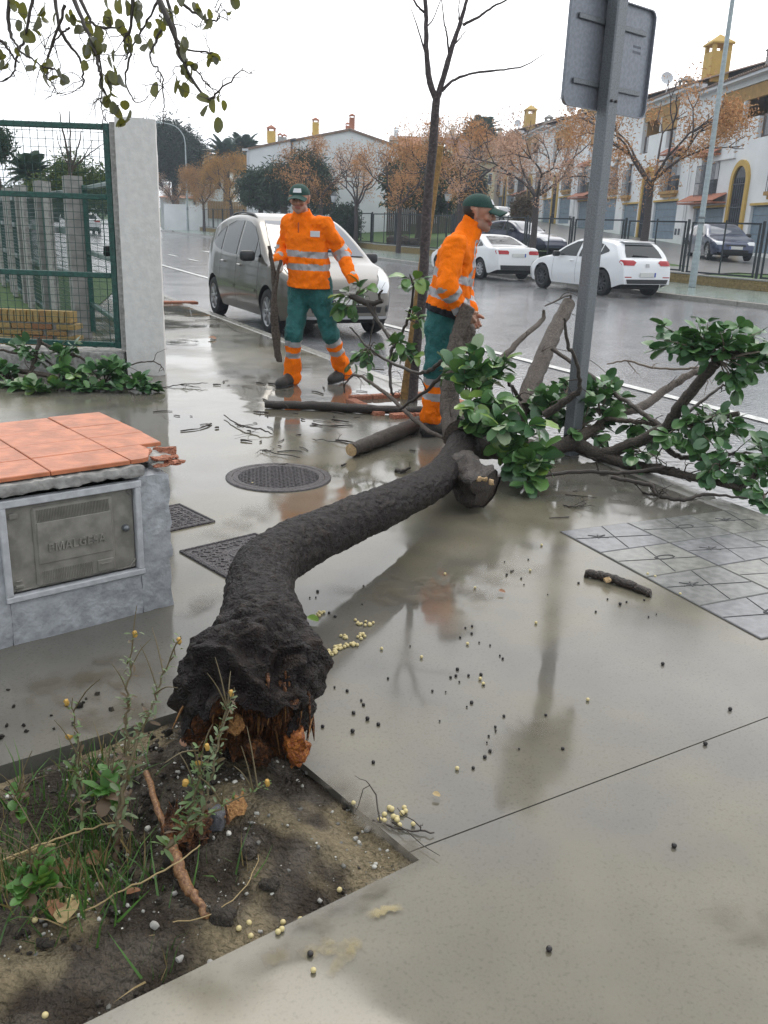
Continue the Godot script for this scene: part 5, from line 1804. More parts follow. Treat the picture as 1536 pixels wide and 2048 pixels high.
func far_fence() -> void:
	# low planter wall of yellow brick with a coping, then the steel fence behind it
	var w := thing("planter_wall", "low yellow brick planter wall with concrete coping along the far footway", "wall")
	M.yellow_brick = mottled(lin(0.22, 0.15, 0.055), lin(0.33, 0.24, 0.10), 0.9, 601, 0.8, 0.4, true, 0.05)
	var bb := MB.new()
	var nb := 0
	for r in 5:
		var u := -6.0 + 0.12 * (r % 2)
		while u < 26.0:
			bb.box(road_at(17.52, u + 0.12, rise(u) + 0.055 + r * 0.068), Vector3(0.10 + rng.randf() * 0.008, 0.060, 0.232), road_basis())
			u += 0.245
	var ob := part("brick_courses", bb, M.yellow_brick, w)
	ob.set_meta("kind", "stuff")
	var b := MB.new()
	var cp := MB.new()
	for k in 34:
		var u := -6.0 + k * 3.0
		var y := rise(u + 1.5)
		b.box(road_at(17.54 if u < 26.0 else 17.52, u + 1.5, y + 0.16), Vector3(0.10, 0.42, 2.99), road_basis())
		cp.box(road_at(17.53, u + 1.5, y + 0.385), Vector3(0.2, 0.05, 2.97), road_basis(), 0.012)
	part("core", b, M.yellow_brick, w)
	part("coping", cp, M.old_concrete, w)
	var f := thing("steel_fence", "dark steel panel fence standing behind the far planter wall", "fence")
	M.fence_steel = plain(lin(0.012, 0.02, 0.026), 0.45)
	for k in 30:
		var u0 := 0.75 + 3.0 * k
		var u1 := u0 + 2.9
		var y := rise(u0 + 1.5) + 0.42
		b = MB.new()
		b.box(road_at(17.7, u0, y + 0.78), Vector3(0.07, 1.66, 0.07), road_basis(), 0.008)
		part("post", b, M.fence_steel, f)
		b = MB.new()
		b.box(road_at(17.7, u0 + 0.14, y + 0.76), Vector3(0.04, 1.52, 0.05), road_basis())
		part("frame_bar", b, M.fence_steel, f)
		b = MB.new()
		b.box(road_at(17.7, u1 - 0.08, y + 0.76), Vector3(0.04, 1.52, 0.05), road_basis())
		part("frame_bar", b, M.fence_steel, f)
		b = MB.new()
		b.box(road_at(17.7, (u0 + u1) / 2, y + 0.82), Vector3(0.035, 1.60, 0.035), road_basis())
		part("middle_bar", b, M.fence_steel, f)
		for yy in [0.03, 1.53]:
			b = MB.new()
			b.box(road_at(17.702, (u0 + u1) / 2 + 0.03, y + yy), Vector3(0.045, 0.05, 2.74), road_basis())
			part("rail", b, M.fence_steel, f)
	# timber screen and boulders on the lawn
	var s := thing("timber_screen", "grey brown timber garden screen behind the ficus", "fence")
	var p0 := Vector3(-0.548, 1.05, -58)
	var p1 := Vector3(4.299, 1.227, -58)
	for k in 40:
		b = MB.new()
		var t := (k + 0.5) / 40.0
		b.box(p0.lerp(p1, t) + Vector3(0, 0.7, 0), Vector3(p0.distance_to(p1) / 40.0 - 0.015, 2.3 + 0.03 * (k % 3), 0.04), Basis())
		part("board", b, M.bark_brown, s)
	for e in [[Vector3(0.18, 0.549, -49.977), 0.55, "larger brown boulder on the lawn behind the fence"], [Vector3(0.905, 0.59, -49.149), 0.4, "smaller brown boulder on the lawn behind the fence"]]:
		b = MB.new()
		rough_box(b, Vector3(0, e[1] * 0.4, 0), Vector3(e[1] * 2.2, e[1] * 1.1, e[1] * 1.5), Basis(), Vector3i(6, 5, 5), e[1] * 0.4, 0.16, 12.0, e[1] * 9.0)
		var o := part("boulder", b, M.bark_brown)
		o.position = e[0]
		tag(o, e[2], "boulder")

func lamps() -> void:
	M.lamp_pole = mottled(lin(0.30, 0.36, 0.38), lin(0.40, 0.46, 0.48), 2.0, 611, 0.5)
	M.lamp_pole.metallic = 0.2
	for e in [[Vector3(9.117, 0.18, -27.475), 1.0, "tall tapered grey street lamp at the right between hatchback and blue car", Vector3(0.27, 0, 0.96), 8.4], [Vector3(-18.981, 0.657, -83.86), 1.0, "distant curved street lamp by the pine tree near the concrete pillar", Vector3(-0.98, 0, 0.2), 7.2]]:
		var o := thing("street_lamp", e[2], "street lamp", e[0], 0.0, "tall street lamps")
		var h: float = e[4]
		var d: Vector3 = (e[3] as Vector3).normalized()
		var b := MB.new()
		var pts := [[Vector3(0, -0.1, 0), 0.11], [Vector3(0, 0.9, 0), 0.105], [Vector3(0, 1.0, 0), 0.088], [Vector3(0, h * 0.5, 0), 0.075], [Vector3(0, h, 0), 0.055]]
		var s := spline(pts, 8)
		b.tube(s[0], s[1], 14, true)
		part("pole", b, M.lamp_pole, o)
		b = MB.new()
		var arm := [[Vector3(0, h - 0.02, 0), 0.05], [Vector3(0, h + 0.8, 0) + d * 0.15, 0.045], [Vector3(0, h + 1.5, 0) + d * 0.8, 0.04], [Vector3(0, h + 1.75, 0) + d * 1.9, 0.035]]
		s = spline(arm, 8)
		b.tube(s[0], s[1], 10, true)
		part("arm", b, M.lamp_pole, o)
		b = MB.new()
		rough_box(b, Vector3(0, h + 1.74, 0) + d * 2.25, Vector3(0.22, 0.12, 0.75), Basis(d.cross(Vector3.UP), Vector3.UP, -d), Vector3i(3, 3, 5), 0.05, 0.0)
		part("lamp_head", b, M.lamp_pole, o)
		b = MB.new()
		for y in [1.75, 1.9]:
			b.lathe(PackedVector2Array([Vector2(0.088, y - 0.03), Vector2(0.10, y - 0.03), Vector2(0.10, y + 0.03), Vector2(0.085, y + 0.03)]), 14)
		part("clamp_band", b, M.galv, o)
	for e in [[Vector3(-3.545, 0.97, -53), "small garden lantern on a dark post behind the clipped shrub", Vector3(-3.583, 2.991, -53)], [Vector3(2.754, 1.607, -49), "small white garden lantern left of the second worker's cap", Vector3(2.662, 3.163, -49)]]:
		var o := thing("garden_lantern", e[1], "lantern", e[0], 0.0, "small garden lanterns")
		var top: Vector3 = e[2] - e[0]
		var b := MB.new()
		b.tube(PackedVector3Array([Vector3(0, -0.5, 0), Vector3(0, top.y - 0.25, 0)]), PackedFloat32Array([0.05, 0.035]), 8)
		part("post", b, M.fence_steel, o)
		b = MB.new()
		b.lathe(PackedVector2Array([Vector2(0.0, top.y - 0.24), Vector2(0.13, top.y - 0.22), Vector2(0.21, top.y + 0.12), Vector2(0.0, top.y + 0.12)]), 6)
		part("glass", b, M.frame_white, o)
		b = MB.new()
		b.lathe(PackedVector2Array([Vector2(0.24, top.y + 0.125), Vector2(0.10, top.y + 0.28), Vector2(0.03, top.y + 0.32), Vector2(0.02, top.y + 0.40), Vector2(0.0, top.y + 0.41)]), 6)
		part("cap", b, M.fence_steel, o)

func sign_post() -> void:
	var a := Vector3(0.958, 2.153, -5.78)
	var c := Vector3(1.589, 2.154, -6.33)
	var x := Vector3(c.x - a.x, 0, c.z - a.z).normalized()
	var z := x.cross(Vector3.UP)          # back of the sign, towards the viewer
	var bs := Basis(x, Vector3.UP, z)
	var at := Vector3(1.262, 0, -5.82)
	var o := thing("road_sign", "back of a grey traffic sign plate on a galvanised square post", "traffic sign")
	o.transform = Transform3D(bs, at)
	var b := MB.new()
	b.box(Vector3(0, 1.45, 0), Vector3(0.10, 2.95, 0.085), Basis(), 0.008)
	part("post", b, M.galv, o)
	var mid := bs.inverse() * ((a + c) / 2 - at) - Vector3(0.11, 0, 0)
	var w := Vector2(a.x - c.x, a.z - c.z).length()
	var y0 := (a.y + c.y) / 2
	var h := 0.62
	var r := 0.05
	var poly := PackedVector2Array()
	for e in [[1, -1, -90], [1, 1, 0], [-1, 1, 90], [-1, -1, 180]]:
		for k in 6:
			var an := deg_to_rad(e[2] + k * 18.0)
			poly.append(Vector2(e[0] * (w / 2 - r) + cos(an) * r, e[1] * (h / 2 - r) + sin(an) * r))
	var xf := Transform3D(Basis(), Vector3(mid.x, y0 + h / 2, -0.062))
	b = MB.new()
	b.prism(poly, xf, -0.003, 0.0)
	var pl := part("plate", b, M.sign_back, o)
	# turned rim
	b = MB.new()
	for k in poly.size():
		var p := poly[k]
		var q := poly[(k + 1) % poly.size()]
		var pi := p * (1.0 - 0.010 / p.length())
		var qi := q * (1.0 - 0.010 / q.length())
		b.quad(xf * Vector3(p.x, p.y, 0.0), xf * Vector3(q.x, q.y, 0.0), xf * Vector3(q.x, q.y, 0.02), xf * Vector3(p.x, p.y, 0.02), Vector3(p.x, p.y, 0))
		b.quad(xf * Vector3(p.x, p.y, 0.02), xf * Vector3(q.x, q.y, 0.02), xf * Vector3(qi.x, qi.y, 0.02), xf * Vector3(pi.x, pi.y, 0.02), Vector3.BACK)
		b.quad(xf * Vector3(pi.x, pi.y, 0.02), xf * Vector3(qi.x, qi.y, 0.02), xf * Vector3(qi.x, qi.y, 0.001), xf * Vector3(pi.x, pi.y, 0.001), -Vector3(p.x, p.y, 0))
	part("rim", b, M.sign_back, pl)
	b = MB.new()
	for yy in [0.14, 0.48]:
		b.box(Vector3(mid.x, y0 + yy, -0.053), Vector3(w * 0.8, 0.03, 0.016), Basis(), 0.003)
	part("bracket", b, M.galv, o)
	b = MB.new()
	for xx in [-0.02, 0.02]:
		b.lathe(PackedVector2Array([Vector2(0.0, 0.012), Vector2(0.007, 0.012), Vector2(0.009, 0.006), Vector2(0.009, 0.0)]), 8, Transform3D(Basis(Vector3.RIGHT, Vector3.BACK, Vector3.DOWN), Vector3(xx, y0 + 0.05, 0.0425)))
	part("bolts", b, M.iron, o)
	# faint stamped maker's lines on the back
	b = MB.new()
	for e in [[0.0, 0.09], [-0.03, 0.07]]:
		for k in 7:
			b.box(Vector3(mid.x + 0.235 + k * 0.0125, y0 + 0.40 + e[0], -0.0615), Vector3(0.008, 0.014, 0.001), Basis())
	part("stamp", b, plain(lin(0.12, 0.13, 0.16), 0.6), pl)


var leaf_left := 0

# a spray of twigs with single leaves; leaves past the budget go into one joined part
func leafy(parent: Node, base: Vector3, cen: Vector3, rad: Vector3, count: int, size: float, twigs := 7, tone := -1) -> void:
	var b := MB.new()
	var tips := []
	for k in twigs:
		var d := Vector3(rng.randfn(0, 0.55), rng.randfn(0, 0.5), rng.randfn(0, 0.55))
		var tip := cen + d.limit_length(1.15) * rad
		tip.y = maxf(tip.y, 0.03)
		var mid := base.lerp(tip, 0.5) + Vector3(rng.randfn(0, 0.015), rng.randfn(0.01, 0.015), rng.randfn(0, 0.015))
		tips.append([base, mid, tip])
		limb(b, [[base, 0.006], [mid, 0.004], [tip, 0.002]], 5, 3, 0.1, false)
	var sp := part("leaf_spray", b, M.twig_pale if tone < 0 else M.twig, parent)
	var rest := []
	for k in count:
		var tw: Array = tips[k % twigs]
		var t := 0.35 + 0.65 * pow(rng.randf(), 0.7)
		var p: Vector3 = (tw[0] as Vector3).lerp(tw[1], t * 2.0) if t < 0.5 else (tw[1] as Vector3).lerp(tw[2], t * 2.0 - 1.0)
		var along: Vector3 = ((tw[2] as Vector3) - (tw[0] as Vector3)).normalized()
		var dir := (along * 0.55 + Vector3(rng.randfn(0, 0.6), rng.randfn(-0.05, 0.4), rng.randfn(0, 0.6))).normalized()
		var up := (Vector3.UP * 1.1 + Vector3(rng.randfn(0, 0.55), rng.randfn(0, 0.3), rng.randfn(0, 0.55))).normalized()
		var x := dir.cross(up).normalized()
		up = x.cross(dir)
		var s := size * (0.62 + 0.6 * rng.randf())
		if p.y + dir.y * s < 0.02:
			dir.y = absf(dir.y) * 0.3
			dir = dir.normalized()
			x = dir.cross(Vector3.UP).normalized()
			up = x.cross(dir)
		var xf := Transform3D(Basis(x, up, -dir) * s, p + dir * 0.01)
		var m := rng.randi() % 4
		var q := rng.randf()
		var col := 0 if q < 0.34 else (1 if q < 0.58 else (2 if q < 0.80 else (3 if q < 0.92 else 4)))
		if leaf_left > 0:
			leaf_left -= 1
			put("leaf", M.leaf_meshes[m], M.leaf[col], sp).transform = xf
		else:
			rest.append([xf, m, col])
	if rest.size() > 0:
		for m in 2:
			var xs := []
			for e in rest:
				if e[1] % 2 == m:
					xs.append(e[0])
			if xs.size() > 0:
				many("small_leaves", M.leaf_meshes[m], M.leaf[[0, 2][m]], xs, null, sp)

func sprout(b: MB, path: PackedVector3Array, n: int, len_: float, r: float) -> void:   # bare side twigs
	for k in n:
		var i := 1 + rng.randi() % (path.size() - 2)
		var p := path[i]
		var along := (path[i + 1] - path[i]).normalized()
		var d := (along * 0.7 + Vector3(rng.randfn(0, 0.6), rng.randfn(0.15, 0.5), rng.randfn(0, 0.6))).normalized()
		var l := len_ * (0.4 + rng.randf())
		var q := p + d * l * 0.5 + Vector3(rng.randfn(0, 0.02), rng.randfn(0, 0.02), rng.randfn(0, 0.02))
		var e := p + d * l + Vector3(rng.randfn(0, 0.05), rng.randfn(-0.02, 0.04), rng.randfn(0, 0.05))
		q.y = maxf(q.y, 0.012)
		e.y = maxf(e.y, 0.012)
		limb(b, [[p, r], [q, r * 0.7], [e, r * 0.35]], 5, 3, 0.1, true, 0.012)
		if rng.randf() < 0.7:
			var f := q + (d + Vector3(rng.randfn(0, 0.6), rng.randfn(0, 0.4), rng.randfn(0, 0.6))).normalized() * l * 0.4
			f.y = maxf(f.y, 0.012)
			limb(b, [[q, r * 0.6], [f, r * 0.3]], 4, 3, 0.1, true, 0.01)

func make_fallen_tree() -> void:
	var o := thing("fallen_tree", "uprooted tree lying across the wet pavement with dark bark and torn root end", "tree")
	var pts := [[Vector3(-0.331, 0.15, -2), 0.168], [Vector3(-0.332, 0.2, -2.072), 0.188], [Vector3(-0.336, 0.25, -2.176), 0.178], [Vector3(-0.346, 0.28, -2.329), 0.134], [Vector3(-0.385, 0.295, -2.537), 0.111], [Vector3(-0.399, 0.295, -2.77), 0.11], [Vector3(-0.335, 0.28, -3.034), 0.104], [Vector3(-0.16, 0.25, -3.433), 0.098], [Vector3(0.049, 0.225, -3.841), 0.095], [Vector3(0.272, 0.19, -4.377), 0.094], [Vector3(0.445, 0.17, -5.05), 0.108], [Vector3(0.494, 0.19, -5.611), 0.1]]
	var s := spline(pts, 46)
	var path: PackedVector3Array = s[0]
	var rad: PackedFloat32Array = s[1]
	var lump := noise(201, 3.2, 3)
	var fine := noise(202, 17.0, 4)
	var plate := noise(203, 19.0, 2, FastNoiseLite.TYPE_CELLULAR)
	plate.cellular_return_type = FastNoiseLite.RETURN_DISTANCE2_SUB
	var warp := noise(204, 8.0, 2)
	var seg := 120
	var rows := []
	var tones := PackedFloat32Array()
	var along := 0.0
	var n := path.size()
	var A := Vector3.RIGHT
	var core := PackedVector3Array()
	for k in n:
		var d := (path[mini(k + 1, n - 1)] - path[maxi(k - 1, 0)]).normalized()
		A = (A - d * A.dot(d)).normalized()
		var B := d.cross(A)
		var root := 1.0 - smoothstep(62.0, 163.0, float(k))
		var row := PackedVector3Array()
		for q in seg + 1:
			var an := TAU * (q % seg) / seg
			var od := A * cos(an) + B * sin(an)
			var p := path[k] + od * rad[k]
			var w := Vector3(warp.get_noise_3dv(p), warp.get_noise_3dv(p + Vector3(9, 0, 0)), warp.get_noise_3dv(p + Vector3(0, 9, 0))) * 0.05
			var r := rad[k]
			r *= 1.0 + lump.get_noise_3dv(p * 0.7) * 0.06 + root * (lump.get_noise_3dv(p * 1.3 + Vector3(5, 5, 5)) * 0.36 + warp.get_noise_3dv(p * 1.2) * 0.18 + lump.get_noise_3dv(p * 5.0) * 0.10)
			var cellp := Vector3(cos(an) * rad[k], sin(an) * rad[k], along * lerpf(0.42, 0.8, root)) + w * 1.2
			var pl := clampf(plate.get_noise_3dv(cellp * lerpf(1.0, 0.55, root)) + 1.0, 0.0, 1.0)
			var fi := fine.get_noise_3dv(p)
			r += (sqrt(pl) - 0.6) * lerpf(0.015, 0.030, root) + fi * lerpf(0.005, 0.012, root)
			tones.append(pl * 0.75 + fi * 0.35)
			var pp := path[k] + od * r
			if k < 25:   # ragged torn edge
				pp -= d * (lump.get_noise_3dv(od * 0.4 + Vector3(3, 3, 3)) * 0.09 + warp.get_noise_3dv(od * 0.5) * 0.03) * (1.0 - k / 25.0)
			pp.y = maxf(pp.y, 0.004 if k > 106 else -0.07)
			row.append(pp)
		rows.append(row)
		core.append(path[k])
		if k + 1 < n:
			along += path[k].distance_to(path[k + 1])
	var b := MB.new()
	b.grid(rows, false, core)
	for k in b.v.size():   # bark by relief: reddish black in cracks, wet highlights painted lighter on crests
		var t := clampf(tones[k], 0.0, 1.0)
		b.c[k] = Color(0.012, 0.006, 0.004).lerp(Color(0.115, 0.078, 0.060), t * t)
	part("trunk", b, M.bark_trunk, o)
	torn_root(o, rows[0], path[0], (path[0] - path[4]).normalized())
	# broken stub with a dark hollow
	b = MB.new()
	var st := limb(b, [[Vector3(0.401, 0.18, -4.851), 0.06], [Vector3(0.434, 0.165, -4.588), 0.11], [Vector3(0.491, 0.145, -4.449), 0.115], [Vector3(0.531, 0.135, -4.395), 0.103]], 28, 8, 0.5, false)
	var stub := part("broken_stub", b, M.bark_dark, o)
	b = MB.new()
	var sp: PackedVector3Array = st[0]
	var sd := (sp[-1] - sp[-4]).normalized()
	b.tube(PackedVector3Array([sp[-1] - sd * 0.005, sp[-1] - sd * 0.05, sp[-1] - sd * 0.09]), PackedFloat32Array([0.098, 0.075, 0.03]), 24, true, 0.6, NZ)
	part("hollow", b, M.bark_dark, stub)
	b = MB.new()
	rough_box(b, Vector3.ZERO, Vector3(0.055, 0.02, 0.025), Basis(), Vector3i(5, 2, 3), 0.006, 0.012, 40.0, 3.0)
	rough_box(b, Vector3(0.045, -0.012, 0.01), Vector3(0.03, 0.03, 0.02), Basis(), Vector3i(4, 3, 3), 0.006, 0.01, 40.0, 7.0)
	part("pale_wood_chip", b, M.cut_wood, stub).position = sp[-1] + Vector3(-0.03, 0.075, 0.06)
	# limbs
	var limbs := [
		[[[Vector3(0.443, 0.224, -5.25), 0.1], [Vector3(0.409, 0.287, -5.5), 0.072], [Vector3(0.398, 0.404, -5.65), 0.062], [Vector3(0.414, 0.569, -5.75), 0.058], [Vector3(0.435, 0.704, -5.85), 0.055], [Vector3(0.475, 0.845, -5.92), 0.052], [Vector3(0.513, 0.952, -5.95), 0.046]], M.bark_grey, 14, 3],
		[[[Vector3(0.543, 0.764, -5.88), 0.024], [Vector3(0.532, 0.817, -5.9), 0.028], [Vector3(0.521, 0.774, -5.9), 0.04], [Vector3(0.491, 0.672, -5.86), 0.045]], M.bark_grey, 10, 0],
		[[[Vector3(0.914, 0.152, -6.05), 0.068], [Vector3(1.001, 0.291, -6.3), 0.066], [Vector3(1.155, 0.492, -6.7), 0.066], [Vector3(1.29, 0.673, -7.05), 0.062], [Vector3(1.462, 0.893, -7.4), 0.056]], M.bark_grey, 14, 3],
		[[[Vector3(0.498, 0.186, -5.25), 0.1], [Vector3(0.753, 0.124, -5.4), 0.075], [Vector3(1.051, 0.083, -5.6), 0.06], [Vector3(1.243, 0.097, -5.7), 0.05], [Vector3(1.371, 0.06, -5.65), 0.046], [Vector3(1.436, 0.061, -5.6), 0.042], [Vector3(1.582, 0.159, -5.5), 0.038], [Vector3(1.763, 0.296, -5.4), 0.035], [Vector3(1.873, 0.34, -5.35), 0.027], [Vector3(2.013, 0.391, -5.3), 0.022], [Vector3(2.135, 0.434, -5.25), 0.015]], M.bark_brown, 12, 5],
		[[[Vector3(1.02, 0.073, -5.65), 0.042], [Vector3(1.251, 0.113, -5.75), 0.042], [Vector3(1.459, 0.185, -5.9), 0.038], [Vector3(1.586, 0.26, -6.05), 0.036], [Vector3(1.815, 0.268, -6.2), 0.033], [Vector3(2.039, 0.375, -6.4), 0.03], [Vector3(2.217, 0.462, -6.5), 0.026], [Vector3(2.372, 0.52, -6.6), 0.021]], M.bark_grey, 12, 5],
		[[[Vector3(1.763, 0.293, -5.4), 0.037], [Vector3(1.803, 0.438, -5.35), 0.036], [Vector3(1.89, 0.618, -5.3), 0.033], [Vector3(1.951, 0.733, -5.25), 0.03]], M.bark_brown, 12, 2],
		[[[Vector3(1.437, 0.044, -5.6), 0.04], [Vector3(1.591, 0.039, -5.4), 0.034], [Vector3(1.71, 0.051, -5.3), 0.03], [Vector3(1.833, 0.063, -5.1), 0.025], [Vector3(1.939, 0.073, -4.95), 0.021], [Vector3(2.052, 0.07, -4.85), 0.016]], M.bark_brown, 10, 6],
		[[[Vector3(0.932, 0.064, -5), 0.011], [Vector3(1.176, 0.065, -5.1), 0.013], [Vector3(1.435, 0.069, -5.1), 0.012], [Vector3(1.708, 0.084, -5.2), 0.012], [Vector3(1.799, 0.069, -5.2), 0.011], [Vector3(1.828, 0.049, -5.05), 0.008]], M.twig, 7, 5],
		[[[Vector3(1.334, 0.071, -4.98), 0.012], [Vector3(1.533, 0.064, -4.86), 0.013], [Vector3(1.547, 0.044, -4.74), 0.013], [Vector3(1.668, 0.04, -4.68), 0.012], [Vector3(1.822, 0.061, -4.73), 0.009], [Vector3(2.028, 0.061, -4.68), 0.005]], M.twig, 7, 6],
		[[[Vector3(1.23, 0.598, -6.7), 0.016], [Vector3(1.463, 0.458, -6.3), 0.017], [Vector3(1.549, 0.397, -6.05), 0.016], [Vector3(1.629, 0.36, -5.7), 0.016], [Vector3(1.73, 0.297, -5.45), 0.016]], M.bark_brown, 8, 4],
		[[[Vector3(1.084, 0.928, -5.6), 0.008], [Vector3(1.13, 0.762, -5.62), 0.011], [Vector3(1.188, 0.669, -5.62), 0.012], [Vector3(1.242, 0.486, -5.65), 0.015], [Vector3(1.192, 0.406, -5.7), 0.024], [Vector3(1.047, 0.273, -5.75), 0.03]], M.bark_brown, 9, 6],
		[[[Vector3(0.647, 0.42, -5.9), 0.024], [Vector3(0.755, 0.503, -6.3), 0.024], [Vector3(0.956, 0.652, -6.6), 0.022], [Vector3(1.161, 0.781, -6.9), 0.019], [Vector3(1.184, 0.865, -6.95), 0.012]], M.bark_grey, 10, 4],
		[[[Vector3(0.711, 0.558, -5.9), 0.014], [Vector3(0.828, 0.442, -5.95), 0.013], [Vector3(0.92, 0.326, -6), 0.013]], M.twig, 7, 4],
		[[[Vector3(1.482, 0.245, -5.85), 0.016], [Vector3(1.607, 0.268, -5.7), 0.016], [Vector3(1.735, 0.293, -5.5), 0.014]], M.bark_grey, 8, 1],
		[[[Vector3(1.83, 0.377, -5.35), 0.011], [Vector3(2.054, 0.515, -5.5), 0.009], [Vector3(2.16, 0.561, -5.55), 0.008], [Vector3(2.218, 0.554, -5.55), 0.005]], M.twig, 6, 3],
		[[[Vector3(1.749, 0.26, -5.4), 0.02], [Vector3(1.754, 0.182, -5.35), 0.019], [Vector3(1.84, 0.134, -5.3), 0.016], [Vector3(1.985, 0.146, -5.2), 0.013], [Vector3(2.134, 0.147, -5.1), 0.009]], M.bark_brown, 8, 5],
		[[[Vector3(1.87, 0.137, -5.28), 0.011], [Vector3(2.079, 0.159, -5.3), 0.011], [Vector3(2.214, 0.174, -5.3), 0.009], [Vector3(2.359, 0.167, -5.3), 0.007]], M.twig, 6, 5],
		[[[Vector3(2.048, 0.064, -4.86), 0.014], [Vector3(2.165, 0.127, -4.95), 0.015], [Vector3(2.297, 0.231, -5.1), 0.014]], M.bark_brown, 8, 2],
		[[[Vector3(1.783, 0.432, -7.2), 0.006], [Vector3(1.948, 0.462, -7.2), 0.008], [Vector3(2.128, 0.438, -7), 0.009], [Vector3(2.318, 0.476, -6.8), 0.01], [Vector3(2.365, 0.513, -6.62), 0.012]], M.twig_pale, 6, 4],
		[[[Vector3(2.005, 0.809, -5.25), 0.012], [Vector3(2.164, 0.773, -5.3), 0.013], [Vector3(2.329, 0.724, -5.35), 0.012]], M.bark_brown, 7, 1],
		[[[Vector3(1.215, 0.884, -7.1), 0.006], [Vector3(1.464, 0.957, -7.4), 0.01], [Vector3(1.432, 0.847, -7.35), 0.012], [Vector3(1.367, 0.731, -7.2), 0.014]], M.twig, 6, 5],
		[[[Vector3(-0.325, 0.668, -7), 0.007], [Vector3(-0.137, 0.517, -6.8), 0.01], [Vector3(0.088, 0.458, -6.4), 0.012], [Vector3(0.242, 0.475, -6.1), 0.013], [Vector3(0.349, 0.602, -5.8), 0.016]], M.twig, 7, 2],
		[[[Vector3(0.085, 0.21, -6.1), 0.009], [Vector3(0.25, 0.368, -5.95), 0.012], [Vector3(0.37, 0.527, -5.8), 0.016]], M.twig, 7, 1],
	]
	for e in limbs:
		b = MB.new()
		var r := limb(b, e[0], e[2], 7, 0.16, true, 0.012)
		if e[3] > 0:
			sprout(b, r[0], e[3], 0.16, 0.005)
		part("branch", b, e[1], o)
	# leaf sprays: nearest first, so that single leaves go where they show largest
	leaf_left = 300
	leafy(o, Vector3(0.691, 0.221, -5.2), Vector3(0.73, 0.214, -4.98), Vector3(0.24, 0.15, 0.16), 124, 0.123, 11)
	leafy(o, Vector3(0.573, 0.425, -5.4), Vector3(0.628, 0.377, -5.15), Vector3(0.22, 0.14, 0.15), 97, 0.120, 10)
	leafy(o, Vector3(0.515, 0.413, -5.45), Vector3(0.536, 0.596, -5.4), Vector3(0.17, 0.19, 0.15), 114, 0.117, 10)
	leafy(o, Vector3(0.815, 0.194, -5.2), Vector3(0.815, 0.124, -4.9), Vector3(0.20, 0.08, 0.12), 54, 0.117, 8)
	leafy(o, Vector3(1.95, 0.742, -5.25), Vector3(1.776, 0.842, -5.2), Vector3(0.24, 0.14, 0.18), 124, 0.102, 11)
	leafy(o, Vector3(1.968, 0.763, -5.25), Vector3(1.946, 0.901, -5.25), Vector3(0.16, 0.14, 0.16), 70, 0.099, 9)
	leafy(o, Vector3(1.984, 0.755, -5.25), Vector3(2.138, 0.814, -5.25), Vector3(0.22, 0.12, 0.16), 109, 0.099, 11)
	leafy(o, Vector3(1.971, 0.743, -5.25), Vector3(2.05, 0.656, -5.25), Vector3(0.08, 0.10, 0.08), 42, 0.094, 6)
	leafy(o, Vector3(1.207, 0.16, -6), Vector3(1.157, 0.316, -6.1), Vector3(0.20, 0.16, 0.18), 92, 0.115, 10)
	leafy(o, Vector3(1.342, 0.187, -5.9), Vector3(1.337, 0.229, -5.9), Vector3(0.20, 0.13, 0.16), 92, 0.104, 10)
	leafy(o, Vector3(1.478, 0.242, -6), Vector3(1.501, 0.393, -6.1), Vector3(0.18, 0.13, 0.15), 87, 0.099, 10)
	leafy(o, Vector3(1.323, 0.285, -6.5), Vector3(1.411, 0.346, -6.6), Vector3(0.20, 0.10, 0.12), 54, 0.104, 8)
	leafy(o, Vector3(1.822, 0.326, -5.35), Vector3(1.888, 0.283, -5.2), Vector3(0.16, 0.10, 0.14), 70, 0.099, 9)
	leafy(o, Vector3(1.983, 0.38, -5.3), Vector3(2.014, 0.35, -5.2), Vector3(0.14, 0.10, 0.12), 54, 0.094, 8)
	leafy(o, Vector3(2.011, 0.142, -5.1), Vector3(2.027, 0.167, -4.95), Vector3(0.20, 0.10, 0.14), 70, 0.094, 9)
	leafy(o, Vector3(2.275, 0.184, -5.1), Vector3(2.236, 0.178, -5), Vector3(0.14, 0.16, 0.14), 70, 0.099, 9)
	leafy(o, Vector3(2.177, 0.051, -4.8), Vector3(2.14, 0.094, -4.7), Vector3(0.06, 0.12, 0.10), 27, 0.094, 6)
	leafy(o, Vector3(1.701, 0.201, -5.9), Vector3(1.743, 0.197, -5.8), Vector3(0.13, 0.09, 0.12), 42, 0.094, 7)
	leafy(o, Vector3(1.574, 0.118, -5.5), Vector3(1.647, 0.097, -5.4), Vector3(0.10, 0.06, 0.10), 23, 0.094, 6)
	other_branches()

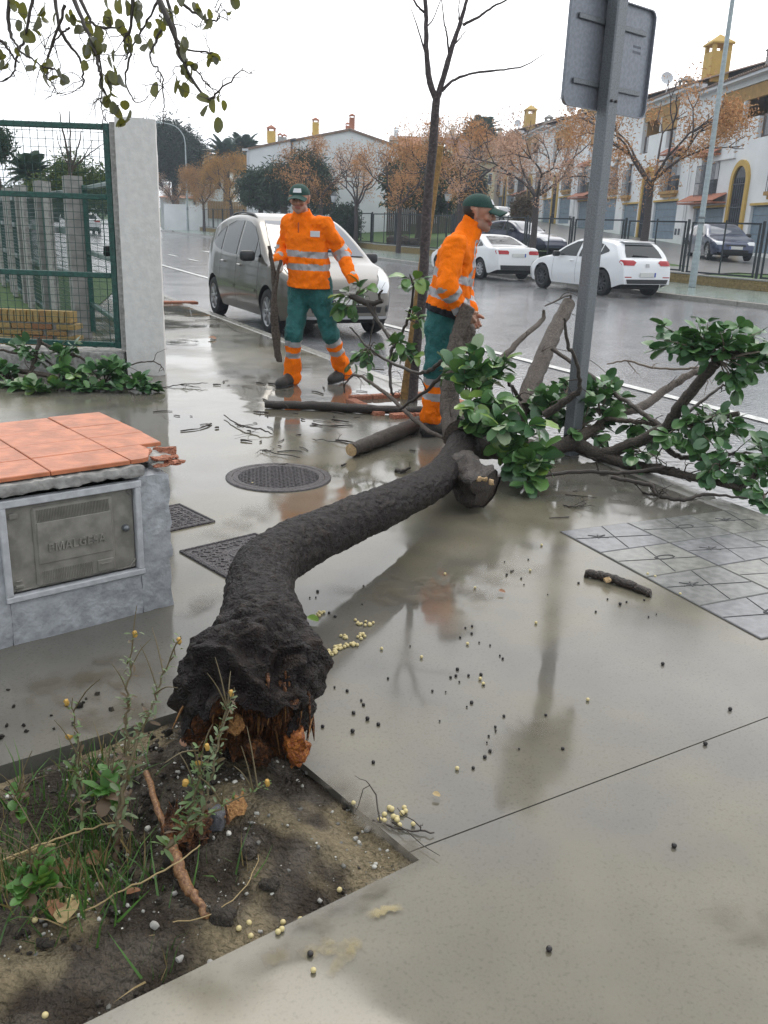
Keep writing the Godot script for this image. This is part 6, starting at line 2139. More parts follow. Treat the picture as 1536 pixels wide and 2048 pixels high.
func torn_root(o: Node3D, ring: PackedVector3Array, cen: Vector3, out: Vector3) -> void:
	# splintered, rotten face where the trunk tore from its stump
	var b := MB.new()
	var f := noise(211, 9.0, 4)
	var g := noise(212, 26.0, 3)
	var rows := []
	var R := 26
	var c2 := cen - out * 0.02
	for r in R + 1:
		var t := 1.0 - float(r) / R
		var row := PackedVector3Array()
		for k in ring.size():
			var p := c2.lerp(ring[k], t * 0.985 + 0.001)
			var q := p * 1.0
			var depth := -0.10 * (1.0 - t * t) + (f.get_noise_3dv(q) * 0.085 + g.get_noise_3dv(Vector3(q.x * 1.6, q.y * 0.35, q.z * 1.6)) * 0.045) * sin(PI * minf(t * 1.0 + 0.12, 1.0))
			row.append(p + out * depth)
		rows.append(row)
	b.grid(rows, false, cen - out * 2.0)
	var face := part("torn_wood", b, M.rot_wood, o)
	var a := out.cross(Vector3.UP).normalized()
	var u := a.cross(out)
	# hanging fibres and splinters
	var mats := [M.rot_wood, M.raw_wood, M.rot_wood]
	for j in 3:
		b = MB.new()
		for k in 130:
			var an := rng.randf() * TAU
			var rr := sqrt(rng.randf()) * 0.165
			var p := cen + a * cos(an) * rr + u * sin(an) * rr - out * (0.07 + rng.randf() * 0.04)
			var dir := (out * (0.5 + rng.randf()) - Vector3.UP * rng.randf() * 1.3 + Vector3(rng.randfn(0, 0.25), rng.randfn(0, 0.2), rng.randfn(0, 0.25))).normalized()
			var l := 0.03 + rng.randf() * 0.075
			var w := 0.002 + rng.randf() * (0.006 if j != 1 else 0.004)
			if j == 1 and k > 45:
				break
			b.tube(PackedVector3Array([p, p + dir * l * 0.6, p + dir * l + Vector3.DOWN * 0.01]), PackedFloat32Array([w, w * 0.8, 0.0006]), 5, false)
		part("splinters", b, mats[j], face).set_meta("kind", "stuff")
	# torn root lobes with bright heartwood
	var lobes := [[0.125, -0.035, 0.045, 0.058, 0.40], [0.115, -0.085, 0.05, 0.036, 0.2], [0.02, -0.06, 0.05, 0.05, 0.5], [-0.03, 0.055, 0.02, 0.035, 0.1]]
	for k in lobes.size():
		var e: Array = lobes[k]
		b = MB.new()
		rough_box(b, Vector3.ZERO, Vector3(e[3], e[3] * 1.7, 0.05), Basis(), Vector3i(8, 10, 6), 0.022, 0.018, 26.0, k * 5.0)
		var lb := part("root_lobe", b, ([raw_orange(), raw_orange(), M.rot_wood, M.raw_wood] as Array)[k], face)
		lb.position = cen - a * e[0] + u * e[1] + out * (e[2] - 0.02)
		lb.rotation = Vector3(0.2, e[4], e[4])

func raw_orange() -> StandardMaterial3D:
	if not M.has("raw_orange_wood"):
		M.raw_orange_wood = bark(lin(0.20, 0.045, 0.008), lin(0.60, 0.22, 0.035), 7.0, 95, 0.4, 0.8)
	return M.raw_orange_wood

func stick(called: String, label: String, cat: String, pts: Array, m: Material, seg := 10, twigs := 0, group := "", cut := false) -> Node3D:
	var o := thing(called, label, cat, Vector3.ZERO, 0.0, group)
	var b := MB.new()
	var r := limb(b, pts, seg, 7, 0.18, true, 0.010)
	part("bark", b, m, o)
	if twigs > 0:
		b = MB.new()
		sprout(b, r[0], twigs, 0.14, 0.004)
		part("side_twigs", b, M.twig, o)
	if cut:
		var p: Vector3 = r[0][0]
		var d: Vector3 = (r[0][0] - r[0][2]).normalized()
		b = MB.new()
		b.tube(PackedVector3Array([p - d * 0.002, p + d * 0.007]), PackedFloat32Array([r[1][0] * 0.93, r[1][0] * 0.9]), 20, true)
		part("sawn_face", b, M.cut_wood, o)
	return o

func other_branches() -> void:
	stick("cut_log", "pale sawn log lying on the wet pavement at the feet of the second worker", "log", [[Vector3(-0.226, 0.05, -5.489), 0.046], [Vector3(-0.096, 0.052, -5.726), 0.05], [Vector3(0.056, 0.055, -6.011), 0.052], [Vector3(0.235, 0.055, -6.377), 0.055]], M.bark_brown, 18, 0, "", true)
	stick("dark_log", "long dark wet bough lying between the two workers", "log", [[Vector3(-0.997, 0.036, -6.969), 0.032], [Vector3(-0.55, 0.04, -6.953), 0.037], [Vector3(-0.144, 0.04, -6.909), 0.036], [Vector3(0.298, 0.04, -6.914), 0.032]], M.bark_dark, 14, 3)
	stick("bent_bough", "thin bare bough arching over the dark log beside the tree stake", "branch", [[Vector3(-0.377, 0.072, -7.4), 0.006], [Vector3(-0.372, 0.15, -7.35), 0.007], [Vector3(-0.316, 0.232, -7.3), 0.009], [Vector3(-0.242, 0.255, -7.2), 0.012], [Vector3(-0.072, 0.227, -6.8), 0.014], [Vector3(0.031, 0.204, -6.5), 0.015], [Vector3(0.147, 0.176, -6.1), 0.015], [Vector3(0.275, 0.14, -5.75), 0.015], [Vector3(0.372, 0.127, -5.6), 0.011]], M.bark_grey, 8, 5)
	stick("stick_chunk", "short dark broken stick with a pale knot lying by the paved field", "stick", [[Vector3(0.891, 0.016, -3.559), 0.017], [Vector3(0.951, 0.02, -3.538), 0.02], [Vector3(1.002, 0.018, -3.491), 0.019], [Vector3(1.072, 0.017, -3.428), 0.018], [Vector3(1.125, 0.014, -3.36), 0.015]], M.bark_dark, 14, 0)
	var b := MB.new()
	rough_box(b, Vector3.ZERO, Vector3(0.026, 0.016, 0.026), Basis(), Vector3i(4, 3, 4), 0.006, 0.01, 40.0, 2.0)
	var kn := part("pale_knot", b, M.cut_wood, get_node("stick_chunk"))
	kn.position = Vector3(0.969, 0.026, -3.468)
	# brush pile against the gate wall
	var o := thing("brush_pile", "heap of cut leafy branches dumped against the gate sill wall", "branch pile")
	leaf_left = 150
	var subs := [
		[[Vector3(-3.632, 0.09, -7.9), 0.02], [Vector3(-3.23, 0.075, -7.8), 0.022], [Vector3(-2.882, 0.038, -7.7), 0.02], [Vector3(-2.583, 0.013, -7.6), 0.016], [Vector3(-2.152, -0.01, -7.55), 0.009]],
		[[Vector3(-3.237, 0.016, -7.75), 0.02], [Vector3(-3.182, 0.227, -7.85), 0.02], [Vector3(-3.154, 0.364, -7.9), 0.022]],
		[[Vector3(-3.155, 0.346, -7.9), 0.016], [Vector3(-3.026, 0.271, -7.9), 0.014], [Vector3(-2.787, 0.22, -7.85), 0.012], [Vector3(-2.514, 0.111, -7.75), 0.008]],
		[[Vector3(-3.512, -0.031, -7.7), 0.012], [Vector3(-3.284, 0.022, -7.7), 0.012], [Vector3(-3.181, 0.122, -7.8), 0.01]],
		[[Vector3(-2.446, 0.135, -7.9), 0.006], [Vector3(-2.216, 0.198, -7.9), 0.006], [Vector3(-2.09, 0.181, -7.9), 0.005], [Vector3(-2.034, 0.127, -7.85), 0.003]],
		[[Vector3(-2.167, -0.02, -7.6), 0.005], [Vector3(-1.96, 0.006, -7.75), 0.004], [Vector3(-1.814, 0.026, -7.8), 0.004], [Vector3(-1.643, 0.033, -7.85), 0.003]],
		[[Vector3(-2.975, -0.099, -7.45), 0.01], [Vector3(-2.785, 0.022, -7.55), 0.01], [Vector3(-2.786, 0.121, -7.7), 0.007]],
		[[Vector3(-3.57, 0.237, -8), 0.012], [Vector3(-3.233, 0.202, -7.95), 0.012], [Vector3(-2.956, 0.117, -7.8), 0.01]],
	]
	for e in subs:
		b = MB.new()
		var r := limb(b, e, 8, 6, 0.4, true, 0.012)
		sprout(b, r[0], 3, 0.16, 0.004)
		part("branch", b, M.bark_brown if rng.randf() < 0.6 else M.bark_grey, o)
	leafy(o, Vector3(-3.035, -0.066, -7.5), Vector3(-3.064, -0.083, -7.35), Vector3(0.26, 0.10, 0.18), 92, 0.109, 10, 1)
	leafy(o, Vector3(-2.907, 0.045, -7.65), Vector3(-2.798, 0.079, -7.6), Vector3(0.24, 0.14, 0.18), 92, 0.104, 10, 1)
	leafy(o, Vector3(-2.493, 0.047, -7.6), Vector3(-2.434, 0.15, -7.6), Vector3(0.20, 0.12, 0.16), 80, 0.104, 10, 1)
	leafy(o, Vector3(-2.246, 0.008, -7.5), Vector3(-2.18, 0.032, -7.5), Vector3(0.20, 0.08, 0.12), 42, 0.094, 7, 1)
	leafy(o, Vector3(-2.138, -0.001, -7.5), Vector3(-2.038, 0.007, -7.45), Vector3(0.08, 0.08, 0.08), 37, 0.089, 6, 1)
	leafy(o, Vector3(-3.373, 0.019, -7.7), Vector3(-3.431, 0.105, -7.7), Vector3(0.20, 0.14, 0.16), 75, 0.104, 9, 1)
	leafy(o, Vector3(-3.24, 0.18, -7.85), Vector3(-3.3, 0.238, -7.9), Vector3(0.16, 0.08, 0.12), 42, 0.104, 7, 1)
	leafy(o, Vector3(-2.924, 0.192, -7.85), Vector3(-2.957, 0.282, -7.9), Vector3(0.14, 0.07, 0.10), 32, 0.099, 6, 1)
	leafy(o, Vector3(-2.634, -0.016, -7.55), Vector3(-2.581, -0.04, -7.45), Vector3(0.18, 0.06, 0.12), 48, 0.099, 8, 1)


class Car:
	var L := 4.28
	var W := 1.75
	var H := 1.64
	var prof := []        # [x, top]
	var belt0 := 0.93
	var belt1 := 1.02
	var ax0 := 0.82
	var ax1 := 3.58
	var wr := 0.31
	var sill := 0.22
	var tumble := 0.72
	var nose := 0.24
	var tail := 0.14
	func top(x: float) -> float:
		if x <= prof[0][0]:
			return prof[0][1]
		for k in prof.size() - 1:
			if x <= prof[k + 1][0]:
				var x0: float = prof[k][0]
				var x1: float = prof[k + 1][0]
				var t := (x - x0) / maxf(x1 - x0, 1e-6)
				var ym: float = prof[maxi(k - 1, 0)][1]
				var y0: float = prof[k][1]
				var y1: float = prof[k + 1][1]
				var y2: float = prof[mini(k + 2, prof.size() - 1)][1]
				var xm: float = prof[maxi(k - 1, 0)][0]
				var x2: float = prof[mini(k + 2, prof.size() - 1)][0]
				var m0 := (y1 - ym) / maxf(x1 - xm, 1e-6) * (x1 - x0)
				var m1 := (y2 - y0) / maxf(x2 - x0, 1e-6) * (x1 - x0)
				var t2 := t * t
				var t3 := t2 * t
				return (2 * t3 - 3 * t2 + 1) * y0 + (t3 - 2 * t2 + t) * m0 + (-2 * t3 + 3 * t2) * y1 + (t3 - t2) * m1
		return prof[-1][1]
	func bottom(x: float) -> float:
		var b := sill + 0.10 * smoothstep(0.45, 0.0, x) + 0.12 * smoothstep(L - 0.5, L, x)
		for a in [ax0, ax1]:
			var r := wr * 1.17
			if absf(x - a) < r:
				b = maxf(b, wr + sqrt(r * r - (x - a) * (x - a)))
		return b
	func plan(x: float) -> float:
		var f := 1.0
		if x < 0.75:
			f -= nose * pow(1.0 - x / 0.75, 2.4)
		if x > L - 0.75:
			f -= tail * pow(1.0 - (L - x) / 0.75, 2.4)
		return f * W / 2
	func side(x: float, y: float) -> float:   # half width
		var belt := lerpf(belt0, belt1, x / L)
		var s := 1.0
		if y < 0.5:
			s = lerpf(0.93, 1.0, smoothstep(0.15, 0.5, y))
		elif y < belt:
			s = lerpf(1.0, 0.955, pow((y - 0.5) / (belt - 0.5), 2.0))
		else:
			s = lerpf(0.955, tumble, pow((y - belt) / maxf(H - belt, 0.1), 1.15))
		return plan(x) * s
	func rr(x: float) -> float:
		return clampf((top(x) - bottom(x)) * 0.25, 0.01, 0.10)
	func hw(x: float, y: float) -> float:
		var t := top(x)
		if y > t:
			return -1.0
		var r := rr(x)
		if y <= t - r:
			return side(x, y)
		var q := clampf((y - (t - r)) / r, 0.0, 1.0)
		return maxf(side(x, t - r) - r * 1.6 * (1.0 - sqrt(maxf(0.0, 1.0 - q * q))), 0.0)
	func front(z: float, y: float) -> float:
		var x := 0.0
		while x < L * 0.6 and hw(x, y) < absf(z):
			x += 0.012
		return x
	func rear(z: float, y: float) -> float:
		var x := L
		while x > L * 0.4 and hw(x, y) < absf(z):
			x -= 0.012
		return x
	func body(b: MB) -> void:
		var xs := []
		var n := 96
		for k in n + 1:
			xs.append(L * (0.5 - 0.5 * cos(PI * k / n)) * 0.35 + L * k / n * 0.65)
		for a in [ax0, ax1]:
			for e in [-1.17, -1.168, -1.1, -1.0, 1.0, 1.1, 1.168, 1.17]:
				xs.append(a + e * wr)
		xs.sort()
		var rows := []
		for x in xs:
			var t := top(x)
			var y0 := minf(bottom(x), t - 0.02)
			var r := rr(x)
			var half := []
			for k in 11:
				var y := lerpf(y0, maxf(t - r, y0 + 0.005), k / 10.0)
				half.append(Vector2(side(x, y), y))
			var ys := maxf(t - r, y0 + 0.005)
			var w := side(x, ys)
			for k in range(1, 6):
				var a := PI / 2 * k / 5.0
				half.append(Vector2(w - r * 1.6 * (1.0 - cos(a)), ys + (t - ys - 0.012) * sin(a)))
			var we: float = half[-1].x
			for k in range(1, 5):
				var q := k / 4.0
				half.append(Vector2(we * (1.0 - q), t - 0.012 * (1.0 - q) * (1.0 - q)))
			var row := PackedVector3Array()
			for p in half:
				row.append(Vector3(x, p.y, p.x))
			for k in range(half.size() - 2, -1, -1):
				row.append(Vector3(x, half[k].y, -half[k].x))
			rows.append(row)
		b.grid(rows, false, Vector3(L / 2, 0.4, 0))
		for e in [0, rows.size() - 1]:
			var row: PackedVector3Array = rows[e]
			var c := Vector3(row[0].x, (row[0].y + row[row.size() / 2].y) / 2, 0)
			for k in row.size() - 1:
				b.tri(c, row[k], row[k + 1], Vector3.LEFT if e == 0 else Vector3.RIGHT)
			b.tri(c, row[row.size() - 1], row[0], Vector3.LEFT if e == 0 else Vector3.RIGHT)
	# patch on a side: outline as [x, low, high] columns, on the sides named in ss
	func side_patch(b: MB, cols: Array, s: float, off: float, m := 5) -> void:
		var rows := []
		for k in cols.size() - 1:
			var steps := 5
			for j in steps + (1 if k == cols.size() - 2 else 0):
				var t := float(j) / steps
				var x := lerpf(cols[k][0], cols[k + 1][0], t)
				var lo := lerpf(cols[k][1], cols[k + 1][1], t)
				var hi := lerpf(cols[k][2], cols[k + 1][2], t)
				var row := PackedVector3Array()
				for q in m + 1:
					var y := lerpf(lo, hi, float(q) / m)
					row.append(Vector3(x, y, s * (maxf(hw(x, y), 0.02) + off)))
				rows.append(row)
		b.grid(rows, false, Vector3(L / 2, 0.8, 0))
	# patch on an end: rows [y, z from, z to]
	func end_patch(b: MB, rws: Array, at_front: bool, off: float, m := 8) -> void:
		var rows := []
		for k in rws.size() - 1:
			var steps := 4
			for j in steps + (1 if k == rws.size() - 2 else 0):
				var t := float(j) / steps
				var y := lerpf(rws[k][0], rws[k + 1][0], t)
				var row := PackedVector3Array()
				for q in m + 1:
					var z := lerpf(lerpf(rws[k][1], rws[k + 1][1], t), lerpf(rws[k][2], rws[k + 1][2], t), float(q) / m)
					var x := front(z, y) - off if at_front else rear(z, y) + off
					row.append(Vector3(x, y + off * 0.5, z + off * 0.3 * signf(z)))
				rows.append(row)
		b.grid(rows, false, Vector3(L / 2, 0.6, 0))

func wheel(o: Node3D, at: Vector3, r: float, side_: float, spokes: int, rim_m: Material, called := "wheel") -> void:
	var w := Node3D.new()
	w.name = numbered(called, o)
	o.add_child(w, true)
	w.position = at
	var bs := Basis(Vector3.RIGHT, Vector3(0, 0, side_), Vector3(0, -side_, 0))
	var b := MB.new()
	b.lathe(PackedVector2Array([Vector2(r * 0.60, -0.16), Vector2(r * 0.9, -0.18), Vector2(r, -0.16), Vector2(r, -0.03), Vector2(r * 0.94, 0.0), Vector2(r * 0.68, 0.006), Vector2(r * 0.64, -0.01)]), 36, Transform3D(bs, Vector3.ZERO))
	part("tyre", b, M.tyre, w)
	b = MB.new()
	b.lathe(PackedVector2Array([Vector2(0.0, -0.05), Vector2(r * 0.6, -0.055), Vector2(r * 0.62, -0.01), Vector2(r * 0.66, 0.0)]), 30, Transform3D(bs, Vector3.ZERO))
	part("rim", b, M.tyre, w)
	b = MB.new()
	for k in spokes:
		var a := TAU * k / spokes
		var d := Vector3(cos(a), sin(a), 0)
		b.box(d * r * 0.34 + Vector3(0, 0, side_ * -0.018), Vector3(r * 0.56, r * 0.15, 0.03), Basis(d, Vector3(-d.y, d.x, 0), Vector3.BACK), 0.008)
	b.lathe(PackedVector2Array([Vector2(0.0, 0.006), Vector2(r * 0.13, 0.004), Vector2(r * 0.16, -0.03)]), 16, Transform3D(bs, Vector3.ZERO))
	b.lathe(PackedVector2Array([Vector2(r * 0.56, -0.03), Vector2(r * 0.60, -0.005), Vector2(r * 0.655, 0.004)]), 30, Transform3D(bs, Vector3.ZERO))
	part("spokes", b, rim_m, w)

func car(called: String, label: String, c: Car, paint: Material, xf: Transform3D, spec: Dictionary) -> Node3D:
	var o := thing(called, label, "car")
	o.transform = xf
	var b := MB.new()
	c.body(b)
	part("body", b, paint, o)
	b = MB.new()
	b.box(Vector3(c.L / 2, 0.42, 0), Vector3(c.L - 0.5, 0.44, c.W - 0.50), Basis())
	part("underbody", b, M.dark, o)
	for s in [-1.0, 1.0]:
		for a in [c.ax0, c.ax1]:
			wheel(o, Vector3(a, c.wr, s * (c.W / 2 - 0.02)), c.wr, s, spec.get("spokes", 7), spec.get("rim", M.rim_silver))
		for wn in spec.side_windows:
			b = MB.new()
			c.side_patch(b, wn, s, 0.006)
			part("side_window", b, M.car_glass, o)
		for sm in spec.get("seams", []):
			b = MB.new()
			c.side_patch(b, sm, s, 0.003)
			part("door_seam", b, M.dark, o)
		for sm in spec.get("trims", []):
			b = MB.new()
			c.side_patch(b, sm, s, 0.014)
			part("side_moulding", b, M.trim_dark if spec.get("dark_trim", false) else paint, o)
		b = MB.new()
		rough_box(b, Vector3(spec.mirror, lerpf(c.belt0, c.belt1, 0.3) + 0.08, s * (c.W / 2 + 0.09)), Vector3(0.12, 0.15, 0.22), Basis(), Vector3i(5, 5, 5), 0.05, 0.0)
		part("wing_mirror", b, spec.get("mirror_mat", M.trim_dark), o)
		for hd in spec.get("handles", []):
			b = MB.new()
			b.box(Vector3(hd[0], hd[1], s * (c.side(hd[0], hd[1]) + 0.018)), Vector3(0.18, 0.028, 0.03), Basis(), 0.01)
			part("door_handle", b, paint, o)
		for e in spec.get("head", []):
			b = MB.new()
			var rws := []
			for r in e:
				rws.append([r[0], r[1] * s, r[2] * s])
			c.end_patch(b, rws, true, 0.008)
			part("headlight", b, M.headlamp, o)
		for e in spec.get("tail", []):
			b = MB.new()
			var rws := []
			for r in e:
				rws.append([r[0], r[1] * s, r[2] * s])
			c.end_patch(b, rws, false, 0.010)
			part("tail_light", b, M.tail_red, o)
	for e in [["windscreen", true, M.windscreen], ["rear_window", false, M.car_glass]]:
		b = MB.new()
		c.end_patch(b, spec[e[0]], e[1], 0.008, 14)
		part(e[0], b, e[2], o)
	for e in spec.get("dark_front", []):
		b = MB.new()
		c.end_patch(b, e, true, 0.006, 12)
		part("grille", b, M.dark, o)
	for e in spec.get("dark_rear", []):
		b = MB.new()
		c.end_patch(b, e, false, 0.006, 12)
		part("rear_diffuser", b, M.trim_dark, o)
	for e in spec.get("plates", []):
		var x := c.front(e[1], e[0]) if e[2] else c.rear(e[1], e[0])
		b = MB.new()
		b.box(Vector3(x + (-0.02 if e[2] else 0.02), e[0], e[1]), Vector3(0.02, 0.115, 0.52), Basis(), 0.004)
		part("number_plate", b, M.plate, o)
		b = MB.new()
		b.box(Vector3(x + (-0.0315 if e[2] else 0.0315), e[0], e[1] + (0.235 if e[2] else -0.235) * (1.0 if e[2] else -1.0) * (-1.0 if e[2] else -1.0)), Vector3(0.002, 0.11, 0.045), Basis())
		part("plate_band", b, M.plate_blue, o)
	return o

func car_materials() -> void:
	M.tyre = plain(lin(0.012, 0.012, 0.013), 0.75)
	M.rim_silver = plain(lin(0.32, 0.32, 0.33), 0.35, 0.6)
	M.rim_dark = plain(lin(0.035, 0.036, 0.04), 0.35, 0.4)
	M.car_glass = plain(lin(0.012, 0.016, 0.018), 0.04)
	M.windscreen = plain(lin(0.10, 0.11, 0.135), 0.03)
	M.windscreen.metallic_specular = 0.9
	M.trim_dark = plain(lin(0.02, 0.02, 0.022), 0.45)
	M.headlamp = plain(lin(0.60, 0.62, 0.64), 0.08)
	M.headlamp.clearcoat_enabled = true
	M.tail_red = plain(lin(0.40, 0.012, 0.018), 0.15)
	M.plate = plain(lin(0.62, 0.62, 0.60), 0.4)
	M.plate_blue = plain(lin(0.02, 0.06, 0.35), 0.4)

func paint(r: float, g: float, bl: float, metal := 0.0) -> StandardMaterial3D:
	var m := plain(lin(r, g, bl), 0.32, metal)
	m.clearcoat_enabled = true
	m.clearcoat = 0.8
	m.clearcoat_roughness = 0.06
	return m

func sedan() -> Car:
	var c := Car.new()
	c.L = 4.7
	c.W = 1.83
	c.H = 1.43
	c.prof = [[0.0, 0.44], [0.05, 0.60], [0.18, 0.71], [0.7, 0.85], [1.25, 0.95], [1.48, 1.01], [1.9, 1.25], [2.3, 1.395], [2.7, 1.43], [3.1, 1.41], [3.5, 1.30], [3.95, 1.11], [4.2, 1.06], [4.58, 1.03], [4.66, 0.86], [4.70, 0.5]]
	c.belt0 = 0.90
	c.belt1 = 1.0
	c.ax0 = 0.92
	c.ax1 = 3.73
	c.wr = 0.325
	c.tumble = 0.66
	return c

func hatch() -> Car:
	var c := Car.new()
	c.L = 4.28
	c.W = 1.80
	c.H = 1.46
	c.prof = [[0.0, 0.44], [0.05, 0.60], [0.16, 0.71], [0.55, 0.84], [1.0, 0.94], [1.25, 1.0], [1.65, 1.23], [2.05, 1.40], [2.4, 1.455], [2.9, 1.45], [3.4, 1.41], [3.75, 1.35], [3.90, 1.22], [4.08, 1.0], [4.20, 0.90], [4.26, 0.68], [4.28, 0.46]]
	c.belt0 = 0.88
	c.belt1 = 1.0
	c.ax0 = 0.86
	c.ax1 = 3.50
	c.wr = 0.335
	c.tumble = 0.66
	return c

func mpv() -> Car:
	var c := Car.new()
	c.prof = [[0.0, 0.46], [0.03, 0.62], [0.10, 0.74], [0.25, 0.83], [0.6, 0.95], [0.95, 1.04], [1.35, 1.27], [1.75, 1.49], [2.05, 1.59], [2.5, 1.635], [3.0, 1.63], [3.5, 1.56], [3.85, 1.43], [4.05, 1.20], [4.18, 0.96], [4.26, 0.72], [4.28, 0.46]]
	c.nose = 0.30
	return c

const HATCH_SPEC := {
	"windscreen": [[1.02, -0.66, 0.66], [1.2, -0.60, 0.60], [1.37, -0.50, 0.50]],
	"rear_window": [[1.0, -0.60, 0.60], [1.15, -0.56, 0.56], [1.31, -0.47, 0.47]],
	"side_windows": [[[1.42, 0.96, 0.97], [1.75, 0.96, 1.18], [2.15, 0.96, 1.34], [2.36, 0.96, 1.36]], [[2.46, 0.96, 1.365], [2.9, 0.975, 1.36], [3.28, 1.0, 1.30]], [[3.32, 1.02, 1.29], [3.62, 1.12, 1.16]]],
	"seams": [[[1.36, 0.30, 0.95], [1.368, 0.30, 0.95]], [[2.40, 0.28, 0.96], [2.408, 0.28, 0.96]], [[3.20, 0.62, 0.98], [3.208, 0.62, 0.98]]],
	"mirror": 1.62,
	"handles": [[2.2, 0.84], [3.05, 0.87]],
	"head": [[[0.60, 0.50, 0.74], [0.70, 0.45, 0.80], [0.74, 0.55, 0.78]]],
	"tail": [[[0.80, 0.44, 0.80], [0.88, 0.36, 0.82], [0.93, 0.44, 0.80]]],
	"dark_front": [[[0.30, -0.5, 0.5], [0.42, -0.5, 0.5]], [[0.50, -0.36, 0.36], [0.62, -0.40, 0.40]]],
	"dark_rear": [[[0.35, -0.66, 0.66], [0.46, -0.70, 0.70]]],
}

func make_cars() -> void:
	car_materials()
	rng.seed = 815
	# silver people carrier parked at the near kerb, facing the viewer
	var s := 1.055
	var at := road_at(0.27 + 0.875 * s, 2.20, -0.13)
	var xf := Transform3D(Basis(UU, Vector3.UP, NN) * Basis.from_scale(Vector3.ONE * s), at)
	var c := mpv()
	var o := car("people_carrier", "wet silver beige people carrier parked at the near kerb facing the viewer", c, paint(0.125, 0.112, 0.095, 0.35), xf, {
		"windscreen": [[1.07, -0.70, 0.70], [1.3, -0.64, 0.64], [1.52, -0.55, 0.55]],
		"rear_window": [[1.05, -0.6, 0.6], [1.25, -0.56, 0.56], [1.45, -0.5, 0.5]],
		"side_windows": [[[1.18, 1.02, 1.03], [1.42, 1.02, 1.24]], [[1.47, 1.02, 1.27], [1.78, 1.02, 1.44], [2.08, 1.02, 1.50], [2.26, 1.02, 1.51]], [[2.36, 1.02, 1.515], [2.8, 1.03, 1.51], [3.12, 1.05, 1.45]], [[3.20, 1.06, 1.43], [3.45, 1.09, 1.35], [3.72, 1.17, 1.2]]],
		"seams": [[[1.22, 0.45, 1.0], [1.23, 0.45, 1.0]], [[2.30, 0.30, 1.02], [2.31, 0.30, 1.02]], [[3.16, 0.66, 1.04], [3.17, 0.66, 1.04]]],
		"trims": [[[1.3, 0.53, 0.58], [2.26, 0.53, 0.58]], [[2.34, 0.53, 0.58], [3.1, 0.54, 0.59]]],
		"mirror": 1.36, "handles": [[2.1, 0.88], [2.98, 0.90]],
		"head": [[[0.62, 0.46, 0.62], [0.72, 0.48, 0.70], [0.86, 0.60, 0.72], [0.92, 0.70, 0.72]]],
		"tail": [[[0.9, 0.6, 0.74], [1.2, 0.6, 0.68]]],
		"dark_front": [[[0.36, -0.50, 0.50], [0.44, -0.52, 0.52]], [[0.63, -0.30, 0.30], [0.655, -0.34, 0.34]]],
		"plates": [[0.53, 0.0, true]], "spokes": 9})
	var b := MB.new()
	c.end_patch(b, [[0.27, -0.62, 0.62], [0.31, -0.63, 0.63]], true, 0.02, 12)
	part("bumper_lip", b, M.rim_silver, o)
	for sd in [-1.0, 1.0]:
		b = MB.new()
		c.end_patch(b, [[0.37, sd * 0.58, sd * 0.66], [0.46, sd * 0.58, sd * 0.67]], true, 0.008, 4)
		part("fog_lamp", b, M.trim_dark, o)
		b = MB.new()
		var ra := []
		for k in 9:
			var x := 1.95 + k * 0.17
			ra.append([Vector3(x, c.top(x) - 0.045 + (0.035 if k > 0 and k < 8 else 0.0), sd * 0.60), 0.016])
		limb(b, ra, 6, 3, 0.0)
		part("roof_rail", b, M.trim_dark, o)
	for e in [["78", 0.13], ["XP", -0.16]]:
		var t := put("plate_letters", text_mesh(e[0], 0.075, 0.004), M.dark, o)
		t.transform = Transform3D(Basis(Vector3(0, 0, -1), Vector3.UP, Vector3(-1, 0, 0)), Vector3(c.front(0.0, 0.53) - 0.033, 0.495, e[1]))
	# wipers
	b = MB.new()
	for z in [-0.35, 0.25]:
		b.box(Vector3(c.front(z, 1.13) - 0.03, 1.13, z), Vector3(0.02, 0.02, 0.6), Basis(Vector3.RIGHT, 0.12), 0.004)
	part("wiper", b, M.trim_dark, o)
	# white hatchback and white saloon on the far side, seen from behind
	var away := Basis(-UU, Vector3.UP, -NN)
	var spec := HATCH_SPEC.duplicate(true)
	spec["spokes"] = 10
	spec["rim"] = M.rim_dark
	spec["plates"] = [[0.58, 0.0, false]]
	c = hatch()
	var pw := paint(0.72, 0.73, 0.75)
	o = car("hatchback", "white hatchback with dark wheels parked on the far side of the road", c, pw, Transform3D(away * Basis.from_scale(Vector3.ONE * 1.04), road_at(13.12, 13.75, -0.13 + 0.02)), spec)
	b = MB.new()
	b.box(Vector3(c.rear(0.1, 1.04) + 0.03, 1.04, 0.12), Vector3(0.03, 0.03, 0.5), Basis(Vector3.RIGHT, -0.06), 0.006)
	part("rear_wiper", b, M.trim_dark, o)
	b = MB.new()
	c.end_patch(b, [[0.76, -0.06, 0.06], [0.84, -0.06, 0.06]], false, 0.012, 4)
	part("badge", b, M.rim_silver, o)
	b = MB.new()
	for sd in [-1.0, 1.0]:
		c.end_patch(b, [[0.50, sd * 0.52, sd * 0.74], [0.525, sd * 0.52, sd * 0.75]], false, 0.008, 4)
	part("reflector", b, M.tail_red, o)
	b = MB.new()
	rough_box(b, Vector3(3.72, 1.385, 0), Vector3(0.26, 0.03, 1.02), Basis(Vector3.BACK, -0.12), Vector3i(4, 2, 8), 0.012, 0.0)
	part("spoiler", b, pw, o)
	b = MB.new()
	limb(b, [[Vector3(2.7, 0.72, -0.915), 0.014], [Vector3(3.0, 0.92, -0.90), 0.02], [Vector3(3.02, 0.86, -0.905), 0.012], [Vector3(3.35, 0.86, -0.90), 0.006]], 5, 4, 0.0)
	part("scrape_mark", b, M.trim_dark, o)
	c = sedan()
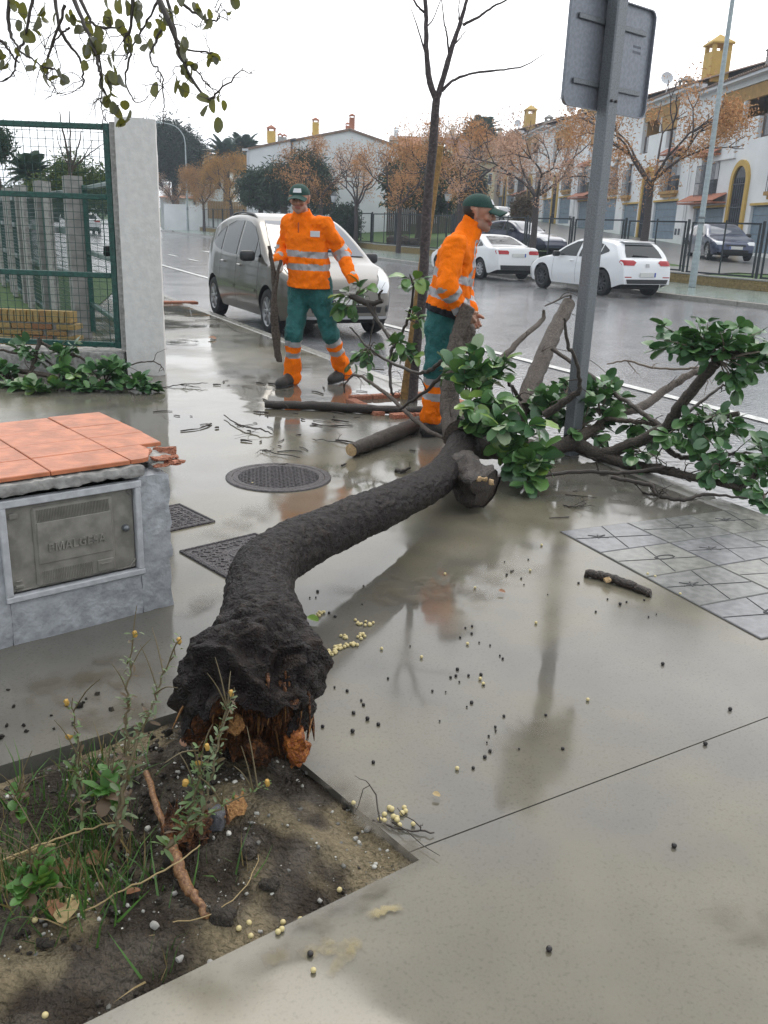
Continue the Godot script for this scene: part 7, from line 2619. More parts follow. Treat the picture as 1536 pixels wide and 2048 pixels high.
	o = car("saloon_car", "white saloon parked ahead of the white hatchback seen from behind", c, paint(0.72, 0.73, 0.74), Transform3D(away, road_at(13.02, 19.98, -0.13 + 0.08)), {
		"windscreen": [[1.03, -0.66, 0.66], [1.2, -0.60, 0.60], [1.36, -0.5, 0.5]],
		"rear_window": [[1.12, -0.60, 0.60], [1.22, -0.56, 0.56], [1.36, -0.48, 0.48]],
		"side_windows": [[[1.62, 0.99, 1.0], [1.95, 0.99, 1.2], [2.3, 0.99, 1.33], [2.5, 0.99, 1.35]], [[2.58, 0.99, 1.35], [3.0, 1.0, 1.34], [3.42, 1.02, 1.24]], [[3.46, 1.03, 1.23], [3.75, 1.06, 1.09]]],
		"seams": [[[2.53, 0.3, 0.98], [2.54, 0.3, 0.98]]], "mirror": 1.8, "mirror_mat": M.trim_dark,
		"head": [[[0.60, 0.5, 0.76], [0.7, 0.46, 0.8]]], "tail": [[[0.82, 0.40, 0.82], [0.90, 0.38, 0.83], [0.94, 0.44, 0.82]]],
		"dark_rear": [[[0.34, -0.7, 0.7], [0.48, -0.72, 0.72]]], "plates": [[0.80, 0.0, false]], "spokes": 9})
	# cars behind the fence
	var p := Vector3(13.643, 0.672, -38.072)
	spec = HATCH_SPEC.duplicate(true)
	spec["plates"] = [[0.50, 0.0, true]]
	o = car("blue_hatchback", "dark blue hatchback parked before the garages at the right edge", hatch(), paint(0.022, 0.035, 0.085, 0.3), Transform3D(Basis(Vector3(0.02, 0, -1).normalized(), Vector3.UP, Vector3(1, 0, 0.02).normalized()), p + Vector3(0, 0.03, 1.6)), spec)
	p = Vector3(6.241, 0.617, -40.578)
	o = car("dark_saloon", "dark blue saloon half hidden behind the white saloon and the fence", sedan(), paint(0.02, 0.026, 0.06, 0.3), Transform3D(Basis(Vector3(-0.62, 0, -0.78), Vector3.UP, Vector3(0.78, 0, -0.62)), p + Vector3(0.8, -0.05, 1.0)), {
		"windscreen": [[1.03, -0.66, 0.66], [1.2, -0.60, 0.60], [1.36, -0.5, 0.5]], "rear_window": [[1.12, -0.60, 0.60], [1.22, -0.56, 0.56], [1.36, -0.48, 0.48]],
		"side_windows": [[[1.62, 0.99, 1.0], [2.3, 0.99, 1.33], [2.5, 0.99, 1.35]], [[2.58, 0.99, 1.35], [3.42, 1.02, 1.24]]], "mirror": 1.8,
		"head": [[[0.60, 0.5, 0.76], [0.7, 0.46, 0.8]]], "tail": [[[0.82, 0.40, 0.82], [0.92, 0.4, 0.8]]]})
	for e in [[Vector3(8.923, 2.221, -74), Color(0.10, 0.015, 0.02), "dark red car parked far up the side street", 0.5], [Vector3(8.255, 2.303, -78), Color(0.03, 0.032, 0.04), "black car parked farthest up the side street", 0.6], [Vector3(9.317, 2.174, -70), Color(0.45, 0.44, 0.42), "pale car parked up the side street next to the brown shrub", 0.5]]:
		var col: Color = e[1]
		car("parked_car", e[2], hatch(), paint(col.r, col.g, col.b), Transform3D(Basis(Vector3.UP, PI / 2 + e[3]), e[0] + Vector3(0, -0.2, 0)), HATCH_SPEC.duplicate(true))
	car("distant_car", "white car driving away far down the road seen through the gate", hatch(), pw, Transform3D(away, road_at(5.5, 62.0, -0.13 + rise(60.0))), HATCH_SPEC.duplicate(true))


# bones: [a, b, ra, rb]; field = smooth union of tapered capsules
func field(bones: Array, idx: Array, p: Vector3, k: float) -> float:
	var d := 1e9
	for i in idx:
		var e: Array = bones[i]
		var a: Vector3 = e[0]
		var ba: Vector3 = (e[1] as Vector3) - a
		var pa := p - a
		var t := clampf(pa.dot(ba) / maxf(ba.length_squared(), 1e-9), 0.0, 1.0)
		var q := (pa - ba * t).length() - lerpf(e[2], e[3], t)
		var h := maxf(k - absf(d - q), 0.0) / k
		d = minf(d, q) - h * h * k * 0.25
	return d

# surface nets over the bones; cls gives each face a class, one mesh per class
func skin(bones: Array, cell: float, k: float, wr: FastNoiseLite, amp: float, cut, cls) -> Dictionary:
	var lo := Vector3(1e9, 1e9, 1e9)
	var hi := -lo
	for e in bones:
		var r: float = maxf(e[2], e[3]) + 0.03 + amp
		for q in 2:
			lo = lo.min((e[q] as Vector3) - Vector3.ONE * r)
			hi = hi.max((e[q] as Vector3) + Vector3.ONE * r)
	var B := 5
	var nb := Vector3i(((hi - lo) / (cell * B)).ceil())
	var val := {}
	var all := range(bones.size())
	var nx := nb.x * B + 1
	var ny := nb.y * B + 1
	for bx in nb.x:
		for by in nb.y:
			for bz in nb.z:
				var c := lo + Vector3(bx + 0.5, by + 0.5, bz + 0.5) * cell * B
				var half := cell * B * 0.88 + amp + 0.004
				var idx := []
				var near := false
				var best := 1e9
				for i in all:
					var e: Array = bones[i]
					var a: Vector3 = e[0]
					var ba: Vector3 = (e[1] as Vector3) - a
					var t := clampf((c - a).dot(ba) / maxf(ba.length_squared(), 1e-9), 0.0, 1.0)
					var q := (c - a - ba * t).length() - lerpf(e[2], e[3], t)
					best = minf(best, q)
					if q < half + k:
						idx.append(i)
				if best > half + k * 0.3 or best < -half - k:
					continue
				for x in B + 1:
					for y in B + 1:
						for z in B + 1:
							var gi := (bx * B + x) + nx * ((by * B + y) + ny * (bz * B + z))
							if val.has(gi):
								continue
							var p := lo + Vector3(bx * B + x, by * B + y, bz * B + z) * cell
							var d := field(bones, idx, p, k)
							if amp > 0.0 and absf(d) < amp * 3.0:
								d += wr.get_noise_3dv(p) * amp
							val[gi] = cut.call(p, d) if cut != null else d
	var vid := {}
	var vs := PackedVector3Array()
	var off := [0, 1, nx, nx + 1, nx * ny, nx * ny + 1, nx * ny + nx, nx * ny + nx + 1]
	var pairs := [[0, 1], [2, 3], [4, 5], [6, 7], [0, 2], [1, 3], [4, 6], [5, 7], [0, 4], [1, 5], [2, 6], [3, 7]]
	var cor := []
	for q in 8:
		cor.append(Vector3(q & 1, (q >> 1) & 1, (q >> 2) & 1))
	var keys := val.keys()
	for gi in keys:
		var w := []
		var ok := true
		var neg := 0
		for q in 8:
			var v = val.get(gi + off[q])
			if v == null:
				ok = false
				break
			w.append(v)
			if v < 0.0:
				neg += 1
		if not ok or neg == 0 or neg == 8:
			continue
		var s := Vector3.ZERO
		var n := 0
		for e in pairs:
			var a: float = w[e[0]]
			var c: float = w[e[1]]
			if (a < 0.0) != (c < 0.0):
				s += (cor[e[0]] as Vector3).lerp(cor[e[1]], a / (a - c))
				n += 1
		var gx: int = gi % nx
		var gy: int = (gi / nx) % ny
		var gz: int = gi / (nx * ny)
		vid[gi] = vs.size()
		vs.append(lo + (Vector3(gx, gy, gz) + s / n) * cell)
	var nor := PackedVector3Array()
	nor.resize(vs.size())
	var faces := []
	var ax := [1, nx, nx * ny]
	for gi in keys:
		var v0: float = val[gi]
		for a in 3:
			var v1 = val.get(gi + ax[a])
			if v1 == null or (v0 < 0.0) == (v1 < 0.0):
				continue
			var u: int = ax[(a + 1) % 3]
			var v: int = ax[(a + 2) % 3]
			var q := [vid.get(gi), vid.get(gi - u), vid.get(gi - u - v), vid.get(gi - v)]
			if q.has(null):
				continue
			var p0 := vs[q[0]]
			var f := (vs[q[2]] - p0).cross(vs[q[3]] - vs[q[1]])
			var out := Vector3.ZERO
			out[a] = 1.0 if v0 < 0.0 else -1.0
			if f.dot(out) < 0.0:
				f = -f
				q.reverse()
			for e in q:
				nor[e] += f
			faces.append(q)
	var res := {}
	for q in faces:
		var c := (vs[q[0]] + vs[q[1]] + vs[q[2]] + vs[q[3]]) / 4.0
		var id = cls.call(c) if cls != null else 0
		if not res.has(id):
			res[id] = [MB.new(), {}]
		var b: MB = res[id][0]
		var mp: Dictionary = res[id][1]
		var ii := []
		for e in q:
			if not mp.has(e):
				mp[e] = b.vert(vs[e], nor[e].normalized())
			ii.append(mp[e])
		var g := (vs[q[2]] - vs[q[0]]).cross(vs[q[1]] - vs[q[0]])
		if g.dot(nor[q[0]]) > 0.0:
			b.i.append_array([ii[0], ii[1], ii[2], ii[0], ii[2], ii[3]])
		else:
			b.i.append_array([ii[0], ii[2], ii[1], ii[0], ii[3], ii[2]])
	var outm := {}
	for id in res:
		outm[id] = res[id][0]
	return outm

func add_mb(to: MB, fr: MB) -> void:
	var o := to.v.size()
	to.v.append_array(fr.v)
	to.n.append_array(fr.n)
	to.t.append_array(fr.t)
	to.c.append_array(fr.c)
	for e in fr.i:
		to.i.append(e + o)

func people_materials() -> void:
	M.skin = plain(Color.WHITE, 0.5)
	M.skin.vertex_color_use_as_albedo = true
	M.hiviz = mottled(lin(0.95, 0.165, 0.0), lin(1.0, 0.20, 0.002), 4.0, 701, 0.85, 0.2)
	M.hiviz.metallic_specular = 0.3
	M.teal = mottled(lin(0.008, 0.085, 0.085), lin(0.014, 0.12, 0.115), 4.0, 703, 0.8, 0.3)
	M.reflective = plain(lin(0.36, 0.35, 0.36), 0.42, 0.25)
	M.black_cloth = plain(lin(0.008, 0.009, 0.014), 0.8)
	M.cap_green = mottled(lin(0.008, 0.042, 0.032), lin(0.014, 0.060, 0.046), 8.0, 705, 0.8, 0.2)
	M.boot = mottled(lin(0.018, 0.016, 0.015), lin(0.04, 0.036, 0.032), 8.0, 707, 0.55, 0.4)
	M.glove = mottled(lin(0.42, 0.40, 0.38), lin(0.60, 0.58, 0.55), 9.0, 709, 0.8, 0.3)
	M.label_white = plain(lin(0.62, 0.64, 0.66), 0.5)

func head_bones(c: Vector3, f: Vector3, up: Vector3, s: float) -> Array:
	# c: middle of the skull, f: where the face looks
	var r := f.cross(up).normalized()
	var P := func(x: float, y: float, z: float) -> Vector3: return c + (r * x + up * y + f * z) * s
	var b := []
	b.append([P.call(0, 0.030, -0.030), P.call(0, 0.025, 0.022), 0.082 * s, 0.076 * s])
	b.append([P.call(0, -0.03, 0.0), P.call(0, -0.075, 0.045), 0.066 * s, 0.040 * s])
	b.append([P.call(-0.03, -0.075, 0.02), P.call(0.0, -0.098, 0.068), 0.034 * s, 0.021 * s])
	b.append([P.call(0.03, -0.075, 0.02), P.call(0.0, -0.098, 0.068), 0.034 * s, 0.021 * s])
	b.append([P.call(-0.035, -0.028, 0.068), P.call(0.035, -0.028, 0.068), 0.026 * s, 0.026 * s])
	b.append([P.call(-0.033, 0.022, 0.082), P.call(0.033, 0.022, 0.082), 0.012 * s, 0.012 * s])
	b.append([P.call(0, 0.008, 0.090), P.call(0, -0.030, 0.112), 0.008 * s, 0.012 * s])
	b.append([P.call(-0.012, -0.034, 0.098), P.call(0.012, -0.034, 0.098), 0.009 * s, 0.009 * s])
	b.append([P.call(-0.018, -0.058, 0.092), P.call(0.018, -0.058, 0.092), 0.007 * s, 0.007 * s])
	b.append([P.call(-0.016, -0.069, 0.090), P.call(0.016, -0.069, 0.090), 0.008 * s, 0.008 * s])
	for e in [-1.0, 1.0]:
		b.append([P.call(e * 0.080, 0.018, -0.012), P.call(e * 0.078, -0.030, -0.004), 0.016 * s, 0.010 * s])
	return b

func make_head(b: MB, c: Vector3, f: Vector3, s: float, neck: Vector3) -> void:
	var up := (Vector3.UP - f * f.dot(Vector3.UP)).normalized()
	var r := f.cross(up).normalized()
	var bones := head_bones(c, f, up, s)
	bones.append([c - up * 0.06 * s - f * 0.02, neck, 0.058 * s, 0.066 * s])
	var h: MB = skin(bones, 0.0046, 0.012, NZ, 0.0, null, null).get(0)
	for k in h.v.size():
		var q := h.v[k] - c
		var l := Vector3(q.dot(r), q.dot(up), q.dot(f)) / s
		var col := Color(0.46, 0.24, 0.165)
		if l.y < -0.04 and l.z > 0.0:
			col = col.lerp(Color(0.26, 0.15, 0.11), 0.55)   # beard shadow
		if l.z > 0.05 and l.y < -0.052 and l.y > -0.076 and absf(l.x) < 0.026:
			col = Color(0.36, 0.13, 0.10)
		if l.z > 0.05 and absf(l.y - 0.024) < 0.007 and absf(l.x) > 0.012 and absf(l.x) < 0.046:
			col = Color(0.04, 0.028, 0.022)
		if l.z > 0.05 and absf(l.y - 0.002) < 0.007 and absf(absf(l.x) - 0.031) < 0.014:
			col = Color(0.05, 0.035, 0.03)
		if l.z < -0.02 and l.y > -0.065 and absf(l.x) < 0.075 or (l.y > 0.0 and l.z < -0.005 and absf(l.x) > 0.06 and absf(l.x) < 0.079):
			col = Color(0.025, 0.02, 0.018)
		h.c[k] = col
	add_mb(b, h)

func make_cap(o: Node3D, c: Vector3, f: Vector3, s: float) -> void:
	var up := (Vector3.UP - f * f.dot(Vector3.UP)).normalized()
	var r := f.cross(up).normalized()
	var bs := Basis(r, up, f)
	var rows := []
	for k in 11:
		var ph := PI / 2 * k / 10.0
		var row := PackedVector3Array()
		for q in 33:
			var a := TAU * (q % 32) / 32.0
			var bump := 1.0 + 0.012 * absf(sin(a * 3.0))
			row.append(c + bs * (Vector3(cos(a) * cos(ph) * 0.092 * bump, 0.034 + sin(ph) * 0.088, sin(a) * cos(ph) * 0.108 * bump - 0.006) * s))
		rows.append(row)
	var b := MB.new()
	b.grid(rows, false, c)
	part("crown", b, M.cap_green, o)
	rows = []
	for k in 7:
		var t := k / 6.0
		var row := PackedVector3Array()
		for q in 15:
			var x := (q / 7.0 - 1.0)
			var z := 0.070 + (0.125 * t) * sqrt(maxf(0.0, 1.0 - x * x * 0.62)) + 0.032 * (1.0 - x * x) * (1.0 - t)
			row.append(c + bs * (Vector3(x * (0.084 - 0.006 * t), 0.040 - 0.020 * t - 0.030 * x * x, z) * s))
		rows.append(row)
	var under := []
	for row in rows:
		var w := PackedVector3Array()
		for p in row:
			w.append(p - up * 0.006)
		under.append(w)
	b = MB.new()
	b.grid(rows, false, c - up * 3.0)
	b.grid(under, false, c + up * 3.0)
	for q in 14:
		b.quad(rows[6][q], rows[6][q + 1], under[6][q + 1], under[6][q], f)
	part("peak", b, M.cap_green, o)
	b = MB.new()
	for k in 4:
		var a0 := PI / 2 + lerpf(-0.42, 0.42, k / 4.0)
		var a1 := PI / 2 + lerpf(-0.42, 0.42, (k + 1) / 4.0)
		var lo := 0.25
		var hi := 0.66
		var g := func(a: float, ph: float) -> Vector3: return c + bs * (Vector3(cos(a) * cos(ph) * 0.096, 0.034 + sin(ph) * 0.091, sin(a) * cos(ph) * 0.112 - 0.006) * s)
		b.quad(g.call(a0, lo), g.call(a1, lo), g.call(a1, hi), g.call(a0, hi), f)
	part("badge", b, M.label_white, o)

func hand_bones(w: Vector3, d: Vector3, palm_n: Vector3, thumb_side: float, curl: float) -> Array:
	# w: wrist, d: along the hand, palm_n: out of the palm; fingers curl towards the palm
	var s := d.cross(palm_n).normalized()
	var out := [[w, w + d * 0.05, 0.030, 0.034]]
	var lens := [0.068, 0.078, 0.072, 0.056]
	for k in 4:
		var x := (k - 1.5) * 0.021
		var p := w + d * 0.088 + s * x
		out.append([w + d * 0.03 + s * x * 0.8, p, 0.015, 0.0125])
		var dir := d
		var q := p
		for j in 3:
			var an := curl * (0.7 + 0.35 * j)
			dir = (dir * cos(an) + palm_n * sin(an)).normalized()
			if j == 0:
				dir = (d * cos(an) + palm_n * sin(an)).normalized()
			else:
				var t := dir.cross(s).normalized()
				dir = dir.rotated(s, 0.0)
			var e: Vector3 = q + dir * lens[k] * [0.45, 0.32, 0.23][j]
			out.append([q, e, 0.0115 - 0.001 * j, 0.0105 - 0.001 * j])
			q = e
			var nd := (dir * cos(curl * 0.9) + (palm_n * cos(an) - d * sin(an)) * sin(curl * 0.9)).normalized()
			dir = nd
	var tp := w + d * 0.03 + s * 0.030 * thumb_side
	var td := (d * 0.62 + s * 0.62 * thumb_side + palm_n * 0.45).normalized()
	var t1 := tp + td * 0.042
	var t2 := t1 + (td * 0.6 + palm_n * 0.6 + d * 0.25).normalized() * 0.034
	out.append([w + d * 0.015, tp, 0.022, 0.017])
	out.append([tp, t1, 0.016, 0.0125])
	out.append([t1, t2, 0.0125, 0.0105])
	return out

func boot(o: Node3D, ankle: Vector3, toe: Vector3, heel_y: float) -> void:
	var g := Vector3(ankle.x, heel_y, ankle.z)
	var d := toe - g
	var f := d.normalized()
	var back := g - f * 0.06
	var bones := [[ankle + Vector3.UP * 0.06, g + Vector3.UP * 0.07, 0.055, 0.052], [back + Vector3.UP * 0.045, g + f * 0.08 + Vector3.UP * 0.05, 0.042, 0.048], [g + f * 0.05 + Vector3.UP * 0.055, toe - f * 0.05 + Vector3.UP * 0.04, 0.05, 0.043], [toe - f * 0.06 + Vector3.UP * 0.038, toe - f * 0.02 + Vector3.UP * 0.036, 0.046, 0.038]]
	var floor_y := func(p: Vector3, v: float) -> float: return maxf(v, lerpf(heel_y, toe.y, clampf((p - g).dot(f) / d.length(), 0, 1)) + 0.012 - p.y)
	var m: MB = skin(bones, 0.009, 0.03, NZ, 0.002, floor_y, null).get(0)
	var bt := part("boot", m, M.boot, o)
	var b := MB.new()
	var r := f.cross(Vector3.UP).normalized()
	var rows := []
	for y in [0.0, 0.014]:
		var row := PackedVector3Array()
		for k in 21:
			var a := TAU * (k % 20) / 20.0
			var c := (back + toe) / 2
			row.append(c + f * cos(a) * (toe.distance_to(back) / 2 + 0.03) * (1.0 if absf(cos(a)) < 0.9 else 0.97) + r * sin(a) * 0.049 + Vector3.UP * (y + 0.001))
		rows.append(row)
	b.grid(rows, false, (back + toe) / 2)
	for k in 20:
		b.tri((back + toe) / 2 + Vector3.UP * 0.015, rows[1][k], rows[1][k + 1], Vector3.UP)
	part("sole", b, M.trim_dark, bt)

# one figure from its joints
func figure(o: Node3D, J: Dictionary, opt: Dictionary) -> void:
	var wrink := noise(721, 9.0, 3)
	wrink.domain_warp_enabled = true
	wrink.domain_warp_amplitude = 0.06
	wrink.domain_warp_frequency = 3.0
	var up: Vector3 = J.torso_up
	var fr: Vector3 = J.facing
	var rt := fr.cross(up).normalized()
	# body under the clothes: trunk, limbs, neck; head and hands on finer grids
	var bb := []
	bb.append([J.pelvis + up * 0.12, J.chest, 0.085, 0.11])
	bb.append([J.chest, J.neck, 0.10, 0.06])
	bb.append([J.neck, J.head - Vector3.UP * 0.05, 0.056, 0.056])
	for s in ["a", "b"]:
		bb.append([J["sh_" + s], J["el_" + s], 0.045, 0.04])
		bb.append([J["el_" + s], J["wr_" + s], 0.04, 0.028])
		bb.append([J["hip_" + s], J["kn_" + s], 0.075, 0.052])
		bb.append([J["kn_" + s], J["an_" + s], 0.052, 0.036])
	var body: MB = skin(bb, 0.02, 0.04, NZ, 0.0, null, null).get(0)
	for k in body.v.size():
		body.c[k] = Color(0.46, 0.24, 0.165)
	make_head(body, J.head, J.look, 1.0, J.neck)
	for s in ["a", "b"]:
		var hbn := hand_bones(J["wr_" + s], J["hd_" + s], J["pl_" + s], J["th_" + s], 0.75)
		var hm: MB = skin(hbn, 0.0045, 0.006, NZ, 0.0, null, null).get(0)
		for k in hm.c.size():
			hm.c[k] = Color(0.40, 0.22, 0.15)
		add_mb(body, hm)
	part("body", body, M.skin, o)
	# trousers
	var tb := []
	for s in ["a", "b"]:
		var h: Vector3 = J["hip_" + s]
		var kn: Vector3 = J["kn_" + s]
		var an: Vector3 = J["an_" + s]
		tb.append([h + up * 0.10, h - Vector3.UP * 0.04, 0.108, 0.108])
		tb.append([h - Vector3.UP * 0.04, kn, 0.100, 0.078])
		tb.append([kn, an + (kn - an).normalized() * 0.10, 0.078, 0.070])
		tb.append([an + (kn - an).normalized() * 0.10, an - (kn - an).normalized() * 0.015, 0.070, 0.080])
	tb.append([J.pelvis - up * 0.02, J.pelvis + up * 0.14, 0.10, 0.11])
	var cut_t := func(p: Vector3, d: float) -> float:
		var v := maxf(d, (p - (J.pelvis as Vector3)).dot(up) - 0.16)
		return v
	var cls_t := func(p: Vector3) -> int:
		var best := 1e9
		var id := 0
		for q in 2:
			var s: String = ["a", "b"][q]
			var kn: Vector3 = J["kn_" + s]
			var an: Vector3 = J["an_" + s]
			var ba := an - kn
			var t := (p - kn).dot(ba) / ba.length()
			var dist := (p - kn - ba.normalized() * clampf(t, -0.6, 1.0)).length()
			if dist < best:
				best = dist
				if t < opt.band0:
					id = 0
				elif t < opt.band0 + 0.052:
					id = 11 + q
				elif t < opt.band0 + 0.105:
					id = 1 + q
				elif t < opt.band0 + 0.157:
					id = 13 + q
				else:
					id = 1 + q
		return id
	var tr := skin(tb, 0.0095, 0.035, wrink, 0.019, cut_t, cls_t)
	var tp := part("trousers", tr[0], M.teal, o)
	for id in tr:
		if id == 1:
			part("orange_leg_panel", tr[id], M.hiviz, tp)
		elif id == 2:
			part("orange_leg_panel", tr[id], M.hiviz, tp)
		elif id > 10:
			part("reflective_strip", tr[id], M.reflective, tp)
	# jacket
	var jb := []
	var wl: float = opt.get("girth", 1.0)
	for s in [-1.0, 1.0]:
		jb.append([J.hem + rt * 0.075 * s * wl, J.chest + rt * 0.075 * s, 0.115 * wl, 0.118])
		jb.append([J.chest + rt * 0.07 * s + up * 0.02, J.neck + rt * 0.02 * s - up * 0.045, 0.110, 0.075])
	jb.append([J.hem + fr * 0.03, J.chest + fr * 0.03, 0.118 * wl, 0.112])
	jb.append([J.sh_a, J.sh_b, 0.076, 0.076])
	jb.append([J.neck - up * 0.02, J.neck + up * 0.055 + fr * 0.01, 0.078, 0.076])
	for s in ["a", "b"]:
		var sh: Vector3 = J["sh_" + s]
		var el: Vector3 = J["el_" + s]
		var w: Vector3 = J["wr_" + s]
		jb.append([sh, el, 0.080, 0.068])
		jb.append([el, w + (el - w).normalized() * 0.02, 0.068, 0.054])
	var top_n: Vector3 = J.neck + up * 0.07
	var cut_j := func(p: Vector3, d: float) -> float:
		var v := d
		var h := (p - (J.hem as Vector3)).dot(up)
		if (p - (J.hem as Vector3)).length() < 0.4 and h < 0.12:
			var arm := 1e9
			for s in ["a", "b"]:
				var a: Vector3 = J["el_" + s]
				var ba: Vector3 = (J["wr_" + s] as Vector3) - a
				var t := clampf((p - a).dot(ba) / ba.length_squared(), 0.0, 1.0)
				arm = minf(arm, (p - a - ba * t).length() - 0.075)
			if arm > 0.0:
				v = maxf(v, -h - 0.03 * (p - (J.hem as Vector3)).dot(fr))
		# open collar
		var c := (p - top_n).dot((up * 0.9 + fr * 0.25).normalized())
		if (p - top_n).length() < 0.16:
			v = maxf(v, c)
			var inner := (p - (J.neck as Vector3) - up * 0.06)
			inner -= up * inner.dot(up)
			if (p - (J.neck as Vector3)).dot(up) > 0.015:
				v = maxf(v, 0.058 - inner.length())
		return v
	var cls_j := func(p: Vector3) -> int:
		var best := 1e9
		var which := -1
		var tt := 0.0
		var k := 0
		for s in ["a", "b"]:
			for seg in [["sh_", "el_"], ["el_", "wr_"]]:
				var a: Vector3 = J[seg[0] + s]
				var ba: Vector3 = (J[seg[1] + s] as Vector3) - a
				var t := clampf((p - a).dot(ba) / ba.length_squared(), 0.0, 1.0)
				var q := (p - a - ba * t).length() - 0.075
				if q < best:
					best = q
					which = k
					tt = (p - a).dot(ba.normalized()) + (0.0 if seg[0] == "sh_" else (J["sh_" + s] as Vector3).distance_to(a))
			k += 1
		var c: Vector3 = J.hem
		var h := (p - c).dot(up)
		var rad := (p - c - up * h)
		var torso := Vector2(rad.dot(rt) * 0.62, rad.dot(fr)).length() - 0.13
		if best < torso and tt > opt.get("arm_from", 0.16):
			for j in opt.arm_strips.size():
				if tt > opt.arm_strips[j] and tt < opt.arm_strips[j] + 0.052:
					return 20 + which * 4 + j
			return 0
		for j in opt.strips.size():
			if h > opt.strips[j] and h < opt.strips[j] + 0.055:
				return 10 + j
		if opt.get("braces", false) and h > opt.strips[-1] and absf(absf(rad.dot(rt)) - 0.085) < 0.024 and h < 0.54:
			return 15
		if h < opt.get("black_hem", -1.0):
			return 16
		return 0
	var jk := skin(jb, 0.0095, 0.04, wrink, 0.022, cut_j, cls_j)
	var jp := part("jacket", jk[0], M.hiviz, o)
	for id in jk:
		if id == 16:
			part("hem_band", jk[id], M.black_cloth, jp)
		elif id != 0:
			part("reflective_strip", jk[id], M.reflective, jp)
	# cap, gloves, boots
	var cp := Node3D.new()
	cp.name = "cap"
	o.add_child(cp)
	make_cap(cp, J.head, J.look, 1.0)
	for s in ["a", "b"]:
		if opt.gloves:
			var gb := hand_bones(J["wr_" + s], J["hd_" + s], J["pl_" + s], J["th_" + s], 0.75)
			for e in gb:
				e[2] += 0.0035
				e[3] += 0.0035
			gb.append([J["wr_" + s] - J["hd_" + s] * 0.05, J["wr_" + s], 0.036, 0.036])
			part("glove", skin(gb, 0.005, 0.006, NZ, 0.0, null, null).get(0), M.glove, o)
		boot(o, J["an_" + s], J["toe_" + s], J["heel_" + s])

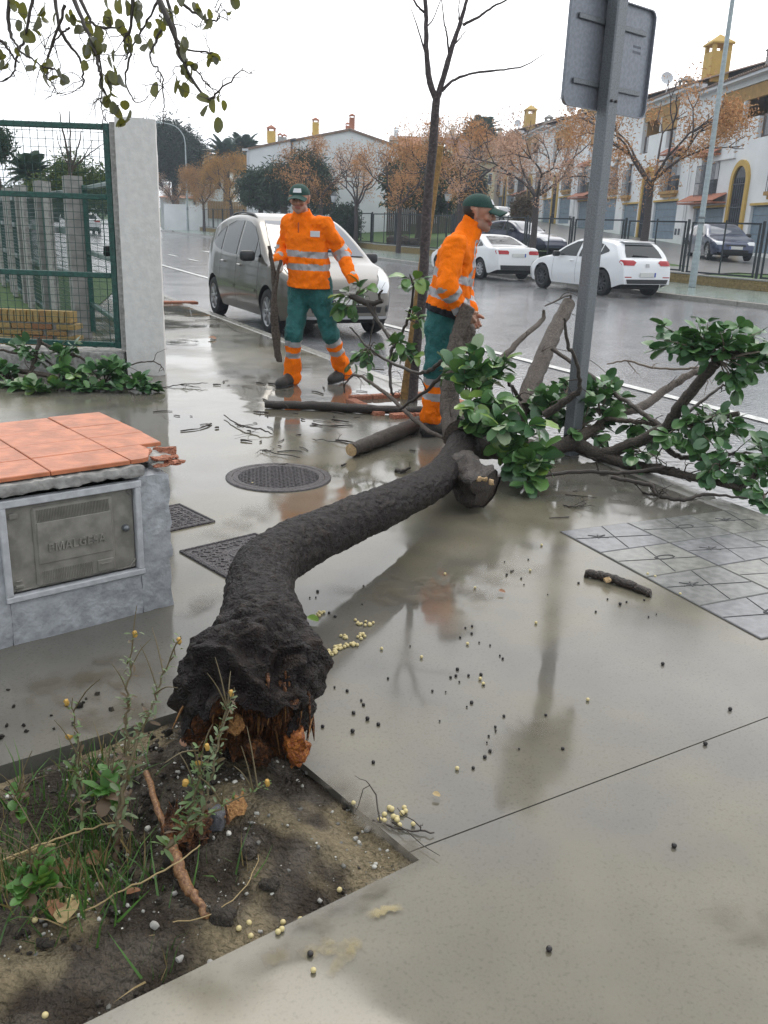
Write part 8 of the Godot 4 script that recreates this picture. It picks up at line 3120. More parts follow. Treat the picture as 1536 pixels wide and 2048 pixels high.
func make_people() -> void:
	people_materials()
	rng.seed = 909
	var D := 8.2
	var o := thing("person", "person in orange high visibility fleece, green trousers and cap striding with branches", "person")
	var J := {
		"pelvis": Vector3(-0.761, 0.897, -8.22), "hem": Vector3(-0.76, 0.889, -8.2), "chest": Vector3(-0.791, 1.307, -8.2), "neck": Vector3(-0.831, 1.485, -8.18), "head": Vector3(-0.848, 1.646, -8.12),
		"sh_a": Vector3(-0.942, 1.426, -8.26), "sh_b": Vector3(-0.626, 1.424, -8.14), "el_a": Vector3(-1.02, 1.199, -8.42), "wr_a": Vector3(-1.031, 1.114, -8.14), "el_b": Vector3(-0.471, 1.193, -8.24), "wr_b": Vector3(-0.357, 0.966, -8.05),
		"hip_a": Vector3(-0.85, 0.839, -8.24), "hip_b": Vector3(-0.663, 0.844, -8.2), "kn_a": Vector3(-0.884, 0.477, -8.06), "kn_b": Vector3(-0.556, 0.48, -8.14), "an_a": Vector3(-0.908, 0.082, -8.12), "an_b": Vector3(-0.445, 0.109, -8.36),
		"toe_a": Vector3(-1.009, 0.005, -7.891), "toe_b": Vector3(-0.557, 0.005, -8.21), "heel_a": 0.005, "heel_b": 0.03,
		"torso_up": Vector3(0.02, 1, 0.04).normalized(), "facing": Vector3(-0.22, 0, 0.975).normalized(), "look": Vector3(-0.10, -0.12, 0.98).normalized(),
		"hd_a": Vector3(-0.05, -0.85, 0.45).normalized(), "pl_a": Vector3(-0.3, 0.45, 0.84).normalized(), "th_a": 1.0,
		"hd_b": Vector3(0.05, -0.95, 0.25).normalized(), "pl_b": Vector3(-0.75, 0.1, 0.6).normalized(), "th_b": -1.0,
	}
	J.pl_a = (J.pl_a - J.hd_a * J.pl_a.dot(J.hd_a)).normalized()
	J.pl_b = (J.pl_b - J.hd_b * J.pl_b.dot(J.hd_b)).normalized()
	figure(o, J, {"band0": 0.055, "strips": [0.155, 0.265], "arm_strips": [0.225, 0.335], "gloves": true, "girth": 1.06})
	var jk := o.get_node("jacket")
	var b := MB.new()
	var fr: Vector3 = J.facing
	var rt := fr.cross(Vector3.UP).normalized()
	var c: Vector3 = Vector3(-0.699, 1.354, -8.02)
	b.box(c, Vector3(0.105, 0.05, 0.006), Basis(rt, Vector3.UP, -fr) * Basis(Vector3.UP, -0.35), 0.002)
	part("chest_label", b, M.label_white, jk)
	b = MB.new()
	b.box(Vector3(-0.845, 1.403, -8.025), Vector3(0.012, 0.085, 0.012), Basis(), 0.003)
	part("zip", b, plain(lin(0.45, 0.07, 0.01), 0.6), jk)
	# what he carries
	var br := thing("stick_bundle", "two bare peeled sticks held upright in the first worker's gloved fist", "sticks")
	for e in [[[Vector3(-1.104, 1.239, -8.02), 0.014], [Vector3(-1.069, 1.036, -8.02), 0.022], [Vector3(-1.054, 0.778, -8), 0.028], [Vector3(-1.038, 0.515, -7.98), 0.03], [Vector3(-0.998, 0.233, -7.95), 0.022]], [[Vector3(-0.995, 1.125, -8), 0.012], [Vector3(-1.035, 0.952, -8), 0.018], [Vector3(-1.069, 0.691, -7.98), 0.02], [Vector3(-1.045, 0.383, -7.96), 0.02], [Vector3(-1.017, 0.242, -7.95), 0.016]]]:
		b = MB.new()
		limb(b, e, 10, 7, 0.35, true, 0.01)
		part("stick", b, M.bark_grey, br)
	var lb := thing("carried_bough", "leafy bough dragged in the first worker's right side glove", "branch")
	leaf_left = 160
	for e in [[[Vector3(-0.378, 0.846, -8), 0.03], [Vector3(-0.295, 0.81, -7.95), 0.028], [Vector3(-0.195, 0.791, -7.9), 0.026], [Vector3(-0.08, 0.821, -7.85), 0.02]], [[Vector3(-0.217, 0.791, -7.9), 0.018], [Vector3(-0.155, 0.693, -7.85), 0.015], [Vector3(-0.098, 0.628, -7.75), 0.014], [Vector3(-0.024, 0.544, -7.6), 0.013], [Vector3(0.04, 0.465, -7.5), 0.013]], [[Vector3(-0.191, 0.8, -7.9), 0.018], [Vector3(-0.137, 0.685, -7.85), 0.016], [Vector3(-0.061, 0.577, -7.75), 0.01], [Vector3(0.083, 0.471, -7.6), 0.005]], [[Vector3(0.039, 0.472, -7.45), 0.013], [Vector3(0.101, 0.617, -7.4), 0.012], [Vector3(0.151, 0.775, -7.35), 0.011], [Vector3(0.166, 0.975, -7.3), 0.009], [Vector3(0.136, 1.08, -7.3), 0.005]], [[Vector3(0.047, 0.489, -7.45), 0.014], [Vector3(0.011, 0.439, -7.4), 0.015], [Vector3(0.005, 0.299, -7.3), 0.016], [Vector3(0.019, 0.157, -7.2), 0.014], [Vector3(0.037, 0.116, -7.2), 0.01]], [[Vector3(-0.142, 0.821, -7.88), 0.006], [Vector3(-0.154, 0.65, -7.85), 0.006], [Vector3(-0.19, 0.436, -7.8), 0.005], [Vector3(-0.222, 0.324, -7.8), 0.003]], [[Vector3(-0.089, 0.812, -7.85), 0.012], [Vector3(-0.117, 0.867, -7.85), 0.012], [Vector3(-0.083, 0.914, -7.8), 0.006]]]:
		b = MB.new()
		var r := limb(b, e, 8, 6, 0.35, true, 0.012)
		sprout(b, r[0], 1, 0.08, 0.003)
		part("branch", b, M.twig, lb)
	leafy(lb, Vector3(-0.354, 0.844, -8.05), Vector3(-0.415, 0.776, -8.05), Vector3(0.10, 0.16, 0.12), 20, 0.15, 5)
	leafy(lb, Vector3(-0.327, 0.845, -8.05), Vector3(-0.283, 0.912, -8.05), Vector3(0.10, 0.06, 0.10), 10, 0.12, 4)
	leafy(lb, Vector3(-0.19, 0.436, -7.8), Vector3(-0.23, 0.293, -7.8), Vector3(0.13, 0.16, 0.10), 40, 0.09, 7)
	leafy(lb, Vector3(0.061, 0.468, -7.45), Vector3(0.145, 0.443, -7.35), Vector3(0.16, 0.12, 0.12), 40, 0.10, 7)
	leafy(lb, Vector3(0.154, 0.71, -7.35), Vector3(0.194, 0.717, -7.3), Vector3(0.10, 0.12, 0.08), 20, 0.10, 5)
	leafy(lb, Vector3(0.152, 1.014, -7.3), Vector3(0.197, 1.057, -7.25), Vector3(0.10, 0.12, 0.08), 16, 0.12, 5)
	# second worker, seen from the side
	o = thing("person", "person in orange reflective jacket and green cap standing sideways at the broken limb", "person")
	J = {
		"pelvis": Vector3(0.356, 0.843, -6.28), "hem": Vector3(0.369, 0.864, -6.28), "chest": Vector3(0.428, 1.26, -6.26), "neck": Vector3(0.506, 1.44, -6.26), "head": Vector3(0.562, 1.548, -6.25),
		"sh_a": Vector3(0.404, 1.322, -6.06), "sh_b": Vector3(0.5, 1.325, -6.44), "el_a": Vector3(0.357, 1.075, -5.96), "wr_a": Vector3(0.481, 0.912, -6.02), "el_b": Vector3(0.507, 1.036, -6.52), "wr_b": Vector3(0.559, 0.875, -6.36),
		"hip_a": Vector3(0.341, 0.802, -6.2), "hip_b": Vector3(0.372, 0.785, -6.38), "kn_a": Vector3(0.33, 0.496, -6.14), "kn_b": Vector3(0.371, 0.455, -6.42), "an_a": Vector3(0.315, 0.162, -6.2), "an_b": Vector3(0.363, 0.115, -6.48),
		"toe_a": Vector3(0.455, 0.005, -6.333), "toe_b": Vector3(0.501, 0.005, -6.584), "heel_a": 0.005, "heel_b": 0.005,
		"torso_up": Vector3(0.26, 0.965, 0.0).normalized(), "facing": Vector3(0.955, -0.26, 0.12).normalized(), "look": Vector3(0.985, -0.05, 0.16).normalized(),
		"hd_a": Vector3(0.55, -0.78, -0.2).normalized(), "pl_a": Vector3(0.2, 0.1, -0.97).normalized(), "th_a": 1.0,
		"hd_b": Vector3(0.4, -0.85, 0.2).normalized(), "pl_b": Vector3(0.0, 0.1, 0.97).normalized(), "th_b": -1.0,
	}
	J.pl_a = (J.pl_a - J.hd_a * J.pl_a.dot(J.hd_a)).normalized()
	J.pl_b = (J.pl_b - J.hd_b * J.pl_b.dot(J.hd_b)).normalized()
	figure(o, J, {"band0": 0.055, "strips": [0.10, 0.235], "arm_strips": [0.315, 0.42], "gloves": false, "girth": 1.12, "black_hem": 0.045, "braces": true})


func weed(label: String, pts: Array, n: int, leaf_size: float, m: Material, flowers := 0, mesh: Mesh = null) -> void:
	var o := thing("weed", label, "weed")
	var b := MB.new()
	var r := limb(b, pts, 6, 7, 0.1, true, 0.012)
	var path: PackedVector3Array = r[0]
	for k in 5:
		var i := 5 + rng.randi() % (path.size() - 7)
		var e := path[i] + Vector3(rng.randfn(0, 0.045), 0.05 + rng.randf() * 0.06, rng.randfn(0, 0.045))
		limb(b, [[path[i], 0.002], [path[i].lerp(e, 0.5) + Vector3(0, 0.01, 0), 0.0015], [e, 0.0008]], 4, 3, 0.0, false)
	part("stem", b, M.weed_stem, o)
	var lm: Mesh = M.narrow_leaf if mesh == null else mesh
	for k in int(n * 2.2):
		var t := pow(rng.randf(), 0.8)
		var i := int(t * (path.size() - 1))
		var s := leaf_size * (0.55 if leaf_size < 0.08 else 0.6) * (1.25 - 0.75 * t) * (0.6 + 0.7 * rng.randf())
		var lf := put("leaf", lm, m if rng.randf() < 0.75 else M.weed_red, o)
		lf.transform = Transform3D(Basis.from_euler(Vector3(0.5 + rng.randfn(0, 0.5), rng.randf() * TAU, rng.randfn(0, 0.4))) * Basis.from_scale(Vector3.ONE * s), path[i] + Vector3(rng.randfn(0, 0.006), 0, rng.randfn(0, 0.006)))
	for k in flowers:
		b = MB.new()
		rough_box(b, Vector3.ZERO, Vector3(0.013, 0.014, 0.013), Basis(), Vector3i(4, 3, 4), 0.005, 0.005, 60.0, k * 3.0)
		var f := part("flower", b, M.flower, o)
		f.position = path[path.size() - 3 - k * 5] + Vector3(rng.randfn(0, 0.012), 0.01, rng.randfn(0, 0.012))

func soil_at(p: Vector3) -> float:
	var d := Vector2(p.x, p.z) - PIT_BR
	var e2 := PIT_TR - PIT_BR
	return soil_h(M.soil_noise, d.dot(PIT_E) / PIT_E.length_squared(), d.dot(e2) / e2.length_squared())

func in_pit(p: Vector3, margin := 0.03) -> bool:
	var d := Vector2(p.x, p.z) - PIT_BR
	var e2 := PIT_TR - PIT_BR
	var w := d.dot(e2) / e2.length_squared()
	return d.dot(PIT_E) > margin and w > margin and w < 1.0 - margin

func scatter_thing(called: String, label: String, cat: String, group: String, mesh: Mesh, m: Material, p: Vector3, s: float, y: float, flat := false) -> void:
	var o := put(called, mesh, m)
	tag(o, label, cat, group)
	var g := soil_at(p) + 0.004 if in_pit(p, 0.0) else 0.0
	var e := Vector3(0, rng.randf() * TAU, 0) if flat else Vector3(rng.randf() * 3, rng.randf() * 6, rng.randf() * 3)
	o.transform = Transform3D(Basis.from_euler(e) * Basis.from_scale(Vector3.ONE * s), Vector3(p.x, g + y, p.z))

func make_small_things() -> void:
	rng.seed = 4242
	M.soil_noise = noise(91, 1.0, 4)
	M.weed_stem = plain(lin(0.11, 0.085, 0.04), 0.6)
	M.weed_leaf = plain(lin(0.085, 0.14, 0.045), 0.55)
	M.weed_grey = plain(lin(0.12, 0.16, 0.08), 0.6)
	M.weed_red = plain(lin(0.085, 0.05, 0.028), 0.6)
	M.weed_bright = plain(lin(0.055, 0.15, 0.025), 0.5)
	for k in ["weed_leaf", "weed_grey", "weed_red", "weed_bright"]:
		M[k].cull_mode = BaseMaterial3D.CULL_DISABLED
		M[k].backlight_enabled = true
		M[k].backlight = Color(0.3, 0.35, 0.12)
	M.flower = plain(lin(0.42, 0.25, 0.05), 0.7)
	M.narrow_leaf = leaf_mesh(1.0, 0.30, 0.25, 0.2)
	M.straw = plain(lin(0.34, 0.25, 0.12), 0.7)
	M.berry_yellow = mottled(lin(0.50, 0.38, 0.14), lin(0.66, 0.55, 0.27), 40.0, 811, 0.35, 0.0, false, 0.03, 64)
	M.berry_dark = plain(lin(0.018, 0.014, 0.014), 0.35)
	M.pebble = mottled(lin(0.20, 0.19, 0.17), lin(0.42, 0.40, 0.37), 20.0, 813, 0.6, 0.0, false, 0.03, 64)
	M.dead_leaf = plain(lin(0.20, 0.085, 0.035), 0.6)
	M.dead_leaf.cull_mode = BaseMaterial3D.CULL_DISABLED
	M.peeled_root = bark(lin(0.12, 0.05, 0.02), lin(0.36, 0.20, 0.09), 9.0, 97, 0.4, 0.2)
	M.wet_stone = mottled(lin(0.06, 0.06, 0.065), lin(0.13, 0.13, 0.14), 14.0, 815, 0.3, 0.2)
	pit_plants()
	pit_wood()
	litter()

func pit_plants() -> void:
	weed("tall thin weed with reddish seed tips at the back of the tree pit", [[Vector3(-0.57, 0.125, -1.62), 0.004], [Vector3(-0.561, 0.24, -1.68), 0.004], [Vector3(-0.57, 0.344, -1.74), 0.003], [Vector3(-0.57, 0.438, -1.78), 0.002], [Vector3(-0.556, 0.527, -1.8), 0.001]], 46, 0.045, M.weed_grey, 1)
	weed("tall arching weed leaning towards the torn root", [[Vector3(-0.554, 0.168, -1.6), 0.004], [Vector3(-0.538, 0.293, -1.68), 0.0035], [Vector3(-0.515, 0.36, -1.74), 0.0025], [Vector3(-0.488, 0.435, -1.78), 0.002], [Vector3(-0.453, 0.519, -1.8), 0.001]], 44, 0.045, M.weed_grey, 1)
	weed("yellow flowered weed standing farthest to the side of the pit", [[Vector3(-0.643, 0.148, -1.62), 0.004], [Vector3(-0.659, 0.223, -1.66), 0.003], [Vector3(-0.674, 0.3, -1.7), 0.002], [Vector3(-0.681, 0.396, -1.72), 0.001]], 26, 0.045, M.weed_leaf, 2)
	weed("feathery weed in front of the torn root face", [[Vector3(-0.364, 0.213, -1.52), 0.004], [Vector3(-0.348, 0.293, -1.58), 0.003], [Vector3(-0.336, 0.366, -1.64), 0.002], [Vector3(-0.311, 0.46, -1.68), 0.001]], 44, 0.045, M.weed_grey, 1)
	weed("drooping feathery weed with pale flowers over the root hollow", [[Vector3(-0.428, 0.176, -1.5), 0.004], [Vector3(-0.358, 0.238, -1.52), 0.003], [Vector3(-0.29, 0.268, -1.55), 0.002], [Vector3(-0.223, 0.285, -1.6), 0.001]], 34, 0.04, M.weed_leaf, 1)
	weed("low bushy weed with withered yellow flowers beside the root stick", [[Vector3(-0.384, 0.224, -1.52), 0.004], [Vector3(-0.376, 0.269, -1.56), 0.003], [Vector3(-0.368, 0.317, -1.58), 0.002], [Vector3(-0.369, 0.365, -1.6), 0.001]], 34, 0.05, M.weed_leaf, 3)
	weed("broad leaved green weed by the back edge of the pit", [[Vector3(-0.626, 0.127, -1.74), 0.004], [Vector3(-0.627, 0.154, -1.76), 0.003], [Vector3(-0.627, 0.182, -1.78), 0.002]], 12, 0.085, M.weed_bright, 0, M.leaf_meshes[1])
	weed("small green weed in the corner of the pit beside the straw", [[Vector3(-0.793, 0.141, -1.62), 0.003], [Vector3(-0.797, 0.166, -1.64), 0.002], [Vector3(-0.805, 0.19, -1.66), 0.002]], 14, 0.05, M.weed_bright, 0, M.leaf_meshes[0])
	weed("leafy green weed tangle near the front of the pit", [[Vector3(-0.656, 0.134, -1.42), 0.004], [Vector3(-0.675, 0.148, -1.46), 0.003], [Vector3(-0.684, 0.164, -1.5), 0.002]], 30, 0.055, M.weed_bright, 0, M.leaf_meshes[2])
	weed("second leafy green weed tangle with reddish leaves", [[Vector3(-0.693, 0.125, -1.4), 0.004], [Vector3(-0.7, 0.135, -1.43), 0.003], [Vector3(-0.699, 0.151, -1.47), 0.002]], 26, 0.055, M.weed_bright, 0, M.leaf_meshes[0])
	# grass tufts: blades nobody could count
	var b := MB.new()
	b.tri(Vector3(-0.03, 0, 0), Vector3(0.03, 0, 0), Vector3(0.02, 0.55, -0.08))
	b.tri(Vector3(-0.03, 0, 0), Vector3(0.02, 0.55, -0.08), Vector3(-0.015, 0.55, -0.08))
	b.tri(Vector3(-0.015, 0.55, -0.08), Vector3(0.02, 0.55, -0.08), Vector3(0.0, 1.0, -0.30))
	var blade := b.mesh()
	var gm := plain(Color.WHITE, 0.55)
	gm.vertex_color_use_as_albedo = true
	gm.cull_mode = BaseMaterial3D.CULL_DISABLED
	gm.backlight_enabled = true
	gm.backlight = Color(0.3, 0.4, 0.1)
	var xs := []
	var cs := []
	for e in [[Vector3(-0.727, 0, -1.716), 0.085, 260], [Vector3(-0.74, 0, -1.972), 0.07, 120], [Vector3(-0.763, 0, -1.597), 0.10, 200], [Vector3(-0.675, 0, -1.54), 0.09, 150], [Vector3(-0.873, 0, -1.78), 0.08, 90], [Vector3(-0.418, 0, -1.369), 0.025, 14], [Vector3(-0.307, 0, -1.622), 0.02, 8], [Vector3(-0.584, 0, -1.545), 0.07, 70]]:
		for k in int(e[2]):
			var p: Vector3 = e[0] + Vector3(rng.randfn(0, e[1]), 0, rng.randfn(0, e[1]))
			if not in_pit(p):
				continue
			p.y = soil_at(p) - 0.004
			var s := 0.05 + 0.09 * rng.randf()
			xs.append(Transform3D(Basis.from_euler(Vector3(rng.randfn(0, 0.35), rng.randf() * TAU, rng.randfn(0, 0.35))) * Basis.from_scale(Vector3(s * 0.8, s, s)), p))
			var w := 0.6 + 0.8 * rng.randf()
			cs.append(Color(0.055 * w, 0.13 * w, 0.022 * w) if rng.randf() < 0.8 else Color(0.22 * w, 0.16 * w, 0.07 * w))
	var g := many("grass", blade, gm, xs, cs)
	tag(g, "short green grass growing in tufts in the tree pit", "grass")
	# dry straws
	var pts := [[[Vector3(-0.854, 0.03, -1.605), 0.003], [Vector3(-0.752, 0.06, -1.64), 0.0028], [Vector3(-0.664, 0.07, -1.685), 0.0025], [Vector3(-0.579, 0.08, -1.713), 0.002]], [[Vector3(-0.64, 0.02, -1.449), 0.002], [Vector3(-0.541, 0.05, -1.506), 0.002], [Vector3(-0.445, 0.08, -1.552), 0.002], [Vector3(-0.384, 0.09, -1.624), 0.0015]], [[Vector3(-0.562, 0.015, -1.431), 0.0015], [Vector3(-0.497, 0.015, -1.421), 0.0015], [Vector3(-0.441, 0.01, -1.442), 0.001]], [[Vector3(-0.458, 0.012, -1.467), 0.0012], [Vector3(-0.337, 0.02, -1.492), 0.0012], [Vector3(-0.269, 0.02, -1.601), 0.0012], [Vector3(-0.262, 0.03, -1.705), 0.001]], [[Vector3(-0.822, 0.02, -1.635), 0.005], [Vector3(-0.791, 0.02, -1.67), 0.0055], [Vector3(-0.74, 0.02, -1.69), 0.004]]]
	for k in pts.size():
		b = MB.new()
		limb(b, pts[k], 5, 6, 0.1, true, 0.006)
		tag(part("straw", b, M.straw), ["long dry straw lying over the grass to the weeds", "dry straw bridging the root hollow", "short bent dry straw near the front of the pit", "thin dry straw curling past the brown clod", "thick pale straw among the green weeds"][k], "straw")

func pit_wood() -> void:
	stick("root_stick", "long peeled orange brown root lying across the soil of the tree pit", "root", [[Vector3(-0.59, 0.06, -1.929), 0.007], [Vector3(-0.526, 0.07, -1.785), 0.008], [Vector3(-0.473, 0.065, -1.685), 0.009], [Vector3(-0.441, 0.055, -1.622), 0.0135], [Vector3(-0.403, 0.04, -1.563), 0.0135], [Vector3(-0.374, 0.025, -1.528), 0.008], [Vector3(-0.344, 0.012, -1.498), 0.007]], M.peeled_root, 14, 0)
	stick("thin_root", "thin pinkish brown root standing out of the soil beside the weeds", "root", [[Vector3(-0.584, 0, -1.652), 0.006], [Vector3(-0.591, 0.04, -1.674), 0.007], [Vector3(-0.586, 0.09, -1.699), 0.006], [Vector3(-0.576, 0.13, -1.758), 0.004]], M.weed_red, 8, 0)
	# broken stump left in the hole
	var o := thing("stump_remnant", "splintered orange brown stump wood left in the root hollow", "stump", Vector3(-0.43, 0, -1.707))
	o.position.y = soil_at(o.position) - 0.02
	var b := MB.new()
	rough_box(b, Vector3(0, 0.03, 0), Vector3(0.10, 0.10, 0.07), Basis(Vector3.UP, 0.4), Vector3i(10, 10, 8), 0.02, 0.03, 26.0, 1.0)
	part("stump", b, M.rot_wood, o)
	b = MB.new()
	for k in 26:
		var p := Vector3(rng.randfn(0, 0.03), 0.06 + rng.randf() * 0.02, rng.randfn(0, 0.02))
		b.tube(PackedVector3Array([p, p + Vector3(rng.randfn(0, 0.008), 0.03 + rng.randf() * 0.03, rng.randfn(0, 0.008))]), PackedFloat32Array([0.005, 0.0006]), 5, false)
	part("splinters", b, M.rot_wood, o).set_meta("kind", "stuff")
	# bright split chip
	o = thing("wood_chip", "bright yellow orange split wood chip standing in the dark soil", "wood chip", Vector3(-0.335, 0, -1.771))
	o.position.y = soil_at(o.position) + 0.01
	b = MB.new()
	var poly := PackedVector2Array([Vector2(-0.028, 0.0), Vector2(-0.018, 0.004), Vector2(-0.012, -0.008), Vector2(0.004, 0.008), Vector2(0.024, 0.012), Vector2(0.030, 0.034), Vector2(0.020, 0.050), Vector2(0.016, 0.072), Vector2(0.010, 0.052), Vector2(0.0, 0.058), Vector2(-0.012, 0.048), Vector2(-0.024, 0.044), Vector2(-0.026, 0.026)])
	b.prism(poly, Transform3D(Basis(Vector3.RIGHT, -0.7), Vector3.ZERO), -0.006, 0.006)
	part("chip", b, M.raw_wood, o)
	# grey sheet scrap, clods
	for e in [[Vector3(-0.376, 0, -1.754), Vector3(0.045, 0.07, 0.05), M.wet_stone, "grey_stone", "tall grey wet stone behind the bright wood chip", "stone"], [Vector3(-0.289, 0, -1.685), Vector3(0.045, 0.05, 0.05), M.bark_brown, "root_stub", "brown cut root stub below the bright wood chip", "root"], [Vector3(-0.312, 0, -1.504), Vector3(0.05, 0.04, 0.045), M.clod, "soil_clod", "round brown soil clod at the tip of the long root", "clod"], [Vector3(-0.224, 0, -1.598), Vector3(0.04, 0.025, 0.03), M.clod, "soil_clod", "small brown soil clod on the sandy side of the pit", "clod"]]:
		b = MB.new()
		rough_box(b, Vector3.ZERO, e[1], Basis(), Vector3i(7, 7, 7), minf(e[1].x, e[1].y) * 0.45, 0.012, 30.0, e[1].y * 100.0)
		var s := part(e[3], b, e[2])
		s.position = e[0] + Vector3.UP * (soil_at(e[0]) + e[1].y * 0.3)
		tag(s, e[4], e[5])
	# dead leaves in the pit
	var spots := [[Vector3(-0.52, 0, -2.067), 0.06, "dark red dead leaf at the back of the pit under the root"], [Vector3(-0.675, 0, -1.667), 0.07, "large reddish dead leaf among the grass"], [Vector3(-0.791, 0, -1.695), 0.06, "orange brown dead leaf beside the thick straw"], [Vector3(-0.675, 0, -1.496), 0.05, "small orange dead leaf at the front of the grass"], [Vector3(-0.529, 0, -1.526), 0.035, "tiny pale curled leaf on the bare soil"], [Vector3(-0.624, 0, -1.43), 0.08, "long pale curled dead leaf near the front edge of the pit"], [Vector3(-0.629, 0, -1.704), 0.05, "brown dead leaf between the weed stems"]]
	for k in spots.size():
		var e: Array = spots[k]
		var lf := put("dead_leaf", M.leaf_meshes[k % 4], M.dead_leaf if k != 5 else M.straw)
		var p: Vector3 = e[0]
		lf.transform = Transform3D(Basis.from_euler(Vector3(0.1, k * 1.3, 0.25)) * Basis.from_scale(Vector3.ONE * e[1]), Vector3(p.x, soil_at(p) + 0.02, p.z))
		tag(lf, e[2], "leaf")

func litter() -> void:
	var b := MB.new()
	b.ball(Vector3.ZERO, Vector3.ONE * 0.5, 12, 8)
	var berry := b.mesh()
	b = MB.new()
	rough_box(b, Vector3.ZERO, Vector3(1, 0.7, 0.8), Basis(), Vector3i(3, 3, 3), 0.3, 0.12, 2.0, 3.0)
	var stone := b.mesh()
	b = MB.new()
	rough_box(b, Vector3.ZERO, Vector3(1, 0.5, 0.8), Basis(), Vector3i(4, 3, 4), 0.2, 0.3, 4.0, 8.0)
	var clod := b.mesh()
	# pale berries: a trail beside the root, then strays
	for e in [[Vector3(-0.239, 0, -3.068), 7, 0.014, "in the bunch closest under the trunk neck"], [Vector3(-0.086, 0, -3.005), 3, 0.010, "of the small trio halfway along the trail"], [Vector3(-0.036, 0, -2.988), 9, 0.016, "at the far tip of the berry trail"], [Vector3(-0.066, 0, -2.879), 7, 0.016, "strung below the far tip of the trail"], [Vector3(-0.121, 0, -2.871), 6, 0.010, "in the tight knot in mid trail"], [Vector3(-0.137, 0, -2.782), 9, 0.012, "in the long bunch near the root burl"], [Vector3(-0.103, 0, -2.804), 8, 0.012, "beside the long bunch, away from the burl"], [Vector3(-0.173, 0, -2.741), 9, 0.011, "touching the root burl at the trail's near end"], [Vector3(-0.149, 0, -2.754), 5, 0.009, "just off the root burl in a small cluster"]]:
		for k in int(e[1]):
			var p: Vector3 = e[0] + Vector3(rng.randfn(0, e[2]), 0, rng.randfn(0, e[2]))
			scatter_thing("berry", "pale yellow berry " + e[3], "berry", "pale berries " + e[3], berry, M.berry_yellow, p, 0.0105 + rng.randf() * 0.004, 0.006)
	for e in [[Vector3(0.045, 0, -1.85), 9, 0.022], [Vector3(0.07, 0, -1.856), 5, 0.016]]:
		for k in int(e[1]):
			var p: Vector3 = e[0] + Vector3(rng.randfn(0, e[2]), 0, rng.randfn(0, e[2]))
			scatter_thing("berry", "pale yellow berry in the small bunch at the pit corner by the joint", "berry", "pale berries bunched at the pit corner", berry, M.berry_yellow, p, 0.012 + rng.randf() * 0.004, 0.007)
	for e in [[Vector3(-0.274, 0, -1.482), "leftmost in the row by the front edge of the pit"], [Vector3(-0.247, 0, -1.472), "second in the row by the front edge of the pit"], [Vector3(-0.256, 0, -1.504), "just above the front row in the pit"], [Vector3(-0.184, 0, -1.514), "upper one of the close group at the front edge"], [Vector3(-0.189, 0, -1.468), "lowest of the close group at the front edge"], [Vector3(-0.182, 0, -1.476), "hugging the lowest berry of the close group"], [Vector3(-0.148, 0, -1.529), "on the straw nearest the sandy corner"], [Vector3(-0.18, 0, -1.496), "in the middle of the close group"], [Vector3(-0.068, 0, -1.615), "alone on the yellow sand of the pit corner"], [Vector3(-0.692, 0, -1.45), "farthest left on the bare soil"], [Vector3(-0.607, 0, -1.511), "below the grass, right of a pair"], [Vector3(-0.639, 0, -1.501), "lower one of a pair below the grass"], [Vector3(-0.64, 0, -1.517), "upper one of a pair below the grass"], [Vector3(-0.599, 0, -1.255), "at the very near end of the pit"], [Vector3(-0.6, 0, -1.625), "between the weed stems"], [Vector3(-0.05, 0, -1.909), "at the edge where the dry stalk starts"]]:
		scatter_thing("berry", "pale berry " + e[1], "berry", "pale berries in the tree pit", berry, M.berry_yellow, e[0], 0.0125, 0.006)
	for e in [[Vector3(-0.106, 0, -1.372), "on the near slab by the yellow marks"], [Vector3(0.01, 0, -2.787), "just right of the berry trail"], [Vector3(0.15, 0, -2.734), "farther right of the berry trail"], [Vector3(0.32, 0, -2.852), "above the loose black berries"], [Vector3(0.349, 0, -2.563), "larger one of a pair at mid pavement"], [Vector3(0.342, 0, -2.596), "smaller one of a pair at mid pavement"], [Vector3(0.678, 0, -2.485), "alone right of the sign reflection"], [Vector3(0.599, 0, -3.053), "on the reflection of the sign post"], [Vector3(0.23, 0, -2.08), "with a stalk near the slab joint"], [Vector3(0.762, 0, -3.936), "closest to the tip of the paved field"], [Vector3(1.259, 0, -3.395), "at the paved field's edge past the stick"], [Vector3(1.207, 0, -3.584), "on the third paving row"], [Vector3(1.181, 0, -3.61), "at the left end of the third paving row"], [Vector3(0.393, 0, -3.375), "beside the orange leaf"], [Vector3(0.657, 0, -3.598), "between the stick and the brown wet patch"], [Vector3(0.275, 0, -3.518), "on the brown wet patch"], [Vector3(-0.761, 0, -4.796), "on the rim of the round manhole"]]:
		scatter_thing("berry", "stray pale berry " + e[1], "berry", "stray pale berries on the pavement", berry, M.berry_yellow, e[0], 0.012, 0.006)
	var dark_names := ["to the right of the torn root face", "in the loose group at mid pavement", "on the bright wet patch below the sign's reflection", "in the nearer group at mid pavement", "beside the pale berry trail", "on the brownish wet patch beyond the berry trail", "between the berry trail and mid pavement", "near the broken stick chunk"]
	for k in 66:
		var p: Vector3 = [Vector3(-0.08, 0, -2.345), Vector3(0.277, 0, -2.401), Vector3(0.407, 0, -2.9), Vector3(0.293, 0, -2.234), Vector3(-0.199, 0, -3.156), Vector3(0.517, 0, -3.543), Vector3(0.192, 0, -2.619), Vector3(0.962, 0, -3.216)][k % 8] + Vector3(rng.randfn(0, 0.10), 0, rng.randfn(0, 0.11))
		if in_pit(p, -0.02):
			continue
		scatter_thing("dark_berry", "small black shrivelled berry " + dark_names[k % 8], "berry", "black berries " + dark_names[k % 8], berry, M.berry_dark, p, 0.006 + rng.randf() * 0.007, 0.004)
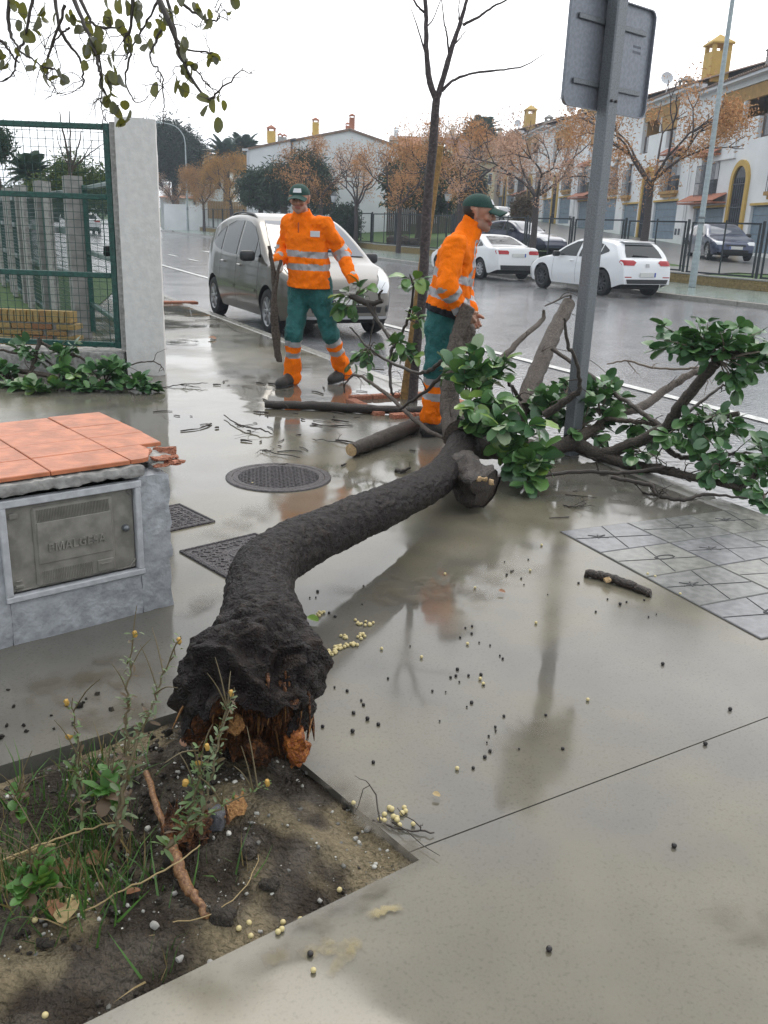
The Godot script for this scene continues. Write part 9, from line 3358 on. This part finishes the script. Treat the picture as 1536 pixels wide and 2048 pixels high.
	for e in [[Vector3(-0.116, 0, -1.413), "on the yellow marks"], [Vector3(0.998, 0, -2.754), "high up near the right edge"], [Vector3(1.127, 0, -2.46), "closest to the right edge above the joint"], [Vector3(0.978, 0, -2.254), "right on the slab joint"], [Vector3(0.744, 0, -1.791), "alone on the near slab at the right"], [Vector3(0.379, 0, -1.45), "lowest in the middle of the near slab"], [Vector3(0.974, 0, -3.266), "under the stick chunk"], [Vector3(-0.068, 0, -2.249), "lower one beside the torn root"], [Vector3(-0.026, 0, -2.321), "upper one beside the torn root"]]:
		scatter_thing("dark_berry", "large glossy black berry " + e[1], "berry", "larger black berries apart on the pavement", berry, M.berry_dark, e[0], 0.0135, 0.006)
	# gravel on the soil, too many to count
	var xs := []
	var cs := []
	for k in 2600:
		var p := pit_point(rng.randf() * 1.6, 0.02 + rng.randf() * 0.96, 0)
		p.y = soil_at(p) + 0.001
		var s := 0.003 + 0.012 * pow(rng.randf(), 5.0)
		xs.append(Transform3D(Basis.from_euler(Vector3(rng.randf() * 3, rng.randf() * 6, 0)) * Basis.from_scale(Vector3.ONE * s), p))
		var w := 0.10 + 0.42 * pow(rng.randf(), 2.0)
		cs.append(Color(w * 1.03, w, w * 0.9))
	var gm := plain(Color.WHITE, 0.6)
	gm.vertex_color_use_as_albedo = true
	tag(many("gravel", stone, gm, xs, cs), "fine gravel and grit strewn over the soil of the tree pit", "gravel")
	xs = []
	for k in 900:
		var p := pit_point(rng.randf() * 1.5, 0.02 + rng.randf() * 0.96, 0)
		p.y = soil_at(p) + 0.004
		if v2(p).distance_to(PIT_BR) < 0.5 and rng.randf() < 0.85:
			continue
		var s := 0.006 + 0.022 * pow(rng.randf(), 3.0)
		xs.append(Transform3D(Basis.from_euler(Vector3(rng.randf() * 3, rng.randf() * 6, 0)) * Basis.from_scale(Vector3.ONE * s), p))
	tag(many("soil_crumbs", clod, plain(lin(0.028, 0.021, 0.015), 0.8), xs), "dark crumbs of loose soil in the tree pit", "soil")
	var pn := ["on the sand above the front edge", "by the joint corner", "past the close berry group", "left of the front berry row", "under the yellow marks' edge", "right of the long root", "at the lower left", "beside the single straw", "nearest the camera", "at the back edge of the pit", "among the front berries", "left of the root tip"]
	var pk := -1
	for p in [Vector3(-0.11, 0, -1.585), Vector3(-0.011, 0, -1.841), Vector3(0.016, 0, -1.448), Vector3(-0.319, 0, -1.403), Vector3(-0.035, 0, -1.426), Vector3(-0.427, 0, -1.553), Vector3(-0.511, 0, -1.349), Vector3(-0.445, 0, -1.455), Vector3(-0.578, 0, -1.302), Vector3(-0.785, 0, -2.007), Vector3(-0.23, 0, -1.491), Vector3(-0.38, 0, -1.403)]:
		pk += 1
		if in_pit(p, 0.0):
			scatter_thing("pebble", "pale pebble " + pn[pk], "pebble", "pale pebbles in the tree pit", stone, M.pebble, p, 0.011 + rng.randf() * 0.009, 0.003)
	# mud crumbs on the pavement between the pit and the concrete block
	for k in 22:
		var p: Vector3 = [Vector3(-1.023, 0, -2.249), Vector3(-0.908, 0, -2.258), Vector3(-0.868, 0, -2.317), Vector3(-1.128, 0, -2.357)][k % 4] + Vector3(rng.randfn(0, 0.07), 0, rng.randfn(0, 0.06))
		if in_pit(p, -0.02):
			continue
		scatter_thing("mud_crumb", "dark mud crumb on the pavement between the pit and the tiled block", "mud", "mud crumbs beside the tiled block", clod, M.clod, p, 0.008 + 0.018 * pow(rng.randf(), 2.0), 0.002)
	# twigs and bark flakes scattered over the footway
	var twig_names := ["between the manhole and the dark bough", "by the first worker's boots", "left of the dark bough end", "beside the dark bough", "in front of the dark bough", "above the paved field", "behind the tiled block", "near the sawn log", "around the round manhole", "on the footway beyond the brush pile"]
	for k in 70:
		var c: Vector3 = [Vector3(-0.972, 0, -6.521), Vector3(-0.78, 0, -7.615), Vector3(-1.226, 0, -6.661), Vector3(-0.255, 0, -7.726), Vector3(-0.492, 0, -6.257), Vector3(1.145, 0, -4.639), Vector3(-1.684, 0, -6.049), Vector3(-0.056, 0, -6.507), Vector3(-0.705, 0, -5.615), Vector3(-1.589, 0, -7.689)][k % 10] + Vector3(rng.randfn(0, 0.35), 0, rng.randfn(0, 0.45))
		b = MB.new()
		var a := rng.randf() * TAU
		var d := Vector3(cos(a), 0, sin(a))
		var l := 0.03 + 0.16 * pow(rng.randf(), 1.6)
		var r := 0.0025 + 0.005 * rng.randf()
		limb(b, [[-d * l * 0.5, r], [Vector3(rng.randfn(0, 0.07) * l, 0.002, rng.randfn(0, 0.07) * l), r], [d * l * 0.5, r * 0.6]], 5, 3, 0.2)
		var t := part("twig", b, M.twig)
		t.position = Vector3(c.x, r + 0.001, c.z)
		tag(t, "small broken dark twig " + twig_names[k % 10], "twig", "broken twigs " + twig_names[k % 10])
	# longer forked twigs
	var forks := [[[[Vector3(-1.253, 0.02, -6.559), 0.004], [Vector3(-1.075, 0.02, -6.232), 0.005], [Vector3(-0.907, 0.03, -6.083), 0.006], [Vector3(-0.81, 0.01, -6.028), 0.004]], "forked bare twig left of the dark bough"], [[[Vector3(-0.829, 0.01, -5.555), 0.003], [Vector3(-0.737, 0.015, -5.482), 0.004], [Vector3(-0.55, 0.01, -5.4), 0.003]], "thin twig lying by the round manhole cover"], [[[Vector3(-0.517, 0.01, -5.922), 0.003], [Vector3(-0.285, 0.015, -5.82), 0.004], [Vector3(-0.229, 0.01, -5.72), 0.003]], "twig pointing at the sawn end of the log"], [[[Vector3(0.058, 0.012, -5.177), 0.012], [Vector3(0.104, 0.014, -5.153), 0.012], [Vector3(0.151, 0.012, -5.238), 0.008]], "short pale bark chunk beside the fallen trunk"], [[[Vector3(-2.956, 0.01, -13.34), 0.004], [Vector3(-2.587, 0.02, -13.38), 0.006], [Vector3(-2.155, 0.015, -12.205), 0.004], [Vector3(-1.892, 0.01, -11.854), 0.003]], "bare twig at the kerb behind the first worker"], [[[Vector3(1.506, 0.01, -4.896), 0.006], [Vector3(1.565, 0.012, -4.847), 0.008], [Vector3(1.643, 0.01, -4.914), 0.006]], "small broken stick under the leafy branches"], [[[Vector3(0.992, 0.006, -4.6), 0.004], [Vector3(1.046, 0.008, -4.565), 0.005], [Vector3(1.125, 0.006, -4.654), 0.003]], "short twig above the paved field"], [[[Vector3(0.001, 0.008, -1.841), 0.003], [Vector3(0.07, 0.01, -1.814), 0.003], [Vector3(0.154, 0.008, -1.802), 0.002]], "dry fruit stalk at the pit corner"], [[[Vector3(2.047, 0.01, -11.88), 0.004], [Vector3(2.373, 0.02, -10.696), 0.005], [Vector3(2.329, 0.01, -8.776), 0.003]], "bare twig lying out on the road behind the sign post"]]
	for e in forks:
		b = MB.new()
		var r := limb(b, e[0], 6, 6, 0.2, true, 0.012)
		sprout(b, r[0], 3, 0.09, 0.0025)
		tag(part("forked_twig", b, M.twig), e[1], "twig")
	# a fallen orange leaf and a green one
	for e in [[Vector3(-2.216, 0, -11.168), 0.12, M.dead_leaf, "orange fallen leaf on the wet footway behind the first worker"], [Vector3(-0.23, 0, -2.979), 0.05, M.leaf[3], "single green leaf lying against the torn root"], [Vector3(0.513, 0, -3.323), 0.03, M.dead_leaf, "small orange fallen leaf on the open pavement"], [Vector3(0.176, 0, -1.943), 0.022, M.straw, "pale curled leaf on the near slab"]]:
		var lf := put("fallen_leaf", M.leaf_meshes[2], e[2])
		lf.transform = Transform3D(Basis.from_euler(Vector3(0.05, 1.1, 0.1)) * Basis.from_scale(Vector3.ONE * e[1]), (e[0] as Vector3) + Vector3.UP * 0.012)
		tag(lf, e[3], "leaf")
	# worn yellow marks on the near slab, and films of silt washed over the footway
	var ys := 0.0030
	b = MB.new()
	for e in [[Vector3(-0.136, 0, -1.408), Vector3(-0.07, 0, -1.457), 0.05], [Vector3(-0.07, 0, -1.457), Vector3(-0.088, 0, -1.411), 0.045], [Vector3(-0.096, 0, -1.419), Vector3(-0.01, 0, -1.455), 0.055], [Vector3(-0.014, 0, -1.458), Vector3(-0.077, 0, -1.357), 0.04], [Vector3(-0.21, 0, -1.388), Vector3(-0.158, 0, -1.416), 0.05], [Vector3(-0.007, 0, -1.519), Vector3(0.074, 0, -1.56), 0.04]]:
		ys += 0.0005
		smear(b, e[0], e[1], e[2], 0.62, ys)
	struct("yellow_mark", b, stain_mat(lin(0.30, 0.235, 0.085)))
	b = MB.new()
	for e in [[Vector3(-1.14, 0, -2.386), Vector3(-0.716, 0, -2.616), 0.34, 0.5], [Vector3(-0.936, 0, -2.175), Vector3(-0.629, 0, -2.394), 0.22, 0.45], [Vector3(-0.15, 0, -2.079), Vector3(0.14, 0, -1.679), 0.12, 0.55], [Vector3(0.117, 0, -1.694), Vector3(-0.3, 0, -1.309), 0.10, 0.6], [Vector3(-0.246, 0, -3.25), Vector3(0.519, 0, -3.376), 0.4, 0.4], [Vector3(0.038, 0, -3.13), Vector3(0.725, 0, -3.746), 0.34, 0.3], [Vector3(0.614, 0, -2.367), Vector3(0.303, 0, -2.183), 0.2, 0.25], [Vector3(0.842, 0, -1.62), Vector3(0.847, 0, -1.476), 0.3, 0.3], [Vector3(-0.748, 0, -2.968), Vector3(-0.654, 0, -3.262), 0.16, 0.5], [Vector3(-0.844, 0, -3.771), Vector3(-0.567, 0, -4.511), 0.3, 0.3]]:
		ys += 0.0005
		smear(b, e[0], e[1], e[2], e[3], ys)
	struct("silt_film", b, stain_mat(lin(0.115, 0.095, 0.062)))
	# red edged pit farther along the kerb
	var rp := thing("far_pit_edging", "patch of red edging bricks by the kerb beyond the pillar", "edging")
	for k in 8:
		b = MB.new()
		b.box(Vector3.ZERO, Vector3(0.22, 0.05, 0.11), Basis(), 0.008)
		var br := part("brick", b, M.red_clay, rp)
		br.transform = Transform3D(road_basis(), Vector3(-3.932, 0, -16.069) + NN * (0.24 * (k % 4) - 0.4) + UU * (0.13 * (k / 4)) + Vector3.UP * 0.01)

func stain_mat(c: Color) -> StandardMaterial3D:
	var m := plain(c, 0.3)
	if not shared_tex.has("stain"):
		shared_tex["stain"] = ntex(noise(833, 0.02, 5), [[0.3, Color(1, 1, 1, 0.1)], [0.7, Color(1, 1, 1, 1)]], 256)
	m.albedo_texture = shared_tex["stain"]
	m.uv1_triplanar = true
	m.uv1_world_triplanar = true
	m.uv1_scale = Vector3.ONE * 1.7
	m.transparency = BaseMaterial3D.TRANSPARENCY_ALPHA
	m.vertex_color_use_as_albedo = true
	return m

# thin irregular film from a to c that fades at its rim
func smear(b: MB, a: Vector3, c: Vector3, w: float, strength: float, y := 0.0036) -> void:
	var d := c - a
	var s := d.cross(Vector3.UP).normalized() * w * 0.5
	var n := 14
	var m := 7
	var base := b.v.size()
	for k in n + 1:
		var t := float(k) / n
		for j in m + 1:
			var q := j / float(m) * 2.0 - 1.0
			var p := a + d * t + s * q * (0.7 + 0.5 * NZ.get_noise_2d(t * 2.0 + a.x * 3.0, a.z * 2.0)) + s * 0.5 * NZ.get_noise_2d(t * 1.5 + a.z * 5.0, 3.0)
			var e := (1.0 - q * q) * sin(PI * clampf(t, 0.0, 1.0))
			b.col = Color(1, 1, 1, strength * clampf(e * 1.5 + 0.35 * NZ.get_noise_2d(p.x * 3.0, p.z * 3.0) * e, 0.0, 1.0))
			b.vert(Vector3(p.x, y, p.z), Vector3.UP)
	b.col = Color.WHITE
	for k in n:
		for j in m:
			var i0 := base + k * (m + 1) + j
			for tr in [[i0, i0 + 1, i0 + m + 2], [i0, i0 + m + 2, i0 + m + 1]]:
				var f: Vector3 = (b.v[tr[2]] - b.v[tr[0]]).cross(b.v[tr[1]] - b.v[tr[0]])
				if f.y > 0.0:
					b.i.append_array([tr[0], tr[1], tr[2]])
				else:
					b.i.append_array([tr[0], tr[2], tr[1]])
